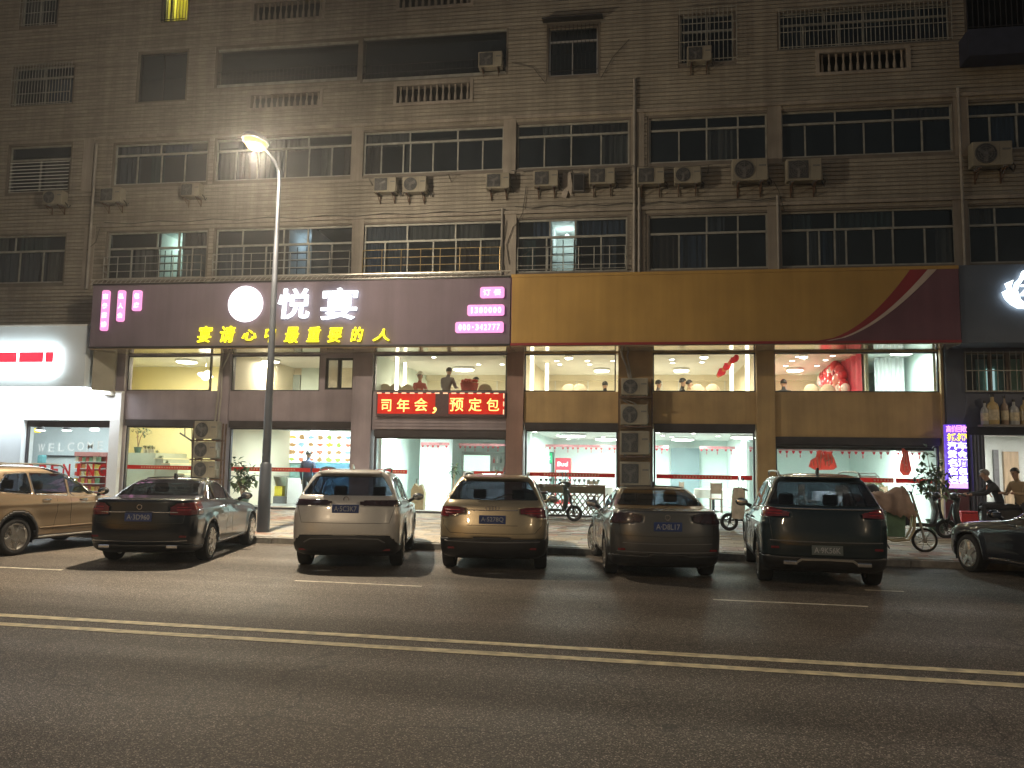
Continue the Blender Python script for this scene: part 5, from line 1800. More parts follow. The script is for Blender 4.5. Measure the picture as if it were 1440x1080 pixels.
sticker(((1137, 656), (1140, 647), (1147, 643), (1149, 635), (1153, 632.5), (1157, 635), (1158, 640), (1162, 635), (1168, 635), (1173, 644), (1177, 657), (1172, 660.5), (1146, 661)),
        (((1143, 648), (1144, 656)), ((1149, 643), (1151, 660)), ((1155, 636), (1153, 659)), ((1159, 643), (1162, 655)), ((1164, 638), (1166, 656)), ((1169, 641), (1170, 652)), ((1160, 649), (1168, 646))),
        'wide red cut-paper sticker with pale strokes on the right street window')
sticker(((1268, 631), (1271, 630), (1273, 633), (1277, 634), (1280, 652), (1282, 661), (1278, 668.5), (1270, 669), (1265, 662), (1266, 650), (1268.5, 643)),
        (((1271, 636), (1272, 662)), ((1274, 637), (1277, 660)), ((1269, 650), (1275, 655)), ((1274, 664), (1279, 661))),
        'narrow tall red cut-paper sticker beside the right window join')
# blackboard / display stand behind the right window
t = thing('notice_stand', 'white framed notice stand behind the right street window', 'notice stand', (X(1217, 1, 25), 25, ZS))
p, q = at(1205, 690, 25), at(1236, 666, 25)
part('stand_frame', MB().tube([(p.x, 25, ZS), (p.x, 25, q.z - 0.1), (p.x + 0.1, 25, q.z), (q.x - 0.1, 25, q.z), (q.x, 25, q.z - 0.1), (q.x, 25, ZS)], 0.02, 6), ALU, t, True)
part('notice_board', MB().box(p.x + 0.06, q.x - 0.06, 24.99, 25.01, 0.95, q.z - 0.06), WHITE_PAINT, t)
part('blue_block', MB().box(p.x + 0.10, q.x - 0.16, 24.98, 24.988, 0.98, q.z - 0.35), mat('notice_blue', (0.10, 0.16, 0.28), 0.5, 0, 0.2, 4), t)

# ---- upstairs furniture: covered banquet chairs, party wall with balloons, drapes
CHAIR = None
COVER_M = mat('beige_chair_cover', (0.58, 0.48, 0.36), 0.75, 0, 0.1, 4)
for px, y, lab in ((541, 24.9, 'first of three before the light strips'), (556, 24.9, 'middle of three before the light strips'), (573, 25.1, 'third of three, beside the guest in white hat'),
                   (660, 24.9, 'in front of the red bouquet'), (682, 24.9, 'alone at the right end of the guests window'), (800, 24.9, 'left one of the pair near the paired light strips'),
                   (815, 24.9, 'right one of the pair near the paired light strips'), (981, 24.9, 'next to the seated couple'), (1002, 24.9, 'between seated couple and paper streamer'),
                   (1141, 24.9, 'beside the seated dark guest in the party room'), (1164, 24.9, 'in front of the red balloons')):
    lab = 'round-backed beige banquet chair ' + lab
    loc = (X(px, 4.1, y), y, 3.102)
    if CHAIR is None:
        CHAIR = thing('banquet_chair', lab, 'chair', loc, 0, 'covered banquet chairs upstairs')
        CHAIR.scale = (1, 1, 1.1)
        MB().ball((0, 0, 0.86), 1, 0.235, 0.05, 0.25, 14, 9).build('backrest', COVER_M, CHAIR, True)
        MB().box(-0.2, 0.2, 0.0, 0.42, 0.42, 0.5).build('seat', COVER_M, CHAIR, bevel=0.03)
        for a in (-0.18, 0.15):
            for b in (0.02, 0.38):
                MB().box(a, a + 0.03, b, b + 0.03, 0, 0.42).build('leg', GOLDISH, CHAIR)
        MB().box(-0.17, 0.17, -0.01, 0.02, 0.45, 0.7).build('back_post', COVER_M, CHAIR)
    else:
        copy_tree(CHAIR, loc, label=lab)
TABLE = None
CLOTH_M = mat('table_cloth', (0.70, 0.68, 0.62), 0.8, 0, 0.08, 4)
CHAIR_M = mat('dining_chair_wood', (0.20, 0.13, 0.08), 0.5, 0, 0.2, 4)
DCHAIR = None
for px, y, where in ((836, 28.5, 'right of the drinks fridges'), (1003, 28.5, 'in the white room left of the yellow pillar'), (1172, 28.0, 'behind the wide red window sticker'), (1288, 27.6, 'behind the narrow red window sticker')):
    c = Vector((X(px, 1.1, y), y, ZS))
    lab = 'round cloth-covered dining table at street level ' + where
    if TABLE is None:
        TABLE = thing('dining_table', lab, 'table', c, 0, 'dining tables at street level')
        MB().lathe([(.02, 0), (.26, .0), (.05, .05), (.05, .70)], (0, 0, 0), 'z', 14).build('pedestal', DARK_METAL, TABLE, True)
        MB().lathe([(.62, .715), (.62, .74)], (0, 0, 0), 'z', 24).build('tabletop', WOOD, TABLE, True)
        MB().lathe([(.66, .45), (.64, .60), (.635, .742), (.60, .75)], (0, 0, 0), 'z', 24).build('table_cloth', CLOTH_M, TABLE, True)
    else:
        copy_tree(TABLE, c, label=lab)
    for a, side in ((200, 'left'), (270, 'street-side'), (340, 'right')):
        lab = side + ' wooden chair at the dining table ' + where
        q = c + Vector((math.cos(RAD(a)) * .95, math.sin(RAD(a)) * .95, 0))
        if DCHAIR is None:
            DCHAIR = thing('dining_chair', lab, 'chair', q, RAD(a + 90), 'dining chairs at street level')
            MB().box(-.21, .21, -.21, .21, .43, .47).build('seat', CHAIR_M, DCHAIR, bevel=.01)
            for u in (-.19, .16):
                for v in (-.19, .16):
                    MB().box(u, u + .035, v, v + .035, 0, .429).build('leg', CHAIR_M, DCHAIR)
            MB().box(-.19, -.155, -.20, -.17, .471, .98).box(.155, .19, -.20, -.17, .471, .98).build('back_post', CHAIR_M, DCHAIR)
            MB().box(-.154, .154, -.195, -.175, .62, .96).build('backrest', CHAIR_M, DCHAIR, bevel=.008)
        else:
            copy_tree(DCHAIR, q, RAD(a + 90), lab)
t = thing('party_backdrop', 'hanging crimson backdrop cloth along the side wall of the party room', 'backdrop', (XP - 0.1, 26.5, 3.1))
n, vs, fs = 60, [], []
for i in range(n + 1):
    y = IN + 0.45 + (UB - 1.7 - IN) * i / n
    d_ = 0.03 * math.sin(i * 0.9)
    vs += [(XP - 0.06 + d_, y, 3.15), (XP - 0.06 + d_, y, 5.17)]
for i in range(n):
    fs.append((2 * i, 2 * i + 2, 2 * i + 3, 2 * i + 1))
part('cloth', MB().add(vs, fs), mat('crimson_cloth', (0.42, 0.02, 0.055), 0.7, 0, 0.15, 3), t, True)
part('rail', MB().box(XP - 0.1, XP - 0.02, IN + 0.45, UB - 1.3, 5.15, 5.199), mat('pink_rail', (0.6, 0.35, 0.35), 0.5, 0, 0.1, 3), t)
BALC = [('red', (0.55, 0.02, 0.035)), ('dark red', (0.30, 0.012, 0.025)), ('rose', (0.62, 0.24, 0.20)), ('white', (0.80, 0.74, 0.70)), ('pink', (0.75, 0.40, 0.45))]
BALM = [mat('balloon_' + k.replace(' ', '_'), c, 0.34, 0, 0.08, 3) for k, c in BALC]
bal_m = []
for m in BALM:
    bal_m.append(MB().ball((0, 0, 0), 0.17, 1, 1, 1.14, 12, 8).add([(0, 0.0, -0.19), (0.025, 0, -0.225), (-0.012, 0.02, -0.225), (-0.012, -0.02, -0.225)], [(0, 1, 2), (0, 2, 3), (0, 3, 1), (1, 3, 2)]).mesh('balloon', m, 60))
BALLS = ((1166, 529, 1, .9), (1160, 532, 3, .7), (1170, 537, 0, .9), (1176, 525, 0, 1.0), (1175, 534, 1, .9), (1182, 521, 0, 1.0), (1184, 529, 0, 1.05), (1184, 523, 3, 1.0),
                                    (1190, 516, 0, 1.05), (1183, 538, 0, 1.0), (1188, 541, 0, 1.0), (1193, 526, 1, 1.05), (1197, 535, 2, 1.35), (1197, 521, 0, .9), (1191, 545, 2, .9), (1201, 528, 0, .9),
                                    (1198, 545, 3, .95), (1206, 546, 3, .8), (1203, 540, 0, .8), (1186, 548, 4, .8), (1178, 546, 0, .9), (1160, 538, 4, .7), (1203, 547, 2, .8))
BPX = [b[0] + b[1] * .001 for b in BALLS]
for i, (px, py, c, s) in enumerate(BALLS):
    y = 28.6 - (px - 1160) / 50 * 3.6
    p = at(px, py, y)
    o = link('balloon', bal_m[c])
    o.location = (min(p.x, XP - 0.22), y, p.z)
    o.scale = (s, s, s)
    k = BALC[c][0]
    hgt = 'low' if py > 540 else 'middle-height' if py > 527 else 'high'
    tag(o, k + ' balloon, ' + ORD[sorted(BPX).index(px + py * .001)] + ' from the left of the cluster, ' + hgt + ' against the crimson backdrop', 'balloon', 'balloons of the party room')
for nm, px0, px1, y, m in (('white_drape', 1230, 1272, 25.6, mat('white_drape', (0.75, 0.77, 0.76), 0.8, 0, 0.06, 3)), ('white_drape', 1300, 1317, 24.6, mat('white_drape', (0.75, 0.77, 0.76), 0.8, 0, 0.06, 3))):
    xa, xb = X(px0, 4.5, y), X(px1, 4.5, y)
    n, vs, fs = 40, [], []
    for i in range(n + 1):
        d_ = 0.04 * math.sin(i * 1.1)
        vs += [(xa + (xb - xa) * i / n, y + d_, 3.2), (xa + (xb - xa) * i / n, y + d_, 5.18)]
    for i in range(n):
        fs.append((2 * i, 2 * i + 2, 2 * i + 3, 2 * i + 1))
    tag(MB().add(vs, fs).build(nm, m, None, True), ('wide white drape right of the crimson backdrop' if px0 < 1280 else 'narrow white drape at the right end of the upper window'), 'drape')
part_r('inner_door', X(1276, 4, 27), X(1298, 4, 27), 27.0, 27.06, 3.102, 5.0, WHITE_PAINT)
part_r('door_glass', X(1284, 4, 26.9), X(1297, 4, 26.9), 26.95, 26.99, 3.3, 4.9, mat('door_glass_grey', (0.35, 0.44, 0.44), 0.3, 0, 0.1, 2))
t = thing('paper_streamer', 'red paper streamer hung slanting beside the right light strips', 'streamer', (X(1020, 4.5, 26), 26, 4.3))
p, q = at(1010, 528, 28.5), at(1033, 503, 25.0)
for i in range(9):
    f = i / 8
    c = p.lerp(q, f)
    part('paper_flower', MB().ball((c.x, c.y, c.z), 0.07 + 0.03 * ((i * 7) % 3), 1, 0.5, 1.1, 7, 5), GARL if i % 3 else mat('streamer_orange', (0.6, 0.2, 0.08), 0.6, 0, 0.2, 6), t)
part('string', MB().tube([p, q], 0.012, 5), RED, t)
# upper landing room fittings
part_r('landing_panel', X(349, 4.5, 27.6), X(384, 4.5, 27.6), 27.6, 27.99, 3.102, 5.2, YELLOW_W)
part_r('glass_door', X(403, 4.4, 27.8), X(420, 4.4, 27.8), 27.9, 27.99, 3.102, 4.95, mat('grey_glass_door', (0.30, 0.36, 0.35), 0.3, 0, 0.1, 2))
part_r('door_bar', X(404, 4.4, 27.8), X(418, 4.4, 27.8), 27.86, 27.895, 4.25, 4.29, CHROME)
part_r('pale_panel', X(421, 4.4, 27.8), X(452, 4.4, 27.8), 27.92, 27.99, 3.102, 5.2, COOL_W)
MB().tube([at(341, 537, 26.5), at(352, 540, 26.5), at(351, 548, 26.5), at(345, 552, 26.5)], 0.025, 6).build('landing_rail', DARK_METAL, ROOMS, True, world=True)
# convenience store goods
SHELF_Y = 25.2
t = thing('goods_shelf', 'red and yellow stocked goods shelf behind the convenience store window', 'shelf', (X(125, 1.2, SHELF_Y), SHELF_Y, ZS))
ga_, gb_ = X(103, 1.2, SHELF_Y), X(140, 1.2, SHELF_Y)
part('shelf_back', MB().box(ga_, gb_, SHELF_Y + 0.3, SHELF_Y + 0.35, ZS, 2.02), mat('shelf_red', (0.45, 0.05, 0.04), 0.5, 0, 0.1, 3), t)
part('header', MB().box(ga_, gb_, SHELF_Y - 0.02, SHELF_Y + 0.298, 1.88, 2.02), mat('shelf_header_pink', (0.65, 0.28, 0.25), 0.5, 0, 0.1, 3), t)
for z in (0.7, 0.95, 1.2, 1.45, 1.68):
    part('shelf_board', MB().box(ga_, gb_, SHELF_Y, SHELF_Y + 0.298, z, z + 0.02), WHITE_PAINT, t)
GOODS = [mat('goods_%d' % i, c, 0.45, 0, 0.25, 14) for i, c in enumerate(((0.75, 0.55, 0.08), (0.65, 0.10, 0.06), (0.75, 0.68, 0.45), (0.70, 0.30, 0.08), (0.25, 0.45, 0.25)))]
gm = [MB().box(-0.055, 0.055, -0.05, 0.05, 0, 0.17).mesh('snack_packet', m) for m in GOODS]
r = random.Random(4)
for z in (0.72, 0.97, 1.22, 1.47, 1.70):
    x = ga_ + 0.07
    nb = 0
    while x < gb_ - 0.05:
        c = r.choice((0, 0, 1, 2, 3, 4))
        o = link('snack_packet', gm[c])
        o.location = (x, SHELF_Y + 0.08, z)
        o.scale = (1, 1, r.uniform(0.75, 1.05))
        nb += 1
        tag(o, ['yellow', 'red', 'cream', 'orange', 'green'][c] + ' packet, ' + ORD[nb - 1] + ' from the left on the ' + {0.72: 'lowest', 0.97: 'second lowest', 1.22: 'middle', 1.47: 'second highest', 1.70: 'top'}[z] + ' goods shelf', 'packet', 'packets on the store shelf')
        x += 0.13
for px, y, lab, m in ((27 + 30, 24.6, 'conical dark pendant lamp under the yellow sign in the store', DARK_METAL), (94, 24.6, 'conical dark pendant lamp in the middle of the store window', DARK_METAL), (133, 25.0, 'white pendant lamp at the right of the store window', WHITE_PAINT)):
    z = at(px, 605, y).z
    t = thing('pendant_lamp', lab, 'pendant lamp', (X(px, z, y), y, z))
    MB().lathe([(0.03, 0.25), (0.05, 0.2), (0.16, 0.02), (0.17, 0)], (0, 0, 0), 'z', 14).build('lamp_shade', m, t, True)
    MB().lathe([(0.15, 0.0), (0.13, -0.02)], (0, 0, 0), 'z', 14).build('lit_face', LAMP_WHITE, t, True)
    MB().cyl((0, 0, 0.25), (0, 0, 3.45 - z), 0.01, 6).build('cord', BLACK_PLASTIC, t)
p, q = at(37, 608, 25.5), at(56, 602, 25.5)
tag(MB().box(p.x, q.x, 25.5, 25.56, p.z, q.z).build('yellow_hanging_sign', glow('yellow_hanging', (0.95, 0.75, 0.03), 0.9)), 'small yellow hanging sign inside the convenience store', 'hanging sign')
p, q = at(52, 655, 25.8), at(60, 640, 25.8)
tag(MB().prism(rounded(p.x, q.x, p.z, q.z, 0.05), 25.8, 26.0).build('teal_cushion', mat('teal', (0.16, 0.42, 0.45), 0.6, 0, 0.1, 4)), 'teal rounded panel of the counter in the convenience store', 'panel')
p, q = at(58, 700, 26.5), at(108, 641, 26.5)
t = thing('store_counter', 'long pale counter across the back of the convenience store', 'counter', ((p.x + q.x) / 2, 26.5, ZS))
part('counter_body', MB().box(p.x, q.x, 26.5, 27.1, ZS, 1.85), mat('store_counter_grey', (0.5, 0.55, 0.55), 0.5, 0, 0.1, 2), t)
part('counter_top', MB().box(p.x - 0.05, q.x + 0.05, 26.45, 27.15, 1.852, 1.9), DARK_METAL, t)

# ------------------------------------------------------------------ cars
def pchip(t, y, q):
    """monotone cubic through (t, y), sampled at q (no overshoot, so edges stay edges)"""
    t, y = np.asarray(t, float), np.asarray(y, float)
    h = np.diff(t)
    d = np.diff(y) / h
    m = np.zeros_like(y)
    for i in range(1, len(y) - 1):
        if d[i - 1] * d[i] > 0:
            w1, w2 = 2 * h[i] + h[i - 1], h[i] + 2 * h[i - 1]
            m[i] = (w1 + w2) / (w1 / d[i - 1] + w2 / d[i])
    m[0], m[-1] = d[0], d[-1]
    k = np.clip(np.searchsorted(t, q) - 1, 0, len(h) - 1)
    s = (q - t[k]) / h[k]
    return ((1 + 2 * s) * (1 - s) ** 2 * y[k] + s * (1 - s) ** 2 * h[k] * m[k] + s * s * (3 - 2 * s) * y[k + 1] + s * s * (s - 1) * h[k] * m[k + 1])


def in_poly(px, pz, poly):
    inside = np.zeros(px.shape, bool)
    n = len(poly)
    j = n - 1
    for i in range(n):
        xi, zi, xj, zj = poly[i][0], poly[i][1], poly[j][0], poly[j][1]
        c = ((zi > pz) != (zj > pz)) & (px < (xj - xi) * (pz - zi) / ((zj - zi) if abs(zj - zi) > 1e-9 else 1e-9) + xi)
        inside ^= c
        j = i
    return inside


def snap(U, V, poly, tol, mask):
    """pull grid vertices lying within tol of the outline onto it, so cut edges come out clean"""
    n = len(poly)
    best = np.full(U.shape, 1e9)
    bu, bv = U.copy(), V.copy()
    for i in range(n):
        a, b = np.array(poly[i]), np.array(poly[(i + 1) % n])
        d = b - a
        L = (d ** 2).sum()
        if L < 1e-9:
            continue
        t = np.clip(((U - a[0]) * d[0] + (V - a[1]) * d[1]) / L, 0, 1)
        qu, qv = a[0] + t * d[0], a[1] + t * d[1]
        dist = np.hypot(U - qu, V - qv)
        k = dist < best
        best[k], bu[k], bv[k] = dist[k], qu[k], qv[k]
    k = (best < tol) & mask
    U[k], V[k] = bu[k], bv[k]


def smooth_poly(pts, it=2):
    rad = 0.045
    out = []
    n = len(pts)
    for i in range(n):
        p, a, b = Vector(pts[i]), Vector(pts[i - 1]), Vector(pts[(i + 1) % n])
        d0 = min(rad, .4 * (a - p).length)
        d1 = min(rad, .4 * (b - p).length)
        p0, p1 = p + (a - p).normalized() * d0, p + (b - p).normalized() * d1
        for t in (0, .25, .5, .75, 1):
            q = p0 * (1 - t) ** 2 + p * 2 * t * (1 - t) + p1 * t * t
            out.append((q.x, q.y))
    return out


CAR_GLASS = glass('car_tinted_glass', (0.50, 0.54, 0.60), 0.66, 0.015, (0.006, 0.007, 0.009))
CAR_REAR = glass('car_dark_rear_glass', (0.36, 0.38, 0.46), 0.6, 0.015, (0.006, 0.007, 0.010))
SEAT_M = mat('car_seat', (0.03, 0.03, 0.034), 0.7, 0, 0.2, 5)
LAMP_RED = mat('tail_lamp_red', (0.13, 0.008, 0.012), 0.12, 0, 0.2, 12, coat=0.6)
LAMP_SMOKE = mat('tail_lamp_smoked', (0.035, 0.012, 0.016), 0.12, 0, 0.2, 12, coat=0.6)
LAMP_CLEAR = mat('head_lamp', (0.35, 0.36, 0.38), 0.1, 0.4, 0.2, 12, coat=0.8)
LAMP_STRIP = mat('tail_lamp_strip', (0.42, 0.03, 0.035), 0.2, 0, 0.2, 12, coat=0.5)
PLATE_BLUE = mat('plate_blue', (0.02, 0.05, 0.20), 0.4, 0, 0.1, 5)
PLATE_TEXT = mat('plate_text', (0.36, 0.38, 0.42), 0.4, 0, 0.1, 5)
RIM_M = mat('alloy_rim', (0.55, 0.54, 0.52), 0.28, 0.9, 0.1, 6)
RIM_DARK = mat('alloy_rim_dark', (0.20, 0.19, 0.185), 0.3, 0.9, 0.15, 6)
BRAKE_M = mat('brake_disc', (0.16, 0.155, 0.15), 0.4, 0.8, 0.2, 9)


def paint(name, col, flake=0.35, rough=0.32):
    return mat(name, col, rough, flake, 0.05, 60, coat=0.9, spec=0.5 if flake > 0.05 else 0.12)


def wheel_meshes(key, R, rr, width, rimm, spokes, split=False):
    W = width / 2
    tyre = MB().lathe([(rr, -W * .86), (rr + .02, -W * .97), (R - .05, -W), (R - .015, -W * .88), (R, -W * .62), (R, W * .62), (R - .015, W * .88), (R - .05, W), (rr + .02, W * .97), (rr, W * .86), (rr - .02, 0)], (0, 0, 0), 'y', 32, True).mesh('tyre', RUBBER, 35)
    mb = MB()
    mb.lathe([(rr - .03, -W * .8), (rr - .005, -W * .86), (rr + .004, -W * .90), (rr + .004, -W * .97), (rr - .012, -W * .97), (rr - .022, -W * .82)], (0, 0, 0), 'y', 32, True)
    mb.lathe([(rr - .004, -W * .8), (rr - .004, W * .85)], (0, 0, 0), 'y', 32)
    mb.lathe([(.07, -W * .78), (.065, -W * .62), (.05, -W * .6)], (0, 0, 0), 'y', 14)
    for k in range(spokes):
        for off in ((-0.16, 0.16) if split else (0,)):
            a = 2 * math.pi * k / spokes
            a2 = a + off * 0.9
            ww = 0.018 if split else 0.036
            p0 = Vector((math.cos(a) * .05, -W * .80, math.sin(a) * .05))
            p1 = Vector((math.cos(a2) * (rr - .012), -W * .93, math.sin(a2) * (rr - .012)))
            d = (p1 - p0).normalized()
            s = d.cross(Vector((0, 1, 0))).normalized()
            up = Vector((0, .016, 0))
            w0, w1 = ww * 1.15, ww * 0.8
            vs = [p0 - s * w0 - up, p0 + s * w0 - up, p1 + s * w1 - up, p1 - s * w1 - up, p0 - s * w0 + up * 2, p0 + s * w0 + up * 2, p1 + s * w1 + up * 2, p1 - s * w1 + up * 2]
            mb.add(vs, [(0, 1, 2, 3), (7, 6, 5, 4), (0, 4, 5, 1), (1, 5, 6, 2), (2, 6, 7, 3), (3, 7, 4, 0)])
    rim = mb.mesh('rim', rimm, 35)
    disc = MB().lathe([(.05, -.01), (rr - .06, -.01), (rr - .06, .012), (.05, .012)], (0, 0, 0), 'y', 24).mesh('brake_disc', BRAKE_M, 35)
    return tyre, rim, disc


# level: rear x, rear z, rear corner length, front x, front z, front corner length, half width
SUV = [(-.78, .25, .35, 3.46, .25, .5, .80), (-.93, .31, .42, 3.62, .30, .6, .885), (-1.0, .44, .42, 3.70, .42, .7, .915), (-1.015, .60, .42, 3.71, .58, .75, .925), (-1.0, .78, .40, 3.69, .72, .75, .928),
       (-.97, .93, .40, 3.64, .83, .72, .922), (-.945, 1.05, .38, 3.55, .91, .70, .908), (-.92, 1.13, .36, 3.30, .96, .66, .885), (-.885, 1.185, .34, 2.75, 1.01, .60, .862), (-.845, 1.225, .32, 2.30, 1.055, .55, .84),
       (-.73, 1.36, .30, 1.86, 1.28, .48, .775), (-.61, 1.49, .28, 1.50, 1.46, .44, .71), (-.56, 1.56, .28, 1.25, 1.555, .42, .665), (-.52, 1.615, .26, 1.05, 1.61, .40, .60), (-.40, 1.65, .22, .85, 1.645, .36, .48), (-.1, 1.668, .2, .7, 1.665, .3, .28), (.15, 1.674, .1, .5, 1.672, .15, .02)]
SEDAN = [(-.86, .22, .35, 3.52, .22, .5, .78), (-1.02, .28, .45, 3.74, .27, .6, .865), (-1.10, .42, .46, 3.82, .38, .7, .895), (-1.12, .57, .46, 3.83, .54, .78, .905), (-1.11, .74, .44, 3.80, .66, .78, .91),
         (-1.09, .89, .42, 3.73, .755, .75, .90), (-1.075, 1.00, .40, 3.60, .83, .72, .875), (-1.065, 1.075, .38, 3.30, .885, .68, .845), (-1.04, 1.105, .36, 2.80, .935, .62, .825), (-.78, 1.118, .34, 2.35, .975, .56, .805), (-.50, 1.13, .34, 2.12, 1.01, .52, .785),
         (-.17, 1.255, .34, 1.72, 1.20, .46, .715), (.15, 1.36, .32, 1.38, 1.345, .42, .65), (.37, 1.41, .30, 1.15, 1.405, .4, .595), (.52, 1.438, .26, 1.0, 1.435, .36, .50), (.66, 1.452, .2, .92, 1.451, .25, .3), (.74, 1.456, .1, .86, 1.456, .1, .02)]


def build_car(name, label, cat, pos, heading, levels, body_m, **k):
    """pos: centre of the rear axle on the road; x runs forward, y to the left"""
    sL, sW, sH = k.get('scale', (1, 1, 1))
    WB, R = k.get('wheelbase', 2.72) * 1.0, k.get('R', 0.345)
    lift = k.get('lift', 0.0)
    car = thing(name, label, cat, (pos[0], pos[1], 0.0), heading, k.get('group', 'cars parked along the kerb'))
    lv = np.array(levels, float)
    lv[:, [0, 3]] *= sL
    lv[:, [2, 5]] *= sL
    lv[:, 6] *= sW
    lv[:, [1, 4]] *= sH
    lv[:, [1, 4]] += lift
    # spread rings evenly along the silhouettes
    dl = np.hypot(np.diff(lv[:, 0]), np.diff(lv[:, 1])) + np.hypot(np.diff(lv[:, 3]), np.diff(lv[:, 4])) * .5 + np.abs(np.diff(lv[:, 6])) + np.abs(np.diff(lv[:, 1]))
    T = np.concatenate([[0], np.cumsum(dl)])
    NR = 96
    q = np.linspace(0, T[-1], NR)
    P = np.stack([pchip(T, lv[:, i], q) for i in range(7)], 1)
    xr, zr, Lr, xf, zf, Lf, w = [P[:, i][:, None] for i in range(7)]
    nA, nS, nF = 26, 170, 20
    pw = 2 / 3.2
    ph = np.linspace(0, math.pi / 2, nA)[None, :]
    sA = np.linspace(0, 1, nS)[None, :]
    phf = np.linspace(math.pi / 2, 0, nF)[None, :]
    rear_x = xr + Lr * (1 - np.cos(ph).clip(1e-9) ** pw)
    rear_y = w * np.sin(ph).clip(0) ** pw
    side_x = xr + Lr + (xf - Lf - xr - Lr) * sA
    side_y = w + 0 * sA
    fx = xf - Lf * (1 - np.cos(phf).clip(1e-9) ** (2 / 2.6))
    fy = w * np.sin(phf).clip(0) ** (2 / 2.6)
    Xg = np.concatenate([rear_x, side_x[:, 1:-1], fx], 1)
    Yg = np.concatenate([rear_y, side_y[:, 1:-1], fy], 1)
    f = ((Xg - xr) / (xf - xr)).clip(0, 1)
    f = f * f * (3 - 2 * f)
    Zg = zr + (zf - zr) * f
    xm = (lv[:, 0].min() + lv[:, 3].max()) / 2
    half = (lv[:, 3].max() - lv[:, 0].min()) / 2
    Yg = Yg * (1 - 0.055 * ((Xg - xm) / half) ** 2)
    # haunches over the wheels, waist crease, door hollow
    for xw in (0, WB):
        rr_ = np.hypot(Xg - xw, Zg - R)
        Yg += np.where(Yg > .5, 0.020 * np.exp(-((rr_ - R - .07) / .10) ** 2), 0)
    zc = k.get('crease', 0.93 * sH + lift)
    mid = np.exp(-((Xg - WB / 2) / (WB * .55)) ** 4)
    Yg += np.where(Yg > .6, 0.012 * np.exp(-((Zg - zc) / .035) ** 2) - 0.018 * mid * np.exp(-((Zg - zc + .28) / .14) ** 2), 0)
    nr, nc = Xg.shape
    isrear = np.zeros((nr, nc), bool)
    isrear[:, :nA] = True
    isside = Yg > 0.42 * sW
    RA = R + 0.065
    # wheel arches: pull nearby vertices on to the arc
    for xw in (0, WB):
        d = np.hypot(Xg - xw, Zg - R)
        kk = (np.abs(d - RA) < 0.024) & isside & (Zg > .1)
        s = RA / np.maximum(d, 1e-6)
        Xg = np.where(kk, xw + (Xg - xw) * s, Xg)
        Zg = np.where(kk, R + (Zg - R) * s, Zg)
    sidewin = [smooth_poly(p) for p in k['side_windows']]
    for poly in sidewin:
        snap(Xg, Zg, poly, 0.014, (Yg > .3))
    rw = k['rear_window']            # (half width, z) pairs from the bottom up
    rearpoly = smooth_poly([(-a, z) for a, z in rw] + [(a, z) for a, z in reversed(rw)], 2)
    snap(Yg, Zg, rearpoly, 0.012, isrear)
    tails = [smooth_poly(p, 1) for p in k.get('tail', [])]
    for poly in tails:
        snap(Yg, Zg, poly, 0.010, isrear)
    darks = [smooth_poly(p, 1) for p in k.get('dark', [])]
    for poly in darks:
        snap(Yg, Zg, poly, 0.010, isrear)
    # faces of the left half, sorted into parts
    cx = (Xg[:-1, :-1] + Xg[1:, :-1] + Xg[:-1, 1:] + Xg[1:, 1:]) / 4
    cy = (Yg[:-1, :-1] + Yg[1:, :-1] + Yg[:-1, 1:] + Yg[1:, 1:]) / 4
    cz = (Zg[:-1, :-1] + Zg[1:, :-1] + Zg[:-1, 1:] + Zg[1:, 1:]) / 4
    cls = np.zeros(cx.shape, int)                       # 0 paint
    fr_rear = np.zeros(cx.shape, bool)
    fr_rear[:, :nA + 6] = True
    deck = k['belt']
    low = k.get('cladding')
    if low:
        a = cz < low
        for xw in (0, WB):
            a |= (np.hypot(cx - xw, cz - R) < RA + 0.055) & (cy > .5)
        cls[a] = 3
    for poly in darks:
        cls[in_poly(cy, cz, poly) & fr_rear] = 3
    for i, poly in enumerate(tails):
        cls[in_poly(cy, cz, poly) & fr_rear & (cx < lv[:, 0].min() + .62)] = 4
    glz = (cz > deck)
    for poly in sidewin:
        cls[in_poly(cx, cz, poly) & glz & (cy > .3)] = 1
    cls[in_poly(cy, cz, rearpoly) & fr_rear & glz] = 2
    wsb, wst = k['windshield']       # z at the cowl and at the header
    front_zone = np.zeros(cx.shape, bool)
    front_zone[:, -(nF - 1):] = True
    ring_xf = (P[:-1, 3] + P[1:, 3])[:, None] / 2
    cls[front_zone & (cz > wsb) & (cz < wst) & (ring_xf < k['cowl_x'])] = 5
    if k.get('headlamp'):
        cls[in_poly(cy, cz, smooth_poly(k['headlamp'], 1)) & (cx > WB + .45)] = 6
    for xw in (0, WB):
        cls[(np.hypot(cx - xw, cz - R) < RA - .001) & (cy > .5)] = -1
    cls[(cz < R) & (np.abs(cx) < RA - .001) & (cy > .5)] = -1
    cls[(cz < R) & (np.abs(cx - WB) < RA - .001) & (cy > .5)] = -1
    V = np.stack([Xg, Yg, Zg], 2).reshape(-1, 3)
    idx = np.arange(nr * nc).reshape(nr, nc)
    quads = np.stack([idx[:-1, :-1], idx[:-1, 1:], idx[1:, 1:], idx[1:, :-1]], 2)

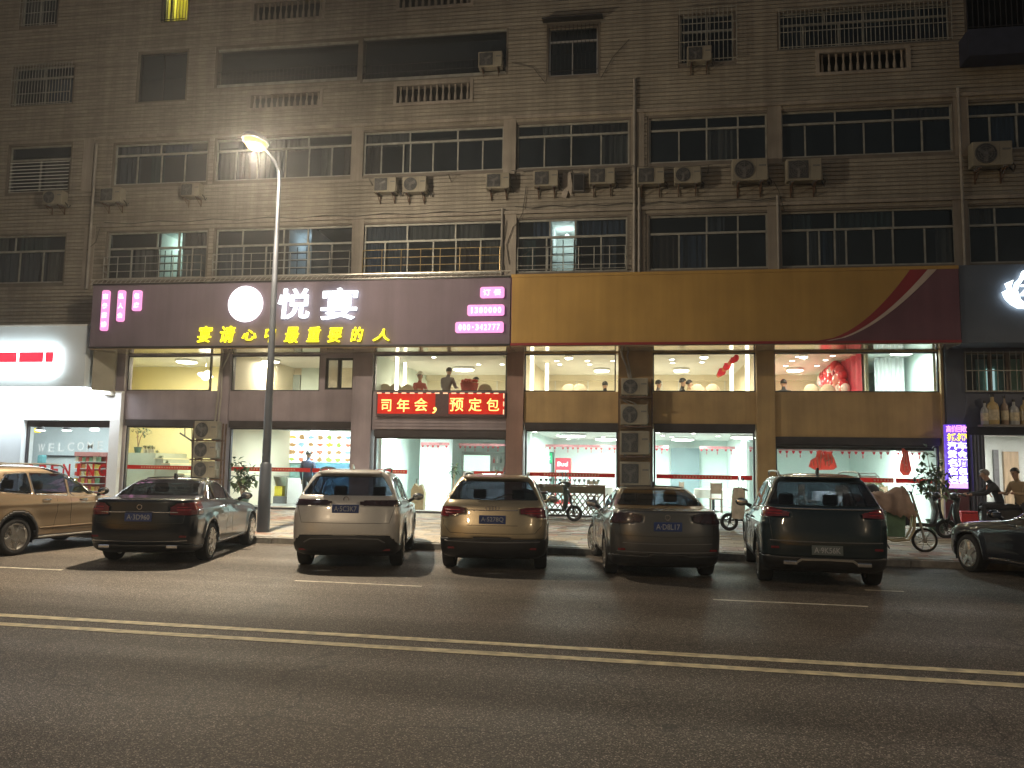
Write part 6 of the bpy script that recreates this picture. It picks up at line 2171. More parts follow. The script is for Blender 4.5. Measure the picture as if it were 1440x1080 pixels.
    def emit(nm, sel, m, sides=(1, -1), push=0.0, cap=False, solid=0.0):
        vs, fs = [], []
        for sgn in sides:
            F = quads[sel]
            u, inv = np.unique(F, return_inverse=True)
            inv = inv.reshape(F.shape)
            vv = V[u].copy()
            vv[:, 1] *= sgn
            off = len(vs)
            vs += vv.tolist()
            ff = inv + off
            fs += (ff[:, ::-1] if sgn < 0 else ff).tolist()
        if cap:
            b = len(vs)
            top = V[idx[-1]]
            n_ = len(top)
            vs += top.tolist() + [[p[0], -p[1], p[2]] for p in top.tolist()]
            for i in range(n_ - 1):
                fs.append([b + i, b + i + 1, b + n_ + i + 1, b + n_ + i])
        if not fs:
            return None
        me = bpy.data.meshes.new(nm)
        me.from_pydata(vs, [], fs)
        me.materials.append(m)
        bm = bmesh.new()
        bm.from_mesh(me)
        bmesh.ops.remove_doubles(bm, verts=bm.verts, dist=0.0006)
        bmesh.ops.dissolve_degenerate(bm, edges=bm.edges, dist=0.0004)
        bmesh.ops.recalc_face_normals(bm, faces=bm.faces)
        # outward: compare with the car's middle
        s = sum(((f_.calc_center_median() - Vector((xm, 0, .75))).dot(f_.normal)) * f_.calc_area() for f_ in bm.faces)
        if s < 0:
            bmesh.ops.reverse_faces(bm, faces=bm.faces)
        if push:
            bm.normal_update()
            for v in bm.verts:
                v.co += v.normal * push
        bm.to_mesh(me)
        bm.free()
        me.polygons.foreach_set('use_smooth', [True] * len(me.polygons))
        o = link(nm, me, car)
        if solid:
            s_ = o.modifiers.new('thickness', 'SOLIDIFY')
            s_.thickness = solid
            s_.offset = -1
        return o

    emit('body', cls == 0, body_m, cap=True, solid=0.012)
    for s, nm in ((1, 'side_windows'), (-1, 'side_windows')):
        emit(nm, cls == 1, k.get('glass', CAR_GLASS), (s,))
    emit('rear_window', cls == 2, k.get('rear_glass', CAR_REAR))
    emit('windshield', cls == 5, CAR_GLASS)
    emit('lower_cladding', cls == 3, BLACK_PLASTIC, push=0.004, solid=0.01)
    for s in (1, -1):
        emit('tail_light', cls == 4, k.get('tail_m', LAMP_RED), (s,), 0.008)
        emit('headlight', cls == 6, LAMP_CLEAR, (s,), 0.005)
    TAILS = k.get('tail', [])
    # surface look-ups
    SV = V[(V[:, 1] > .3)]

    def side_y(x, z):
        d = ((SV[:, 0] - x) ** 2 + (SV[:, 2] - z) ** 2)
        i = np.argpartition(d, 4)[:4]
        wgt = 1 / (d[i] + 1e-6)
        return float((SV[i, 1] * wgt).sum() / wgt.sum())

    RV = np.stack([Xg, Yg, Zg], 2)[:, :nA + 4].reshape(-1, 3)

    def rear_xx(y, z):
        d = ((RV[:, 1] - abs(y)) ** 2 + (RV[:, 2] - z) ** 2)
        i = np.argpartition(d, 4)[:4]
        wgt = 1 / (d[i] + 1e-6)
        return float((RV[i, 0] * wgt).sum() / wgt.sum())

    def side_line(nm, pts, r, m, sides=(1, -1), parent=None, closed=False, lift_=0.002, seg=0.06):
        pts = [Vector((p[0], 0, p[1])) for p in pts]
        if closed:
            pts.append(pts[0])
        out = []
        for a, b in zip(pts, pts[1:]):
            n = max(1, int((b - a).length / seg))
            out += [a.lerp(b, i / n) for i in range(n)]
        out.append(pts[-1])
        for s in sides:
            MB().tube([(p.x, s * (side_y(p.x, p.z) + lift_), p.z) for p in out], r, 5).build(nm, m, parent or car, True)

    def rear_line(nm, pts, r, m, lift_=0.003, mirror=False, seg=0.06):
        pts = [Vector((0, p[0], p[1])) for p in pts]
        out = []
        for a, b in zip(pts, pts[1:]):
            n = max(1, int((b - a).length / seg))
            out += [a.lerp(b, i / n) for i in range(n)]
        out.append(pts[-1])
        mb = MB()
        mb.tube([(rear_xx(p.y, p.z) - lift_, p.y, p.z) for p in out], r, 5)
        if mirror:
            mb.tube([(rear_xx(p.y, p.z) - lift_, -p.y, p.z) for p in out], r, 5)
        return mb.build(nm, m, car, True)

    for poly in (TAILS if k.get('tail_m', LAMP_RED) is LAMP_RED else []):
        y0_, z0_ = min(p[0] for p in poly), sum(p[1] for p in poly) / len(poly)
        for dz in (-.022, .022):
            for s in (1, -1):
                MB().tube([(rear_xx(yy, z0_ + dz) - .010, s * yy, z0_ + dz) for yy in np.linspace(y0_ + .10, .80 * sW, 7)], .0065, 5).build('lamp_strip', LAMP_STRIP, car, True)
    # under the body and inside the arches
    mb = MB()
    zb = float(lv[0, 1])
    mb.box(lv[0, 0] + .12, lv[0, 3] - .15, -.62 * sW, .62 * sW, zb - .02, zb + .06)
    for xw in (0, WB):
        pts = [(xw + (RA + .004) * math.cos(RAD(a)), R + (RA + .004) * math.sin(RAD(a))) for a in range(-20, 201, 20)]
        for s in (1, -1):
            y0, y1 = s * .50 * sW, s * .87 * sW
            vs = [(x, y0, z) for x, z in pts] + [(x, y1, z) for x, z in pts]
            n = len(pts)
            mb.add(vs, [(i, i + 1, n + i + 1, n + i) for i in range(n - 1)])
            mb.add([(x, y0, z) for x, z in pts], [tuple(range(n))])
    mb.build('underbody', BLACK_PLASTIC, car)
    # seats seen as dark shapes through the glass
    mb = MB()
    h0 = 0.62 * sH + lift
    for y in (-.36, .36):
        mb.prism([(WB * .36, h0 - .25), (WB * .36 + .5, h0 - .25), (WB * .36 + .45, h0), (WB * .36 + .12, h0), (WB * .36 - .05, h0 + .52), (WB * .36 - .16, h0 + .5)], y - .24, y + .24)
        mb.box(WB * .36 - .15, WB * .36 - .05, y - .12, y + .12, h0 + .55, h0 + .73)
    mb.prism([(.05, h0 - .25), (.55, h0 - .25), (.5, h0), (.22, h0), (.05, h0 + .48), (-.06, h0 + .46)], -.6, .6)
    mb.build('seats', SEAT_M, car, bevel=0.03)
    # wheels
    ty, ri, di = wheel_meshes(name, R, R * k.get('rim', .70), 0.225, k.get('rim_m', RIM_M), k.get('spokes', 5), k.get('split', False))
    for xw in (0, WB):
        for s in (-1, 1):
            wv = bpy.data.objects.new('wheel', ty)
            COL.objects.link(wv)
            wv.parent = car
            wv.location = (xw, s * (.79 * sW), R)
            steer = k.get('steer', 0) if xw else 0
            wv.rotation_euler = (0, RNG.uniform(0, 1.2), (0 if s < 0 else math.pi) + steer)
            link('rim', ri, wv)
            link('brake_disc', di, wv)
    # trim around the glass, seams, handles, mirrors
    trim = k.get('trim', CHROME)
    for poly in sidewin:
        side_line('window_trim', poly, 0.008, trim, closed=True, lift_=0.003)
    SEAM = BLACK_PLASTIC
    for pts in k.get('seams', []):
        side_line('door_seam', pts, 0.004, SEAM, lift_=-0.001)
    for x, z in k.get('handles', []):
        for s in (1, -1):
            y = side_y(x, z)
            MB().tube([(x - .10, s * (y + .002), z - .004), (x - .07, s * (y + .028), z), (x + .07, s * (y + .028), z + .004), (x + .10, s * (y + .002), z + .008)], [.008, .013, .013, .008], 6).build('door_handle', k.get('handle_m', body_m), car, True)
    mx, mz = k['mirror']
    for s in (1, -1):
        y = side_y(mx, mz - .08) - .02
        mb = MB()
        mb.ball((mx + .02, s * (y + .17), mz + .03), 1, .075, .115, .075, 12, 8)
        mb.tube([(mx + .05, s * y, mz - .05), (mx + .04, s * (y + .09), mz)], [.04, .03], 6)
        mo = mb.build('wing_mirror', k.get('mirror_m', body_m), car, True)
        MB().ball((mx - .048, s * (y + .17), mz + .03), 1, .012, .095, .058, 10, 6).build('mirror_glass', CHROME, mo, True)
    # licence plate, emblem, wiper, antenna
    pz, ptxt, pm = k['plate']
    x = rear_xx(0.15, pz) - .012
    po = MB().box(x - .008, x, -.22, .22, pz - .07, pz + .07).build('licence_plate', pm, car, bevel=0.004)
    put_text(ptxt, 1, PLATE_TEXT, (x - .011, 0, pz), po, 'plate_lettering', 0.001, 0.01, world=False, rot=(RAD(90), 0, RAD(-90)), fit=(.37, .085))
    for y, z, r_ in k.get('emblem', []):
        MB().lathe([(r_, 0), (r_, .008), (r_ * .72, .008), (r_ * .72, 0)], (rear_xx(y, z) - .012, y, z), 'x', 16, True).build('emblem', CHROME, car, True)
    for pts, r_, m in k.get('rear_lines', []):
        rear_line('rear_trim', pts, r_, m)
    for pts in k.get('rear_seams', []):
        rear_line('tailgate_seam', pts, .004, SEAM, 0.0)
    for (x0, z0, x1, z1, r_, m) in k.get('side_trim', []):
        side_line('side_trim', [(x0, z0), (x1, z1)], r_, m, lift_=0.0)
    if k.get('rails'):
        x0, x1, y, z = k['rails']
        for s in (1, -1):
            MB().tube([(x0, s * y, z - .055), (x0 + .12, s * y, z + .005), (x0 + .5, s * (y + .01), z + .025), (x1 - .45, s * y, z + .025), (x1 - .1, s * (y - .01), z + .005), (x1, s * (y - .02), z - .05)], .017, 7).build('roof_rail', k.get('rail_m', ALU), car, True)
    ax, az = k['antenna']
    MB().prism([(ax - .09, az - .03), (ax + .09, az - .03), (ax + .08, az), (ax - .05, az + .065), (ax - .08, az + .06)], -.018, .018).build('antenna_fin', k.get('antenna_m', BLACK_PLASTIC), car, bevel=0.006)
    if k.get('wiper'):
        z0, y0, z1, y1 = k['wiper']
        MB().tube([(rear_xx(y0, z0) - .01, y0, z0), (rear_xx((y0 + y1) / 2, (z0 + z1) / 2) - .015, (y0 + y1) / 2, (z0 + z1) / 2 + .01), (rear_xx(y1, z1) - .012, y1, z1)], .009, 5).build('rear_wiper', BLACK_PLASTIC, car, True)
    for y, z, wdt in k.get('exhaust', []):
        x = rear_xx(abs(y), z) - .005
        MB().box(x - .04, x + .05, y - wdt, y + wdt, z - .03, z + .03).build('exhaust_tip', CHROME, car, bevel=0.012)
    if k.get('spoiler'):
        z, hw, xb = k['spoiler']
        MB().prism([(xb - .13, z), (xb + .25, z + .035), (xb + .25, z + .055), (xb - .12, z + .03)], -hw, hw, 'xz').build('roof_spoiler', body_m, car, bevel=0.012)
    # reversing sensors, reflectors
    for y, z in k.get('reflectors', []):
        for s in (1, -1):
            x = rear_xx(abs(y), z) - .004
            MB().box(x - .006, x + .02, s * y - .09, s * y + .09, z - .018, z + .018).build('reflector', LAMP_RED, car, bevel=0.004)
    if k.get('spare'):
        k['spare'](car, rear_xx, side_y)
    return car


def suv_windows(belt, top, x0, x1, roof_x0, roof_x1, split=(0.62, 1.62)):
    """three panes of an SUV's glasshouse: quarter, rear door, front door (side view outlines)"""
    def ztop(x):
        return top - 0.05 * ((x - (roof_x0 + roof_x1) / 2) / 1.2) ** 2
    def zb(x):
        return belt - (x - x0) * 0.045
    a, b = split[0] * 1.0 - .28, split[1] - .42
    q = [(x0, zb(x0) + .03), (a - .03, zb(a)), (a - .03, ztop(a)), (roof_x0, ztop(roof_x0)), (x0 + .06, zb(x0) + .12)]
    r = [(a + .03, zb(a)), (b - .035, zb(b)), (b - .035, ztop(b)), (a + .03, ztop(a))]
    f = [(b + .035, zb(b)), (x1, zb(x1)), (x1 - .02, zb(x1) + .03), (roof_x1, ztop(roof_x1) - .02), (b + .035, ztop(b))]
    return [q, r, f]


SUV_SEAMS = [[(.86, 1.10), (.88, .75), (.80, .42)], [(.86, .42), (2.1, .40)], [(1.20, 1.10), (1.22, .42)], [(2.22, 1.02), (2.26, .75), (2.18, .42)]]
SUV_COMMON = dict(belt=1.10, windshield=(1.07, 1.58), cowl_x=2.25, handles=[(0.62, .99), (1.52, .97)], mirror=(1.92, 1.10), seams=SUV_SEAMS)
SWN = suv_windows(1.16, 1.53, -.42, 2.05, -.15, 1.30)
white_paint = paint('pearl_white_paint', (0.58, 0.57, 0.55), 0.15)
gold_paint = paint('champagne_gold_paint', (0.38, 0.315, 0.21), 0.55)
tan_paint = paint('bronze_tan_paint', (0.33, 0.245, 0.16), 0.55)
black_paint = paint('black_paint', (0.008, 0.010, 0.015), 0.0, 0.3)
grey_paint = paint('graphite_grey_paint', (0.085, 0.085, 0.088), 0.5)
green_paint = paint('dark_green_black_paint', (0.010, 0.019, 0.024), 0.0, 0.3)
navy_paint = paint('dark_navy_paint', (0.010, 0.012, 0.020), 0.0, 0.3)


def car_pos(px, py):
    d = FWD + RIGHT * ((px - 720) / CAM_F) - UP * ((py - 540) / CAM_F)
    return Vector((0, 0, CAM_H)) + d * (-CAM_H / d.z)


# white SUV
build_car('parked_suv', 'pearl white SUV with dark taillight strip, seen from behind next to the lamp pole', 'SUV', (-5.02, 14.0), RAD(102), SUV, white_paint,
          **{**SUV_COMMON, 'rear_window': [(.76, 1.235), (.66, 1.40), (.56, 1.545)], 'side_windows': SWN,
             'tail': [[(.30, 1.075), (.99, 1.055), (1.05, 1.16), (.30, 1.155), (.22, 1.11)]], 'tail_m': LAMP_SMOKE,
             'dark': [[(-.1, .22), (1.1, .22), (1.1, .40), (.90, .40), (.74, .585), (-.1, .60)]], 'cladding': .36, 'plate': (1.02, 'A·5C3K7', PLATE_BLUE), 'emblem': [(0, 1.17, .05)],
             'rear_lines': [([(-.66, .47), (-.55, .53), (0, .545), (.55, .53), (.66, .47)], .012, GREY_PLASTIC)], 'rear_seams': [[(-.72, .79), (0, .785), (.72, .79)], [(-.72, .79), (-.8, 1.05)], [(.72, .79), (.8, 1.05)]],
             'rails': (-.35, 1.35, .55, 1.66), 'rail_m': BLACK_PLASTIC, 'antenna': (-.2, 1.69), 'antenna_m': white_paint, 'spoiler': (1.585, .52, -.56), 'reflectors': [(.66, .35)], 'spokes': 10, 'rim_m': RIM_DARK, 'mirror_m': BLACK_PLASTIC})
# gold SUV
build_car('parked_suv', 'champagne gold SUV with dark red taillights, seen squarely from behind', 'SUV', (-2.52, 14.35), RAD(96.5), SUV, gold_paint,
          **{**SUV_COMMON, 'scale': (1, 1.0, .975), 'rear_window': [(.76, 1.20), (.66, 1.37), (.57, 1.51)], 'side_windows': suv_windows(1.13, 1.49, -.42, 2.05, -.15, 1.30),
             'tail': [[(.44, 1.00), (.62, .95), (.99, .90), (1.05, 1.07), (.60, 1.085), (.44, 1.06)]], 'tail_m': LAMP_RED,
             'dark': [[(-.1, .22), (1.1, .22), (1.1, .52), (.72, .585), (-.1, .59)]], 'cladding': .34, 'plate': (.885, 'A·5278Q', PLATE_BLUE), 'emblem': [(-.075, 1.07, .04), (-.025, 1.07, .04), (.025, 1.07, .04), (.075, 1.07, .04)],
             'rear_lines': [([(-.78, .53), (0, .515), (.78, .53)], .012, GREY_PLASTIC), ([(-.42, 1.035), (0, 1.03), (.42, 1.035)], .007, CHROME)],
             'rear_seams': [[(-.84, .93), (-.82, .80), (-.70, .665), (0, .655), (.70, .665), (.82, .80), (.84, .93)], [(-.42, .79), (.42, .79)]],
             'rails': (-.35, 1.35, .55, 1.62), 'antenna': (-.15, 1.64), 'antenna_m': gold_paint, 'spoiler': (1.545, .52, -.56), 'reflectors': [(.64, .42)], 'spokes': 5, 'split': True, 'wiper': (1.215, 0.0, 1.30, -.32)})
# bronze SUV at the left edge, seen from its side
build_car('parked_suv', 'bronze tan SUV at the left edge, seen from its right side', 'SUV', (-12.12, 13.62), RAD(83), SUV, tan_paint,
          **{**SUV_COMMON, 'scale': (1, 1.0, .985), 'rear_window': [(.76, 1.21), (.66, 1.38), (.57, 1.52)], 'side_windows': suv_windows(1.13, 1.49, -.42, 2.05, -.15, 1.30),
             'tail': [[(.44, .95), (.62, .92), (.99, .90), (1.05, 1.07), (.60, 1.085), (.44, 1.06)]], 'dark': [[(-.1, .22), (1.1, .22), (1.1, .45), (-.1, .46)]], 'plate': (.885, 'A·8K215', PLATE_BLUE),
             'rails': (-.35, 1.35, .55, 1.635), 'antenna': (-.15, 1.65), 'antenna_m': tan_paint, 'side_trim': [(.48, .30, 2.28, .31, .022, ALU), (.48, .47, 2.28, .48, .012, tan_paint)], 'spokes': 5,
             'handle_m': CHROME, 'mirror_m': BLACK_PLASTIC, 'cladding': .33})
# dark green-black SUV
build_car('parked_suv', 'big dark green-black SUV with roof rails and silver rear skid trim', 'SUV', (2.78, 13.88), RAD(87.0), SUV, green_paint,
          **{**SUV_COMMON, 'scale': (1.0, 1.02, 1.035), 'rear_window': [(.80, 1.25), (.70, 1.44), (.62, 1.60)], 'side_windows': suv_windows(1.19, 1.575, -.48, 2.05, -.25, 1.30),
             'belt': 1.14, 'windshield': (1.11, 1.64), 'mirror': (1.92, 1.15), 'tail': [[(.52, 1.085), (.99, 1.06), (1.05, 1.205), (.80, 1.21), (.52, 1.14)]], 'tail_m': LAMP_RED,
             'dark': [[(-.1, .22), (1.1, .22), (1.1, .44), (.80, .50), (-.1, .50)]], 'cladding': .42, 'plate': (.60, 'A·9K56K', mat('plate_green', (0.10, 0.13, 0.14), 0.4, 0, 0.1, 5)),
             'rear_lines': [([(-.44, .40), (-.36, .455), (0, .462), (.36, .455), (.44, .40)], .022, ALU), ([(-.82, 1.205), (0, 1.2), (.82, 1.205)], .012, CHROME), ([(-.80, .72), (0, .715), (.80, .72)], .008, GREY_PLASTIC)],
             'rear_seams': [[(-.80, 1.05), (-.76, .70), (0, .69), (.76, .70), (.80, 1.05)]], 'rails': (-.42, 1.40, .60, 1.735), 'antenna': (-.2, 1.755), 'spoiler': (1.645, .55, -.57), 'exhaust': [(-.52, .40, .10), (.52, .40, .10)],
             'reflectors': [(.70, .62)], 'spokes': 5, 'R': .36, 'trim': CHROME})

SED_SEAMS = [[(.95, .98), (.98, .70), (.86, .34)], [(.86, .34), (2.05, .34)], [(1.30, .98), (1.32, .34)], [(2.36, .93), (2.42, .65), (2.32, .34)]]
SED_WIN = [[(-.02, 1.07), (.36, 1.065), (.36, 1.33), (.30, 1.33)], [(.42, 1.063), (1.235, 1.045), (1.235, 1.375), (.80, 1.38), (.42, 1.345)], [(1.305, 1.043), (2.17, 1.02), (2.14, 1.045), (1.60, 1.31), (1.42, 1.365), (1.305, 1.372)]]
SED_COMMON = dict(belt=1.03, windshield=(1.005, 1.41), cowl_x=2.14, handles=[(.78, .93), (1.66, .91)], mirror=(1.98, 1.05), seams=SED_SEAMS, side_windows=SED_WIN, R=.335, wheelbase=2.86, rim=.72)
build_car('parked_sedan', 'glossy black sedan with chrome window line, angled in front of the stacked units', 'sedan', (-8.50, 13.72), RAD(102.5), [tuple(v * 1 for v in l) for l in SEDAN], black_paint,
          **{**SED_COMMON, 'rear_window': [(.70, 1.155), (.62, 1.27), (.53, 1.405)], 'tail': [[(.50, .86), (.99, .84), (1.05, 1.06), (.62, 1.05), (.50, 1.0)]], 'tail_m': LAMP_RED,
             'dark': [[(-.1, .2), (1.1, .2), (1.1, .30), (.7, .36), (-.1, .37)]], 'plate': (.82, 'A·3D960', PLATE_BLUE), 'emblem': [(0, .985, .045)], 'rear_lines': [([(-.62, .90), (0, .905), (.62, .90)], .010, CHROME), ([(-.76, .43), (0, .42), (.76, .43)], .008, CHROME)],
             'rear_seams': [[(-.74, 1.06), (-.70, .72), (0, .70), (.70, .72), (.74, 1.06)]], 'antenna': (.62, 1.47), 'exhaust': [(-.55, .33, .09), (.55, .33, .09)], 'reflectors': [(.68, .50)], 'spokes': 10, 'side_trim': [(.5, .30, 2.3, .30, .014, CHROME)], 'handle_m': CHROME})
build_car('parked_sedan', 'graphite grey sedan with black antenna fin, turned to show its left side', 'sedan', (.28, 14.22), RAD(97.5), SEDAN, grey_paint,
          **{**SED_COMMON, 'scale': (.97, 1.0, 1.0), 'rear_window': [(.71, 1.155), (.63, 1.27), (.54, 1.405)], 'tail': [[(.40, .93), (.99, .88), (1.05, 1.06), (.55, 1.065), (.40, 1.02)]], 'tail_m': LAMP_SMOKE,
             'dark': [[(-.1, .2), (1.1, .2), (1.1, .34), (.75, .42), (-.1, .43)]], 'plate': (.86, 'A·D8L17', PLATE_BLUE), 'emblem': [(0, 1.0, .045)], 'rear_lines': [([(-.70, .60), (0, .59), (.70, .60)], .007, GREY_PLASTIC), ([(-.78, .47), (0, .455), (.78, .47)], .009, GREY_PLASTIC)],
             'rear_seams': [[(-.76, 1.06), (-.72, .72), (0, .70), (.72, .72), (.76, 1.06)]], 'antenna': (.62, 1.475), 'reflectors': [(.68, .50)], 'spokes': 5, 'split': True, 'steer': RAD(16), 'wheelbase': 2.75,
             'mirror_m': BLACK_PLASTIC})
build_car('parked_sedan', 'dark navy sedan cut off by the right edge, showing its front left wheel', 'sedan', (7.42, 13.62), RAD(104), SEDAN, navy_paint,
          **{**SED_COMMON, 'rear_window': [(.71, 1.155), (.63, 1.27), (.54, 1.405)], 'tail': [[(.50, .86), (.99, .84), (1.05, 1.06), (.62, 1.05), (.50, 1.0)]], 'dark': [[(-.1, .2), (1.1, .2), (1.1, .34), (-.1, .36)]],
             'plate': (.82, 'A·6M081', PLATE_BLUE), 'antenna': (.62, 1.475), 'spokes': 5, 'side_trim': [(.5, .31, 2.3, .31, .016, CHROME)], 'headlamp': [(.45, .60), (.95, .62), (1.0, .78), (.55, .74)], 'rim_m': RIM_M, 'handle_m': BLACK_PLASTIC})

# ------------------------------------------------------------------ air conditioner units
AC_W = mat('ac_casing', (0.27, 0.25, 0.20), 0.5, 0, 0.18, 2.5)
AC_G = mat('ac_grille_dark', (0.07, 0.075, 0.08), 0.5, 0.2, 0.2, 6)
AC_F = mat('ac_fan_blade', (0.12, 0.12, 0.12), 0.5, 0, 0.2, 6)
BRK = mat('rusty_bracket', (0.13, 0.08, 0.055), 0.75, 0.3, 0.4, 12)


def make_ac(loc, label, group, square=False, bracket=True):
    """0.8 x 0.55 x 0.3 m outdoor unit; origin at the middle of its foot, front towards -Y"""
    t = thing('air_conditioner_unit', label, 'air conditioner', loc, 0, group)
    MB().box(-0.4, 0.4, -0.15, 0.15, 0.03, 0.56).build('casing', AC_W, t, bevel=0.018)
    cx, cz = -0.13, 0.295
    if square:
        MB().prism([(x + cx, z + cz) for x, z in ((-.225, -.215), (.225, -.215), (.225, .215), (-.225, .215))], -0.162, -0.152).build('fan_recess', AC_G, t, bevel=0.008)
    else:
        MB().lathe([(0.225, -0.152), (0.22, -0.158), (0.0, -0.158)], (cx, 0, cz), 'y', 26).build('fan_recess', AC_G, t)
    mb = MB()
    for k in range(3):
        a = 2.1 * k + 0.4
        mb.obox((cx + 0.10 * math.cos(a), -0.163, cz + 0.10 * math.sin(a)), (0.17, 0.006, 0.10), (0.25, -a, 0))
    mb.build('fan_blades', AC_F, t)
    mb = MB()
    for r in (0.07, 0.12, 0.17, 0.215):
        mb.lathe([(r - .004, -.176), (r + .004, -.176), (r + .004, -.170), (r - .004, -.170)], (cx, 0, cz), 'y', 22, True)
    for k in range(8):
        a = k * math.pi / 4
        mb.tube([(cx + .05 * math.cos(a), -.172, cz + .05 * math.sin(a)), (cx + .22 * math.cos(a), -.172, cz + .22 * math.sin(a))], .004, 4)
    mb.lathe([(0.045, -0.178), (0.04, -0.184)], (cx, 0, cz), 'y', 14)
    mb.build('fan_guard', GREY_PLASTIC, t)
    MB().box(0.14, 0.145, -0.153, -0.151, 0.05, 0.54).box(0.20, 0.36, -0.156, -0.151, 0.36, 0.40).build('panel_seam', GREY_PLASTIC, t)
    MB().box(0.401, 0.43, -0.10, 0.08, 0.08, 0.30).build('valve_cover', AC_W, t, bevel=0.01)
    MB().box(-0.30, -0.22, -0.13, 0.13, 0, 0.03).build('foot', GREY_PLASTIC, t)
    MB().box(0.22, 0.30, -0.13, 0.13, 0, 0.03).build('foot', GREY_PLASTIC, t)
    if bracket:
        for x in (-0.26, 0.26):
            mb = MB().box(x - 0.015, x + 0.015, -0.17, 0.20, -0.035, -0.002)
            mb.tube([(x, -0.12, -0.03), (x, 0.19, -0.26)], 0.012, 4)
            mb.box(x - 0.015, x + 0.015, 0.18, 0.20, -0.28, -0.035)
            mb.build('bracket', BRK, t)
        MB().tube([(0.41, 0, 0.15), (0.50, 0.02, 0.05), (0.49, 0.1, -0.05), (0.46, 0.22, 0.1)], 0.018, 6).build('pipe', CABLE_M, t, True)
    return t


ac_round = ac_square = None
AC_GROUP = 'air conditioner units hung on the upper wall'
AC_Y = FRONT_Y - 0.26
for px0, px1, pyb, sq, lab in (
        (60, 94, 290, 0, 'below the louvred window at the left end'), (140, 176, 287, 1, 'alone right of the louvred window, near the rain pipe'), (254, 286, 279, 1, 'in the glow under the street lamp head'),
        (525, 560, 273, 1, 'left one of a touching pair right of the street lamp'), (566, 602, 273, 0, 'right one of a touching pair, with round fan'),
        (683, 718, 268, 1, 'alone under the right end of the three-part window'), (750, 786, 265, 1, 'beside the hanging cloth, left of it'),
        (828, 865, 262, 1, 'right of the hanging cloth, left of the double rain pipes'), (896, 934, 262, 1, 'just right of the double rain pipes'), (948, 985, 261, 0, 'with round fan, second to the right of the rain pipes'),
        (1030, 1078, 258, 0, 'large, left one beside the wall pier with cable'), (1106, 1153, 258, 1, 'large, right of the wall pier with cable'),
        (1368, 1418, 237, 0, 'large, highest on its row at the right end'), (672, 708, 98, 1, 'up in the long open balcony'), (966, 1000, 90, 1, 'inside the barred cage of the top storey')):
    y = AC_Y
    if pyb == 98:
        y = FRONT_Y - 0.12
    p = at((px0 + px1) / 2, pyb, y)
    s = (px1 - px0) * y / CAM_F / 0.8
    lab = ('square-faced' if sq else 'round-fanned') + ' air conditioner unit ' + lab
    src = ac_square if sq else ac_round
    if src is None:
        src = make_ac(p, lab, AC_GROUP, bool(sq))
        src.scale = (s, 1.0, s)
        if sq:
            ac_square = src
        else:
            ac_round = src
    else:
        copy_tree(src, p, label=lab, scale=(s, 1.0 if s < 1.1 else 1.1, s))
STK = 'air conditioner units stacked against the pillars'
stack = {}
for px0, px1, py0, py1, sq, lab in (
        (276, 309, 592, 618.5, 0, 'top of the stack of three in front of the stair hall'), (275, 307, 621, 645.5, 0, 'middle of the stack of three in front of the stair hall'), (274, 306, 648, 673, 0, 'bottom of the stack of three in front of the stair hall'),
        (874, 911, 532, 557.5, 0, 'topmost of the four on the brown pillar'), (873, 911, 569, 599, 0, 'second from the top of the four on the brown pillar'),
        (872, 913, 606, 641, 1, 'third from the top of the four on the brown pillar'), (872, 914, 649, 684, 1, 'lowest of the four on the brown pillar')):
    y = GY - 0.45
    p, q = at(px0, py1, y), at(px1, py0, y)
    sxx, szz = (q.x - p.x) / 0.8, (q.z - p.z) / 0.57
    lab = ('square-faced' if sq else 'round-fanned') + ' air conditioner unit, ' + lab
    loc = ((p.x + q.x) / 2, y, p.z)
    if sq not in stack:
        o = make_ac(loc, lab, STK, bool(sq), bracket=False)
        o.scale = (sxx, 1, szz)
        stack[sq] = o
    else:
        copy_tree(stack[sq], loc, label=lab, scale=(sxx, 1, szz))


def ac_rack(px0, px1, tops, foot_z, label):
    y = GY - 0.45
    xa, xb = X(px0, 2, y), X(px1, 2, y)
    zt = max(at(px0, t, y).z for t in tops)
    t = thing('unit_rack', label, 'steel rack', ((xa + xb) / 2, y, foot_z))
    for x in (xa, xb):
        part('post', MB().box(x - 0.02, x + 0.02, y - 0.02, y + 0.02, foot_z, zt + 0.5), BRK, t)
        part('post', MB().box(x - 0.02, x + 0.02, y + 0.16, y + 0.2, foot_z, zt + 0.5), BRK, t)
    for tp in tops:
        z = at((px0 + px1) / 2, tp, y).z
        part('rack_shelf', MB().box(xa, xb, y - 0.16, y - 0.12, z - 0.045, z - 0.005).box(xa, xb, y + 0.12, y + 0.16, z - 0.045, z - 0.005), BRK, t)
    return t


ac_rack(271, 312, (618.5, 645.5, 673), walk_z(23), 'rusty steel rack carrying the stack of three units')
ac_rack(870, 917, (557.5, 599, 641, 684), walk_z(23), 'rusty steel rack carrying the four units on the brown pillar')
part('pipe_bundle', MB().tube([at(x, y, GY - 0.28) for x, y in ((302, 594), (306, 560), (309, 525), (313, 497))], 0.035, 6).tube([at(x, y, GY - 0.28) for x, y in ((307, 594), (311, 555), (312, 520), (322, 497))], 0.03, 6), PIPE_M, smooth=True)
part('pipe_bundle', MB().tube([at(x, y, GY - 0.28) for x, y in ((885, 534), (881, 515), (876, 503), (873, 492))], 0.03, 6).tube([at(x, y, GY - 0.28) for x, y in ((888, 534), (884, 512), (882, 500), (884, 492))], 0.025, 6)
     .tube([at(x, y, GY - 0.28) for x, y in ((874, 560), (890, 566), (896, 570))], 0.02, 6).tube([at(x, y, GY - 0.28) for x, y in ((876, 563), (886, 569), (892, 571))], 0.02, 6), PIPE_M, smooth=True)
part('pipe_bundle', MB().tube([at(x, y, GY - 0.28) for x, y in ((310, 600), (311, 630), (309, 670), (308, 690))], 0.03, 6), PIPE_M, smooth=True)
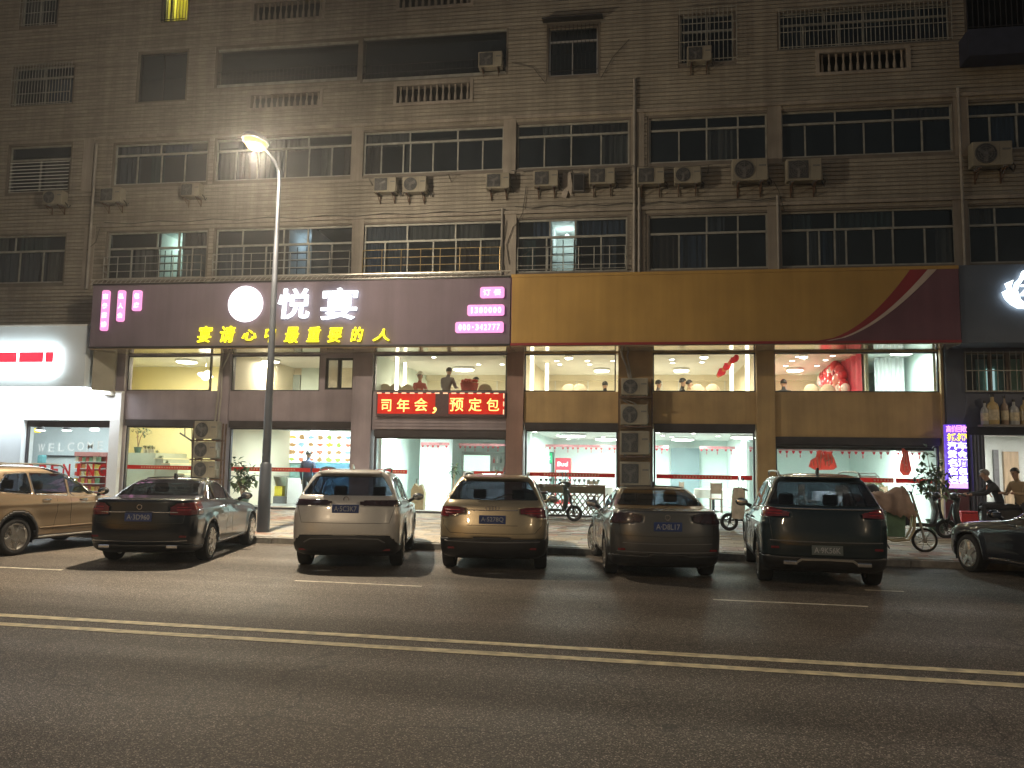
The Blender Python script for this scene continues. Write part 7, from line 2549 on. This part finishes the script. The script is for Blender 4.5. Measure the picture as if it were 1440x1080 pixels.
# cloth and a coil hung on the wall between two units
t = thing('hanging_cloth', 'pale cloth hung on the wall between two air conditioner units', 'cloth', at(797, 268, FRONT_Y - 0.1))
P_ = at_poly(((792, 242), (797, 245), (802, 241), (805, 262), (803, 276), (799, 268), (796, 279), (790, 277), (791, 258)), FRONT_Y - 0.12)
part('cloth_sheet', MB().prism(P_, FRONT_Y - 0.13, FRONT_Y - 0.11), mat('pale_cloth', (0.40, 0.36, 0.32), 0.85, 0, 0.2, 5), t)
t = thing('meter_box', 'dark grey box on the wall right of the hanging cloth', 'meter box', at(815, 270, FRONT_Y - 0.1))
p, q = at(806, 271, FRONT_Y - 0.1), at(822, 245, FRONT_Y - 0.1)
part('box_case', MB().box(p.x, q.x, FRONT_Y - 0.2, FRONT_Y - 0.03, p.z, q.z), mat('meter_grey', (0.12, 0.12, 0.12), 0.5, 0.2, 0.2, 4), t, bevel=0.01)
part('box_door', MB().box(p.x + .03, q.x - .03, FRONT_Y - 0.212, FRONT_Y - 0.201, p.z + .04, q.z - .04), DARK_METAL, t)

# ------------------------------------------------------------------ scooters
SEATV = mat('scooter_seat', (0.02, 0.02, 0.022), 0.55, 0, 0.2, 8)


def scooter(label, loc, rz, colour, R=0.215, group='electric scooters on the pavement', shield=True, box=False, mirrors=True, tall=1.0):
    t = thing('electric_scooter', label, 'scooter', loc, rz, group)
    for x in (0.0, 1.22):
        w = MB().lathe([(R - .07, -.04), (R - .02, -.05), (R, -.03), (R, .03), (R - .02, .05), (R - .07, .04)], (0, 0, 0), 'y', 24, True).build('wheel', RUBBER, t, True)
        w.location = (x, 0, R)
        mb = MB().lathe([(R - .085, -.03), (R - .068, -.035), (R - .068, .035), (R - .085, .03)], (0, 0, 0), 'y', 24, True)
        for k in range(5):
            a = k * 2 * math.pi / 5
            mb.tube([(math.cos(a) * .03, 0, math.sin(a) * .03), (math.cos(a) * (R - .075), 0, math.sin(a) * (R - .075))], .012, 5)
        mb.lathe([(.045, -.05), (.045, .05)], (0, 0, 0), 'y', 12)
        mb.build('rim', RIM_DARK, w, True)
    # front: fork, mudguard, leg shield, head
    MB().tube([(1.22, -.065, R), (1.13, -.06, R + .30), (1.06, -.03, .80 * tall)], .018, 6).tube([(1.22, .065, R), (1.13, .06, R + .30), (1.06, .03, .80 * tall)], .018, 6).build('fork', DARK_METAL, t, True)
    mb = MB()
    for a0, a1 in ((20, 60), (60, 100), (100, 140), (140, 170)):
        p = [(1.22 + (R + .03) * math.cos(RAD(a)), R + (R + .03) * math.sin(RAD(a))) for a in (a0, a1)]
        mb.add([(p[0][0], -.06, p[0][1]), (p[0][0], .06, p[0][1]), (p[1][0], .06, p[1][1]), (p[1][0], -.06, p[1][1])], [(0, 1, 2, 3)])
    mb.build('front_mudguard', colour, t, True)
    if shield:
        mb = MB()
        sec = [(.98, .30, .13), (1.02, .45, .19), (1.05, .62, .21), (1.02, .80, .17), (.98, .95 * tall, .12)]
        vs, fs = [], []
        for x, z, w in sec:
            for k in range(7):
                a = -1 + k / 3
                vs.append((x - .09 * a * a + .03, w * a, z))
        for i in range(4):
            for k in range(6):
                fs.append((i * 7 + k, i * 7 + k + 1, (i + 1) * 7 + k + 1, (i + 1) * 7 + k))
        o = mb.add(vs, fs).build('leg_shield', colour, t, True)
        s_ = o.modifiers.new('thickness', 'SOLIDIFY')
        s_.thickness = 0.03
    MB().ball((1.03, 0, .97 * tall), 1, .10, .13, .09, 12, 8).build('head_cowl', colour, t, True)
    MB().lathe([(.06, .0), (.05, .03)], (1.10, 0, .95 * tall), 'x', 14).build('headlight', LAMP_CLEAR, t, True)
    MB().tube([(.90, -.33, 1.02 * tall), (.96, -.20, 1.05 * tall), (1.0, 0, 1.02 * tall), (.96, .20, 1.05 * tall), (.90, .33, 1.02 * tall)], .016, 7).build('handlebar', DARK_METAL, t, True)
    for s in (-1, 1):
        MB().tube([(.905, s * .31, 1.022 * tall), (.86, s * .42, .995 * tall)], .022, 8).build('grip', RUBBER, t, True)
        if mirrors:
            mb = MB().tube([(.95, s * .22, 1.05 * tall), (.93, s * .27, 1.22 * tall)], .007, 5)
            mb.ball((.93, s * .29, 1.26 * tall), 1, .015, .07, .045, 10, 6)
            mb.build('mirror', BLACK_PLASTIC, t, True)
    # floor, rear body, seat
    MB().prism([(.98, .28), (.98, .33), (.45, .33), (.40, .36), (.40, .26), (.94, .25)], -.14, .14).build('footboard', BLACK_PLASTIC, t, bevel=0.01)
    MB().prism([(.46, .28), (.50, .60), (.44, .70), (-.20, .74), (-.34, .68), (-.22, .50), (.10, .40), (.30, .26)], -.15, .15).build('rear_body', colour, t, 50, bevel=0.04)
    MB().prism([(.50, .70), (.48, .78), (.20, .77), (-.10, .84), (-.30, .82), (-.30, .74), (.0, .71)], -.13, .13).build('seat', SEATV, t, 50, bevel=0.03)
    MB().tube([(.12, -.09, .42), (0, -.09, R)], .02, 6).tube([(.12, .09, .42), (0, .09, R)], .02, 6).tube([(-.12, -.10, .62), (0, -.09, R + .03)], .022, 6).tube([(-.12, .10, .62), (0, .09, R + .03)], .022, 6).build('swing_arm', DARK_METAL, t, True)
    MB().ball((-.34, 0, .66), 1, .03, .09, .04, 10, 6).build('tail_light', LAMP_RED, t, True)
    MB().tube([(.30, .12, .26), (.22, .26, .02)], .014, 5).build('kick_stand', DARK_METAL, t, True)
    MB().tube([(-.28, -.12, .80), (-.46, -.10, .88), (-.46, .10, .88), (-.28, .12, .80)], .012, 6).build('grab_rail', ALU, t, True)
    if box:
        MB().ball((-.38, 0, 1.06), 1, .19, .19, .17, 14, 9).build('top_box', BLACK_PLASTIC, t, True)
    return t


SC_BLACK = paint('scooter_black', (0.012, 0.012, 0.014), 0.1, 0.3)
SC_GREY = paint('scooter_grey', (0.16, 0.16, 0.15), 0.2, 0.35)
SC_OLIVE = paint('scooter_dark_green', (0.03, 0.05, 0.04), 0.2, 0.35)


def walk(px, Y):
    return Vector((X(px, walk_z(Y), Y), Y, walk_z(Y)))


y = 22.2
p = walk(808, y)
scooter('dark green electric scooter parked in front of the lattice table, beside the gold SUV', (p.x - 1.22, y, p.z), RAD(-4), SC_OLIVE)
y = 20.6
p = walk(1331, y)
scooter('black scooter with round black top box in front of the leafy shrub', (p.x - 1.22, y + 0.1, p.z), RAD(-5), SC_BLACK, box=True)
y = 21.0
p = walk(1026, y)
t = scooter('grey scooter with pale wind apron between the grey sedan and dark SUV', (p.x + 1.2, y, p.z), RAD(184), SC_GREY)
n, vs, fs = 12, [], []
for i in range(n + 1):
    a = -1 + 2 * i / n
    d_ = .02 * math.sin(i * 1.9)
    vs += [(1.17 - .22 * a * a + d_, .34 * a, .30), (1.15 - .25 * a * a + d_, .36 * a, .68), (1.10 - .2 * a * a + d_, .30 * a, 1.05)]
for i in range(n):
    fs += [(3 * i, 3 * i + 3, 3 * i + 4, 3 * i + 1), (3 * i + 1, 3 * i + 4, 3 * i + 5, 3 * i + 2)]
MB().add(vs, fs).build('wind_apron', mat('apron_cloth', (0.50, 0.44, 0.36), 0.7, 0, 0.3, 5), t, True)
y = 20.4
p = walk(1386, y)
RIDE = scooter('dark scooter carrying the seated person in front of the right doorway', (p.x + .42, y, p.z), RAD(172), SC_BLACK, mirrors=False)

# delivery moped with a brown cover
MP_Y = 17.9
p = walk(1301, MP_Y)
t = thing('delivery_moped', 'cream framed electric moped with green box under a brown cover', 'moped', (p.x - 1.16, MP_Y + 0.12, p.z), RAD(-6))
R = 0.245
for x in (0, 1.16):
    w = MB().lathe([(R - .045, -.025), (R - .015, -.032), (R, -.015), (R, .015), (R - .015, .032), (R - .045, .025)], (0, 0, 0), 'y', 28, True).build('wheel', RUBBER, t, True)
    w.location = (x, 0, R)
    mb = MB().lathe([(R - .058, -.02), (R - .044, -.022), (R - .044, .022), (R - .058, .02)], (0, 0, 0), 'y', 28, True)
    for k in range(7):
        a = k * 2 * math.pi / 7
        mb.tube([(math.cos(a) * .02, 0, math.sin(a) * .02), (math.cos(a) * (R - .05), 0, math.sin(a) * (R - .05))], .008, 4)
    mb.lathe([(.05, -.045), (.05, .045)], (0, 0, 0), 'y', 12)
    mb.build('rim', RIM_M, w, True)
CREAM_P = mat('cream_tube', (0.55, 0.47, 0.30), 0.35, 0.1, 0.1, 5)
MB().tube([(.98, .16, .80), (.94, .17, .45), (.84, .18, .26), (.55, .18, .22), (.35, .17, .30), (.26, .14, .55), (.20, .1, .74)], .024, 8).tube([(.98, -.16, .80), (.94, -.17, .45), (.84, -.18, .26), (.55, -.18, .22), (.35, -.17, .30), (.26, -.14, .55), (.20, -.1, .74)], .026, 8).tube([(.25, .07, .30), (0, .07, R)], .02, 6).tube([(.25, -.07, .30), (0, -.07, R)], .02, 6).build('frame', CREAM_P, t, True)
MB().prism([(.93, .50), (1.0, .48), (1.03, .82), (.97, .84)], -.05, .05).build('head_tube_cover', mat('moped_yellow', (0.60, 0.45, 0.10), 0.4, 0, 0.1, 5), t, bevel=0.012)
MB().tube([(1.16, -.05, R), (1.10, -.05, .55), (.95, -.02, 1.16)], .018, 6).tube([(1.16, .05, R), (1.10, .05, .55), (.95, .02, 1.16)], .018, 6).build('fork', ALU, t, True)
MB().tube([(.86, -.30, 1.22), (.93, -.1, 1.20), (.95, 0, 1.16), (.93, .1, 1.20), (.86, .30, 1.22)], .015, 6).build('handlebar', DARK_METAL, t, True)
MB().tube([(.92, -.2, 1.2), (.96, -.26, 1.42)], .007, 5).ball((.96, -.27, 1.47), 1, .02, .07, .05, 10, 6).build('mirror', BLACK_PLASTIC, t, True)
MB().prism([(.46, .30), (.78, .30), (.80, .76), (.44, .78)], -.15, .15).build('green_box', mat('moped_green', (0.16, 0.30, 0.19), 0.5, 0, 0.25, 5), t, bevel=0.015)
MB().box(.45, .79, -.155, .155, .782, .815).build('box_lid', mat('moped_green_lid', (0.10, 0.2, 0.12), 0.5, 0, 0.2, 5), t, bevel=0.01)
mb = MB()
for a0 in range(30, 170, 28):
    q = [(1.16 + (R + .03) * math.cos(RAD(a)), R + (R + .03) * math.sin(RAD(a))) for a in (a0, a0 + 28)]
    mb.add([(q[0][0], -.045, q[0][1]), (q[0][0], .045, q[0][1]), (q[1][0], .045, q[1][1]), (q[1][0], -.045, q[1][1])], [(0, 1, 2, 3)])
mb.build('front_mudguard', ALU, t, True)
MB().prism([(.30, .72), (.28, .90), (-.25, 1.08), (-.28, .78), (0, .74)], -.13, .13).build('seat', SEATV, t, bevel=0.02)
MB().prism([(-.32, .50), (.12, .50), (.10, .70), (-.30, .72)], -.12, .12).build('rear_body', BLACK_PLASTIC, t, bevel=0.03)
MB().tube([(.42, .1, .24), (.55, .30, .03)], .014, 5).build('kick_stand', DARK_METAL, t, True)
COVER = mat('brown_cover', (0.38, 0.265, 0.205), 0.75, 0, 0.2, 4, 0.3, 12)
t2 = thing('moped_cover', 'brown cloth cover draped over the green-box moped', 'cover', (p.x - 1.16, MP_Y + 0.12, p.z + .6), RAD(-6))
nx, ny = 22, 14
vs, fs = [], []
r = random.Random(12)
for i in range(nx + 1):
    u = -.34 + 1.30 * i / nx
    top = 1.16 + .035 * math.sin(u * 6) + (.24 * max(0, (u - .42) / .38) if u < .8 else .24 - 2.6 * (u - .8))
    for j in range(ny + 1):
        v = -1 + 2 * j / ny
        yy = .32 * math.sin(v * 1.35) / math.sin(1.35) + .03 * abs(v) * math.sin(u * 21 + 1)
        hem = .84 + .06 * math.sin(u * 7 + (2 if v > 0 else 0)) - .10 * (u > .75)
        z = top - (top - hem) * abs(v) ** 2.4 + r.uniform(-.014, .014) - .045 * abs(math.sin(u * 9 + v * 3.1)) * abs(v) + .03 * math.sin(u * 23 + v * 5) + (r.uniform(-.06, .05) if abs(v) > .99 else 0)
        vs.append((u + r.uniform(-.008, .008), yy + .02 * math.sin(u * 15), z - .6))
for i in range(nx):
    for j in range(ny):
        a = i * (ny + 1) + j
        fs.append((a, a + 1, a + ny + 2, a + ny + 1))
o = MB().add(vs, fs).build('cover_cloth', COVER, t2, True)
s_ = o.modifiers.new('thickness', 'SOLIDIFY')
s_.thickness = .008
plant('leafy_shrub', 'loose leafy potted shrub between the black scooter and the violet sign', walk(1317, 21.6), 2.1, 0.55, 230, 0.17, (0.22, 0.34), 0.4, seed=31, cat='shrub')
t = thing('plastic_stool', 'red plastic stool at the foot of the violet sign', 'stool', walk(1362, 22.3))
for a, b in ((-.16, -.13), (.16, -.13), (-.16, .13), (.16, .13)):
    MB().tube([(a * 1.15, b * 1.15, 0), (a, b, .46)], .022, 6).build('leg', RED, t, True)
MB().box(-.22, .22, -.17, .17, .461, .50).build('seat', RED, t, bevel=0.015)
MB().box(-.20, .20, -.15, .15, .24, .45).build('apron', RED, t, bevel=0.01)
t = thing('white_flowers', 'white flower bunch behind the dark SUV by the notice stand', 'flowers', (X(1230, 1.2, 24.6), 24.6, ZS))
r = random.Random(2)
MB().lathe([(.10, 0), (.12, .5), (.09, .72), (.13, .8)], (0, 0, 0), 'z', 14).build('vase', CLAY_M, t, True)
mb = MB()
for k in range(26):
    a, rr = r.uniform(0, 6.28), r.uniform(0, .22)
    mb.ball((rr * math.cos(a), rr * math.sin(a), .95 + r.uniform(-.1, .2)), .05, 1, 1, .7, 7, 5)
mb.build('blossoms', mat('cream_blossom', (0.75, 0.72, 0.45), 0.7, 0, 0.15, 8), t, True)['kind'] = 'stuff'

# ------------------------------------------------------------------ people
SKIN = mat('skin', (0.45, 0.28, 0.20), 0.55, 0, 0.08, 8)
HAIR_D = mat('hair_dark', (0.012, 0.010, 0.009), 0.55, 0, 0.2, 40)
HAIR_G = mat('hair_grey', (0.22, 0.20, 0.18), 0.6, 0, 0.2, 40)


def person(label, loc, rz, top, legs, hair=HAIR_D, pose='stand', lean=0.0, arms='down', scale=1.0, shoes=None, seat_h=0.45):
    """one skinned body (face towards local -Y) with hair as its child"""
    t = thing('person', label, 'person', loc, rz)
    t.scale = (scale,) * 3
    J, B = {}, []
    hip = .94 if pose == 'stand' else seat_h + .10

    def up(x, f, h):
        """torso point: f forward, h above the hips, leaning by `lean`"""
        return Vector((x, -(f + h * math.sin(lean)), hip + h * math.cos(lean)))
    J['pelvis'] = (up(0, 0, 0), .135, 'legs')
    J['waist'] = (up(0, 0, .18), .125, 'top')
    J['chest'] = (up(0, .01, .38), .145, 'top')
    J['collar'] = (up(0, 0, .52), .085, 'top')
    J['neck'] = (up(0, .015, .59), .055, 'skin')
    J['jaw'] = (up(0, .045, .67), .072, 'skin')
    J['brow'] = (up(0, .035, .76), .088, 'skin')
    J['crown'] = (up(0, .02, .82), .07, 'skin')
    B += [('pelvis', 'waist'), ('waist', 'chest'), ('chest', 'collar'), ('collar', 'neck'), ('neck', 'jaw'), ('jaw', 'brow'), ('brow', 'crown')]
    hands = []
    for s, k in ((1, 'l'), (-1, 'r')):
        sh = up(.185 * s, 0, .46)
        if arms == 'down':
            el, wr = sh + Vector((.05 * s, .03, -.28)), sh + Vector((.05 * s, -.06, -.53))
        elif arms == 'front':
            el, wr = sh + Vector((.05 * s, -.10, -.25)), sh + Vector((-.03 * s, -.34, -.22))
        else:                                # reaching to a handlebar
            el, wr = sh + Vector((.09 * s, -.20, -.17)), sh + Vector((.08 * s, -.46, -.20))
        hd = wr + (wr - el).normalized() * .09
        J['sh' + k], J['el' + k], J['wr' + k], J['hd' + k] = (sh, .075, 'top'), (el, .052, 'top'), (wr, .034, 'skin'), (hd, .036, 'skin')
        B += [('chest', 'sh' + k), ('sh' + k, 'el' + k), ('el' + k, 'wr' + k), ('wr' + k, 'hd' + k)]
        hands.append((wr, hd, s))
        if pose == 'stand':
            hp, kn, an = Vector((.095 * s, 0, .86)), Vector((.105 * s, -.02, .49)), Vector((.11 * s, .02, .085))
        else:
            hp, kn, an = Vector((.11 * s, -.06, hip - .03)), Vector((.17 * s, -.44, hip - .02)), Vector((.16 * s, -.42, hip - .44))
        to = an + Vector((.015 * s, -.16, -.045))
        J['hp' + k], J['kn' + k], J['an' + k], J['to' + k] = (hp, .092, 'legs'), (kn, .062, 'legs'), (an, .046, 'legs'), (to, .040, 'shoe')
        B += [('pelvis', 'hp' + k), ('hp' + k, 'kn' + k), ('kn' + k, 'an' + k), ('an' + k, 'to' + k)]
    names = list(J)
    me = bpy.data.meshes.new('body')
    bm = bmesh.new()
    lay = bm.verts.layers.skin.verify()
    vv = {}
    for n_ in names:
        v = bm.verts.new(J[n_][0])
        v[lay].radius = (J[n_][1], J[n_][1] * (.8 if n_ in ('chest', 'waist', 'pelvis', 'collar') else 1))
        v[lay].use_root = n_ == 'pelvis'
        vv[n_] = v
    for a, b in B:
        bm.edges.new((vv[a], vv[b]))
    bm.to_mesh(me)
    bm.free()
    tmp = bpy.data.objects.new('body', me)
    COL.objects.link(tmp)
    tmp.modifiers.new('skin', 'SKIN')
    sb_ = tmp.modifiers.new('sub', 'SUBSURF')
    sb_.levels = sb_.render_levels = 2
    dg = bpy.context.evaluated_depsgraph_get()
    body = bpy.data.meshes.new_from_object(tmp.evaluated_get(dg))
    bpy.data.objects.remove(tmp)
    # fingers, thumb, nose and ears belong to the same mesh
    ex = MB()
    for wr, hd, s in hands:
        d = (hd - wr).normalized()
        side = d.cross(Vector((0, 0, 1))) if abs(d.z) < .8 else Vector((0, 1, 0))
        side = side.normalized()
        nrm = d.cross(side)
        for k, (o_, L) in enumerate(((-.030, .062), (-.010, .075), (.011, .071), (.030, .055))):
            a = hd + side * o_
            ex.tube([a, a + d * (.025 + L * .5), a + d * (.02 + L * .85) + nrm * .018, a + d * (.012 + L) + nrm * .038], [.0095, .009, .0085, .006], 6)
        a = wr.lerp(hd, .35) - side * .03
        ex.tube([a, a - side * .03 + d * .03, a - side * .035 + d * .065], [.012, .0105, .008], 6)
    br, jw = J['brow'][0], J['jaw'][0]
    f_ = (br - jw).normalized()
    fw = Vector((0, -1, 0))
    mid = (br + jw) / 2
    ex.tube([mid + fw * .075 + f_ * .03, mid + fw * .105 - f_ * .01, mid + fw * .08 - f_ * .015], [.010, .015, .010], 6)
    for s in (-1, 1):
        ex.ball(mid + Vector((s * .083, .01, 0)) + f_ * .01, 1, .012, .02, .03, 8, 6)
    mats = {'skin': SKIN, 'top': top, 'legs': legs, 'shoe': shoes or BLACK_PLASTIC}
    order = ['skin', 'top', 'legs', 'shoe']
    segs = [(J[a][0], J[b][0], J[b][2] if J[b][2] != 'skin' or J[a][2] == 'skin' else J[a][2], (J[a][1] + J[b][1]) / 2) for a, b in B]
    vs = [tuple(v.co) for v in body.vertices]
    fs = [tuple(p_.vertices) for p_ in body.polygons]
    mi = []
    for p_ in body.polygons:
        c = p_.center
        best, bk = 1e9, 'top'
        for a, b, kd, rr in segs:
            ab = b - a
            q = max(0, min(1, (c - a).dot(ab) / ab.length_squared))
            dd = (c - a - ab * q).length / rr
            if dd < best:
                best, bk = dd, kd
        mi.append(order.index(bk))
    off = len(vs)
    vs += ex.v
    fs += [tuple(off + i for i in q) for q in ex.f]
    mi += [0] * len(ex.f)
    me = bpy.data.meshes.new('body')
    me.from_pydata(vs, [], fs)
    for k in order:
        me.materials.append(mats[k])
    me.polygons.foreach_set('material_index', mi)
    me.polygons.foreach_set('use_smooth', [True] * len(fs))
    link('body', me, t)
    cr = J['brow'][0] + Vector((0, .012, .012))
    hb = MB()
    n, m = 14, 9
    hv, hf = [], []
    for i in range(m + 1):
        th = math.pi * .62 * i / m
        for k in range(n):
            a = 2 * math.pi * k / n
            fwd_cut = 1.0 if math.sin(a) > -.3 else .72
            th2 = th * fwd_cut
            hv.append(cr + Vector((.099 * math.sin(th2) * math.cos(a), .112 * math.sin(th2) * math.sin(a), .108 * math.cos(th2))))
    for i in range(m):
        for k in range(n):
            hf.append((i * n + k, (i + 1) * n + k, (i + 1) * n + (k + 1) % n, i * n + (k + 1) % n))
    hb.add(hv, hf).build('hair', hair, t, True)
    # eyes and mouth
    mb = MB()
    for s in (-1, 1):
        mb.ball(J['brow'][0] + Vector((s * .032, -.078, -.028)), .011, 1, .6, .7, 8, 6)
    mb.build('eyes', HAIR_D, t, True)
    MB().ball(J['jaw'][0] + Vector((0, -.066, -.012)), 1, .024, .008, .006, 8, 5).build('mouth', mat('lips', (0.33, 0.12, 0.10), 0.5, 0, 0.05, 5), t, True)
    t['_c'] = 0
    del t['_c']
    return t, J


GREY_COAT = mat('grey_jacket', (0.19, 0.17, 0.18), 0.85, 0, 0.12, 8)
DARK_COAT = mat('dark_jacket', (0.025, 0.028, 0.035), 0.8, 0, 0.15, 8)
NAVY_COAT = mat('navy_overcoat', (0.03, 0.045, 0.085), 0.85, 0, 0.12, 8)
RED_DRESS = mat('red_dress', (0.32, 0.05, 0.05), 0.75, 0, 0.15, 8)
TAN_COAT = mat('tan_jacket', (0.33, 0.24, 0.14), 0.85, 0, 0.12, 8)
TROUSER = mat('dark_trousers', (0.03, 0.032, 0.04), 0.85, 0, 0.15, 8)
UF = 3.102
person('person in navy overcoat standing with back turned before the lit menu', (X(432, 1, 25.6), 25.6, ZS), RAD(180), NAVY_COAT, TROUSER)
t, J = person('person in grey jacket standing bowed upstairs behind the running-text screen', (X(627, 4.2, 25.2), 25.2, UF), RAD(165), GREY_COAT, TROUSER, lean=.22, arms='front')
t, J = person('person in white hat and red dress standing upstairs by the slim light strip', (X(590, 4.2, 25.6), 25.6, UF), RAD(30), RED_DRESS, RED_DRESS, arms='front', scale=.9)
c = J['crown'][0]
MB().lathe([(.17, -.035), (.165, -.015), (.10, .0), (.095, .075), (.03, .09)], (c.x, c.y, c.z + .03), 'z', 16).build('hat', mat('white_hat', (0.8, 0.78, 0.7), 0.7, 0, 0.05, 5), t, True)
person('person in dark jacket bending forward upstairs beside the red bouquet', (X(646, 4.2, 25.4), 25.4, UF), RAD(80), DARK_COAT, TROUSER, lean=.85, arms='front', scale=.95)
t = thing('red_bouquet', 'large red wrapped bouquet upstairs beside the bending person', 'bouquet', (X(660, 4.2, 24.9), 24.9, 3.75))
MB().lathe([(.05, 0), (.12, .18), (.26, .40), (.30, .58)], (0, 0, 0), 'z', 12).build('wrapping', mat('red_wrap', (0.50, 0.03, 0.04), 0.45, 0, 0.2, 6), t, 60)
mb = MB()
r = random.Random(6)
for k in range(24):
    a, rr = r.uniform(0, 6.28), .26 * math.sqrt(r.random())
    mb.ball((rr * math.cos(a), rr * math.sin(a), .60 + r.uniform(0, .08)), .055, 1, 1, .9, 8, 5)
mb.build('roses', RED, t, True)['kind'] = 'stuff'
for px, y, rz, topm, lab in ((851, 25.6, 200, DARK_COAT, 'person with dark hair seated upstairs left of the brown pillar'), (925, 25.2, 120, GREY_COAT, 'person seated upstairs at the left edge of the seated-couple window'),
                             (959, 25.6, 100, DARK_COAT, 'taller person of the seated couple upstairs'), (968, 25.2, 100, TAN_COAT, 'shorter person of the seated couple upstairs'),
                             (1102, 25.0, 170, DARK_COAT, 'person in dark clothes seated upstairs in the party room')):
    person(lab, (X(px, 4.2, y), y, UF), RAD(rz), topm, TROUSER, pose='sit', seat_h=.47, scale=1.02 if 'taller' in lab else .95)
STOOL = None
for px, y, lab in ((851, 25.6, 'under the dark-haired guest'), (925, 25.2, 'under the guest at the window edge'), (959, 25.6, 'under the taller of the couple'), (968, 25.2, 'under the shorter of the couple'), (1102, 25.0, 'under the party guest')):
    if STOOL is None:
        STOOL = thing('guest_stool', 'beige stool upstairs ' + lab, 'stool', (X(px, 4.2, y), y, UF), 0, 'guest stools upstairs')
        MB().lathe([(.19, .40), (.20, .45), (.18, .47)], (0, 0, 0), 'z', 14).build('seat', COVER_M, STOOL, True)
        MB().lathe([(.17, 0), (.03, .03), (.03, .40)], (0, 0, 0), 'z', 12).build('pedestal', CHROME, STOOL, True)
    else:
        copy_tree(STOOL, (X(px, 4.2, y), y, UF), label='beige stool upstairs ' + lab)
p = RIDE.location
t, J = person('person in dark jacket with orange stripe sitting on the scooter, grey-haired', (p.x - .02, p.y, p.z + .30), RAD(90 + 172 + 8) if False else RAD(-98), DARK_COAT, TROUSER, HAIR_G, pose='sit', lean=.45, arms='reach', seat_h=.42)
MB().tube([J['shr'][0] + Vector((0, -.05, .05)), J['chest'][0] + Vector((-.06, -.13, -.02)), J['waist'][0] + Vector((-.08, -.12, 0))], .014, 5).build('orange_stripe', mat('orange_trim', (0.55, 0.14, 0.03), 0.6, 0, 0.1, 5), t, True)
person('person in tan jacket standing at the right edge behind the navy sedan', walk(1440, 20.3), RAD(-60), TAN_COAT, TROUSER, HAIR_D, lean=.25, arms='front', scale=.93)

# ------------------------------------------------------------------ thin haze added so the lamp and signs get a glow
hz = bpy.data.materials.new('glow_haze')
hz.use_nodes = True
hn, hl = hz.node_tree.nodes, hz.node_tree.links
hn.clear()
ho = hn.new('ShaderNodeOutputMaterial')
hv_ = hn.new('ShaderNodeVolumePrincipled')
hv_.inputs['Color'].default_value = (0.9, 0.92, 0.95, 1)
hv_.inputs['Density'].default_value = 0.0021
hv_.inputs['Anisotropy'].default_value = 0.75
hl.new(hv_.outputs[0], ho.inputs['Volume'])
tag(MB().box(-620, 620, -620, 620, -1.1, 20.5).build('haze', hz), kind='stuff')
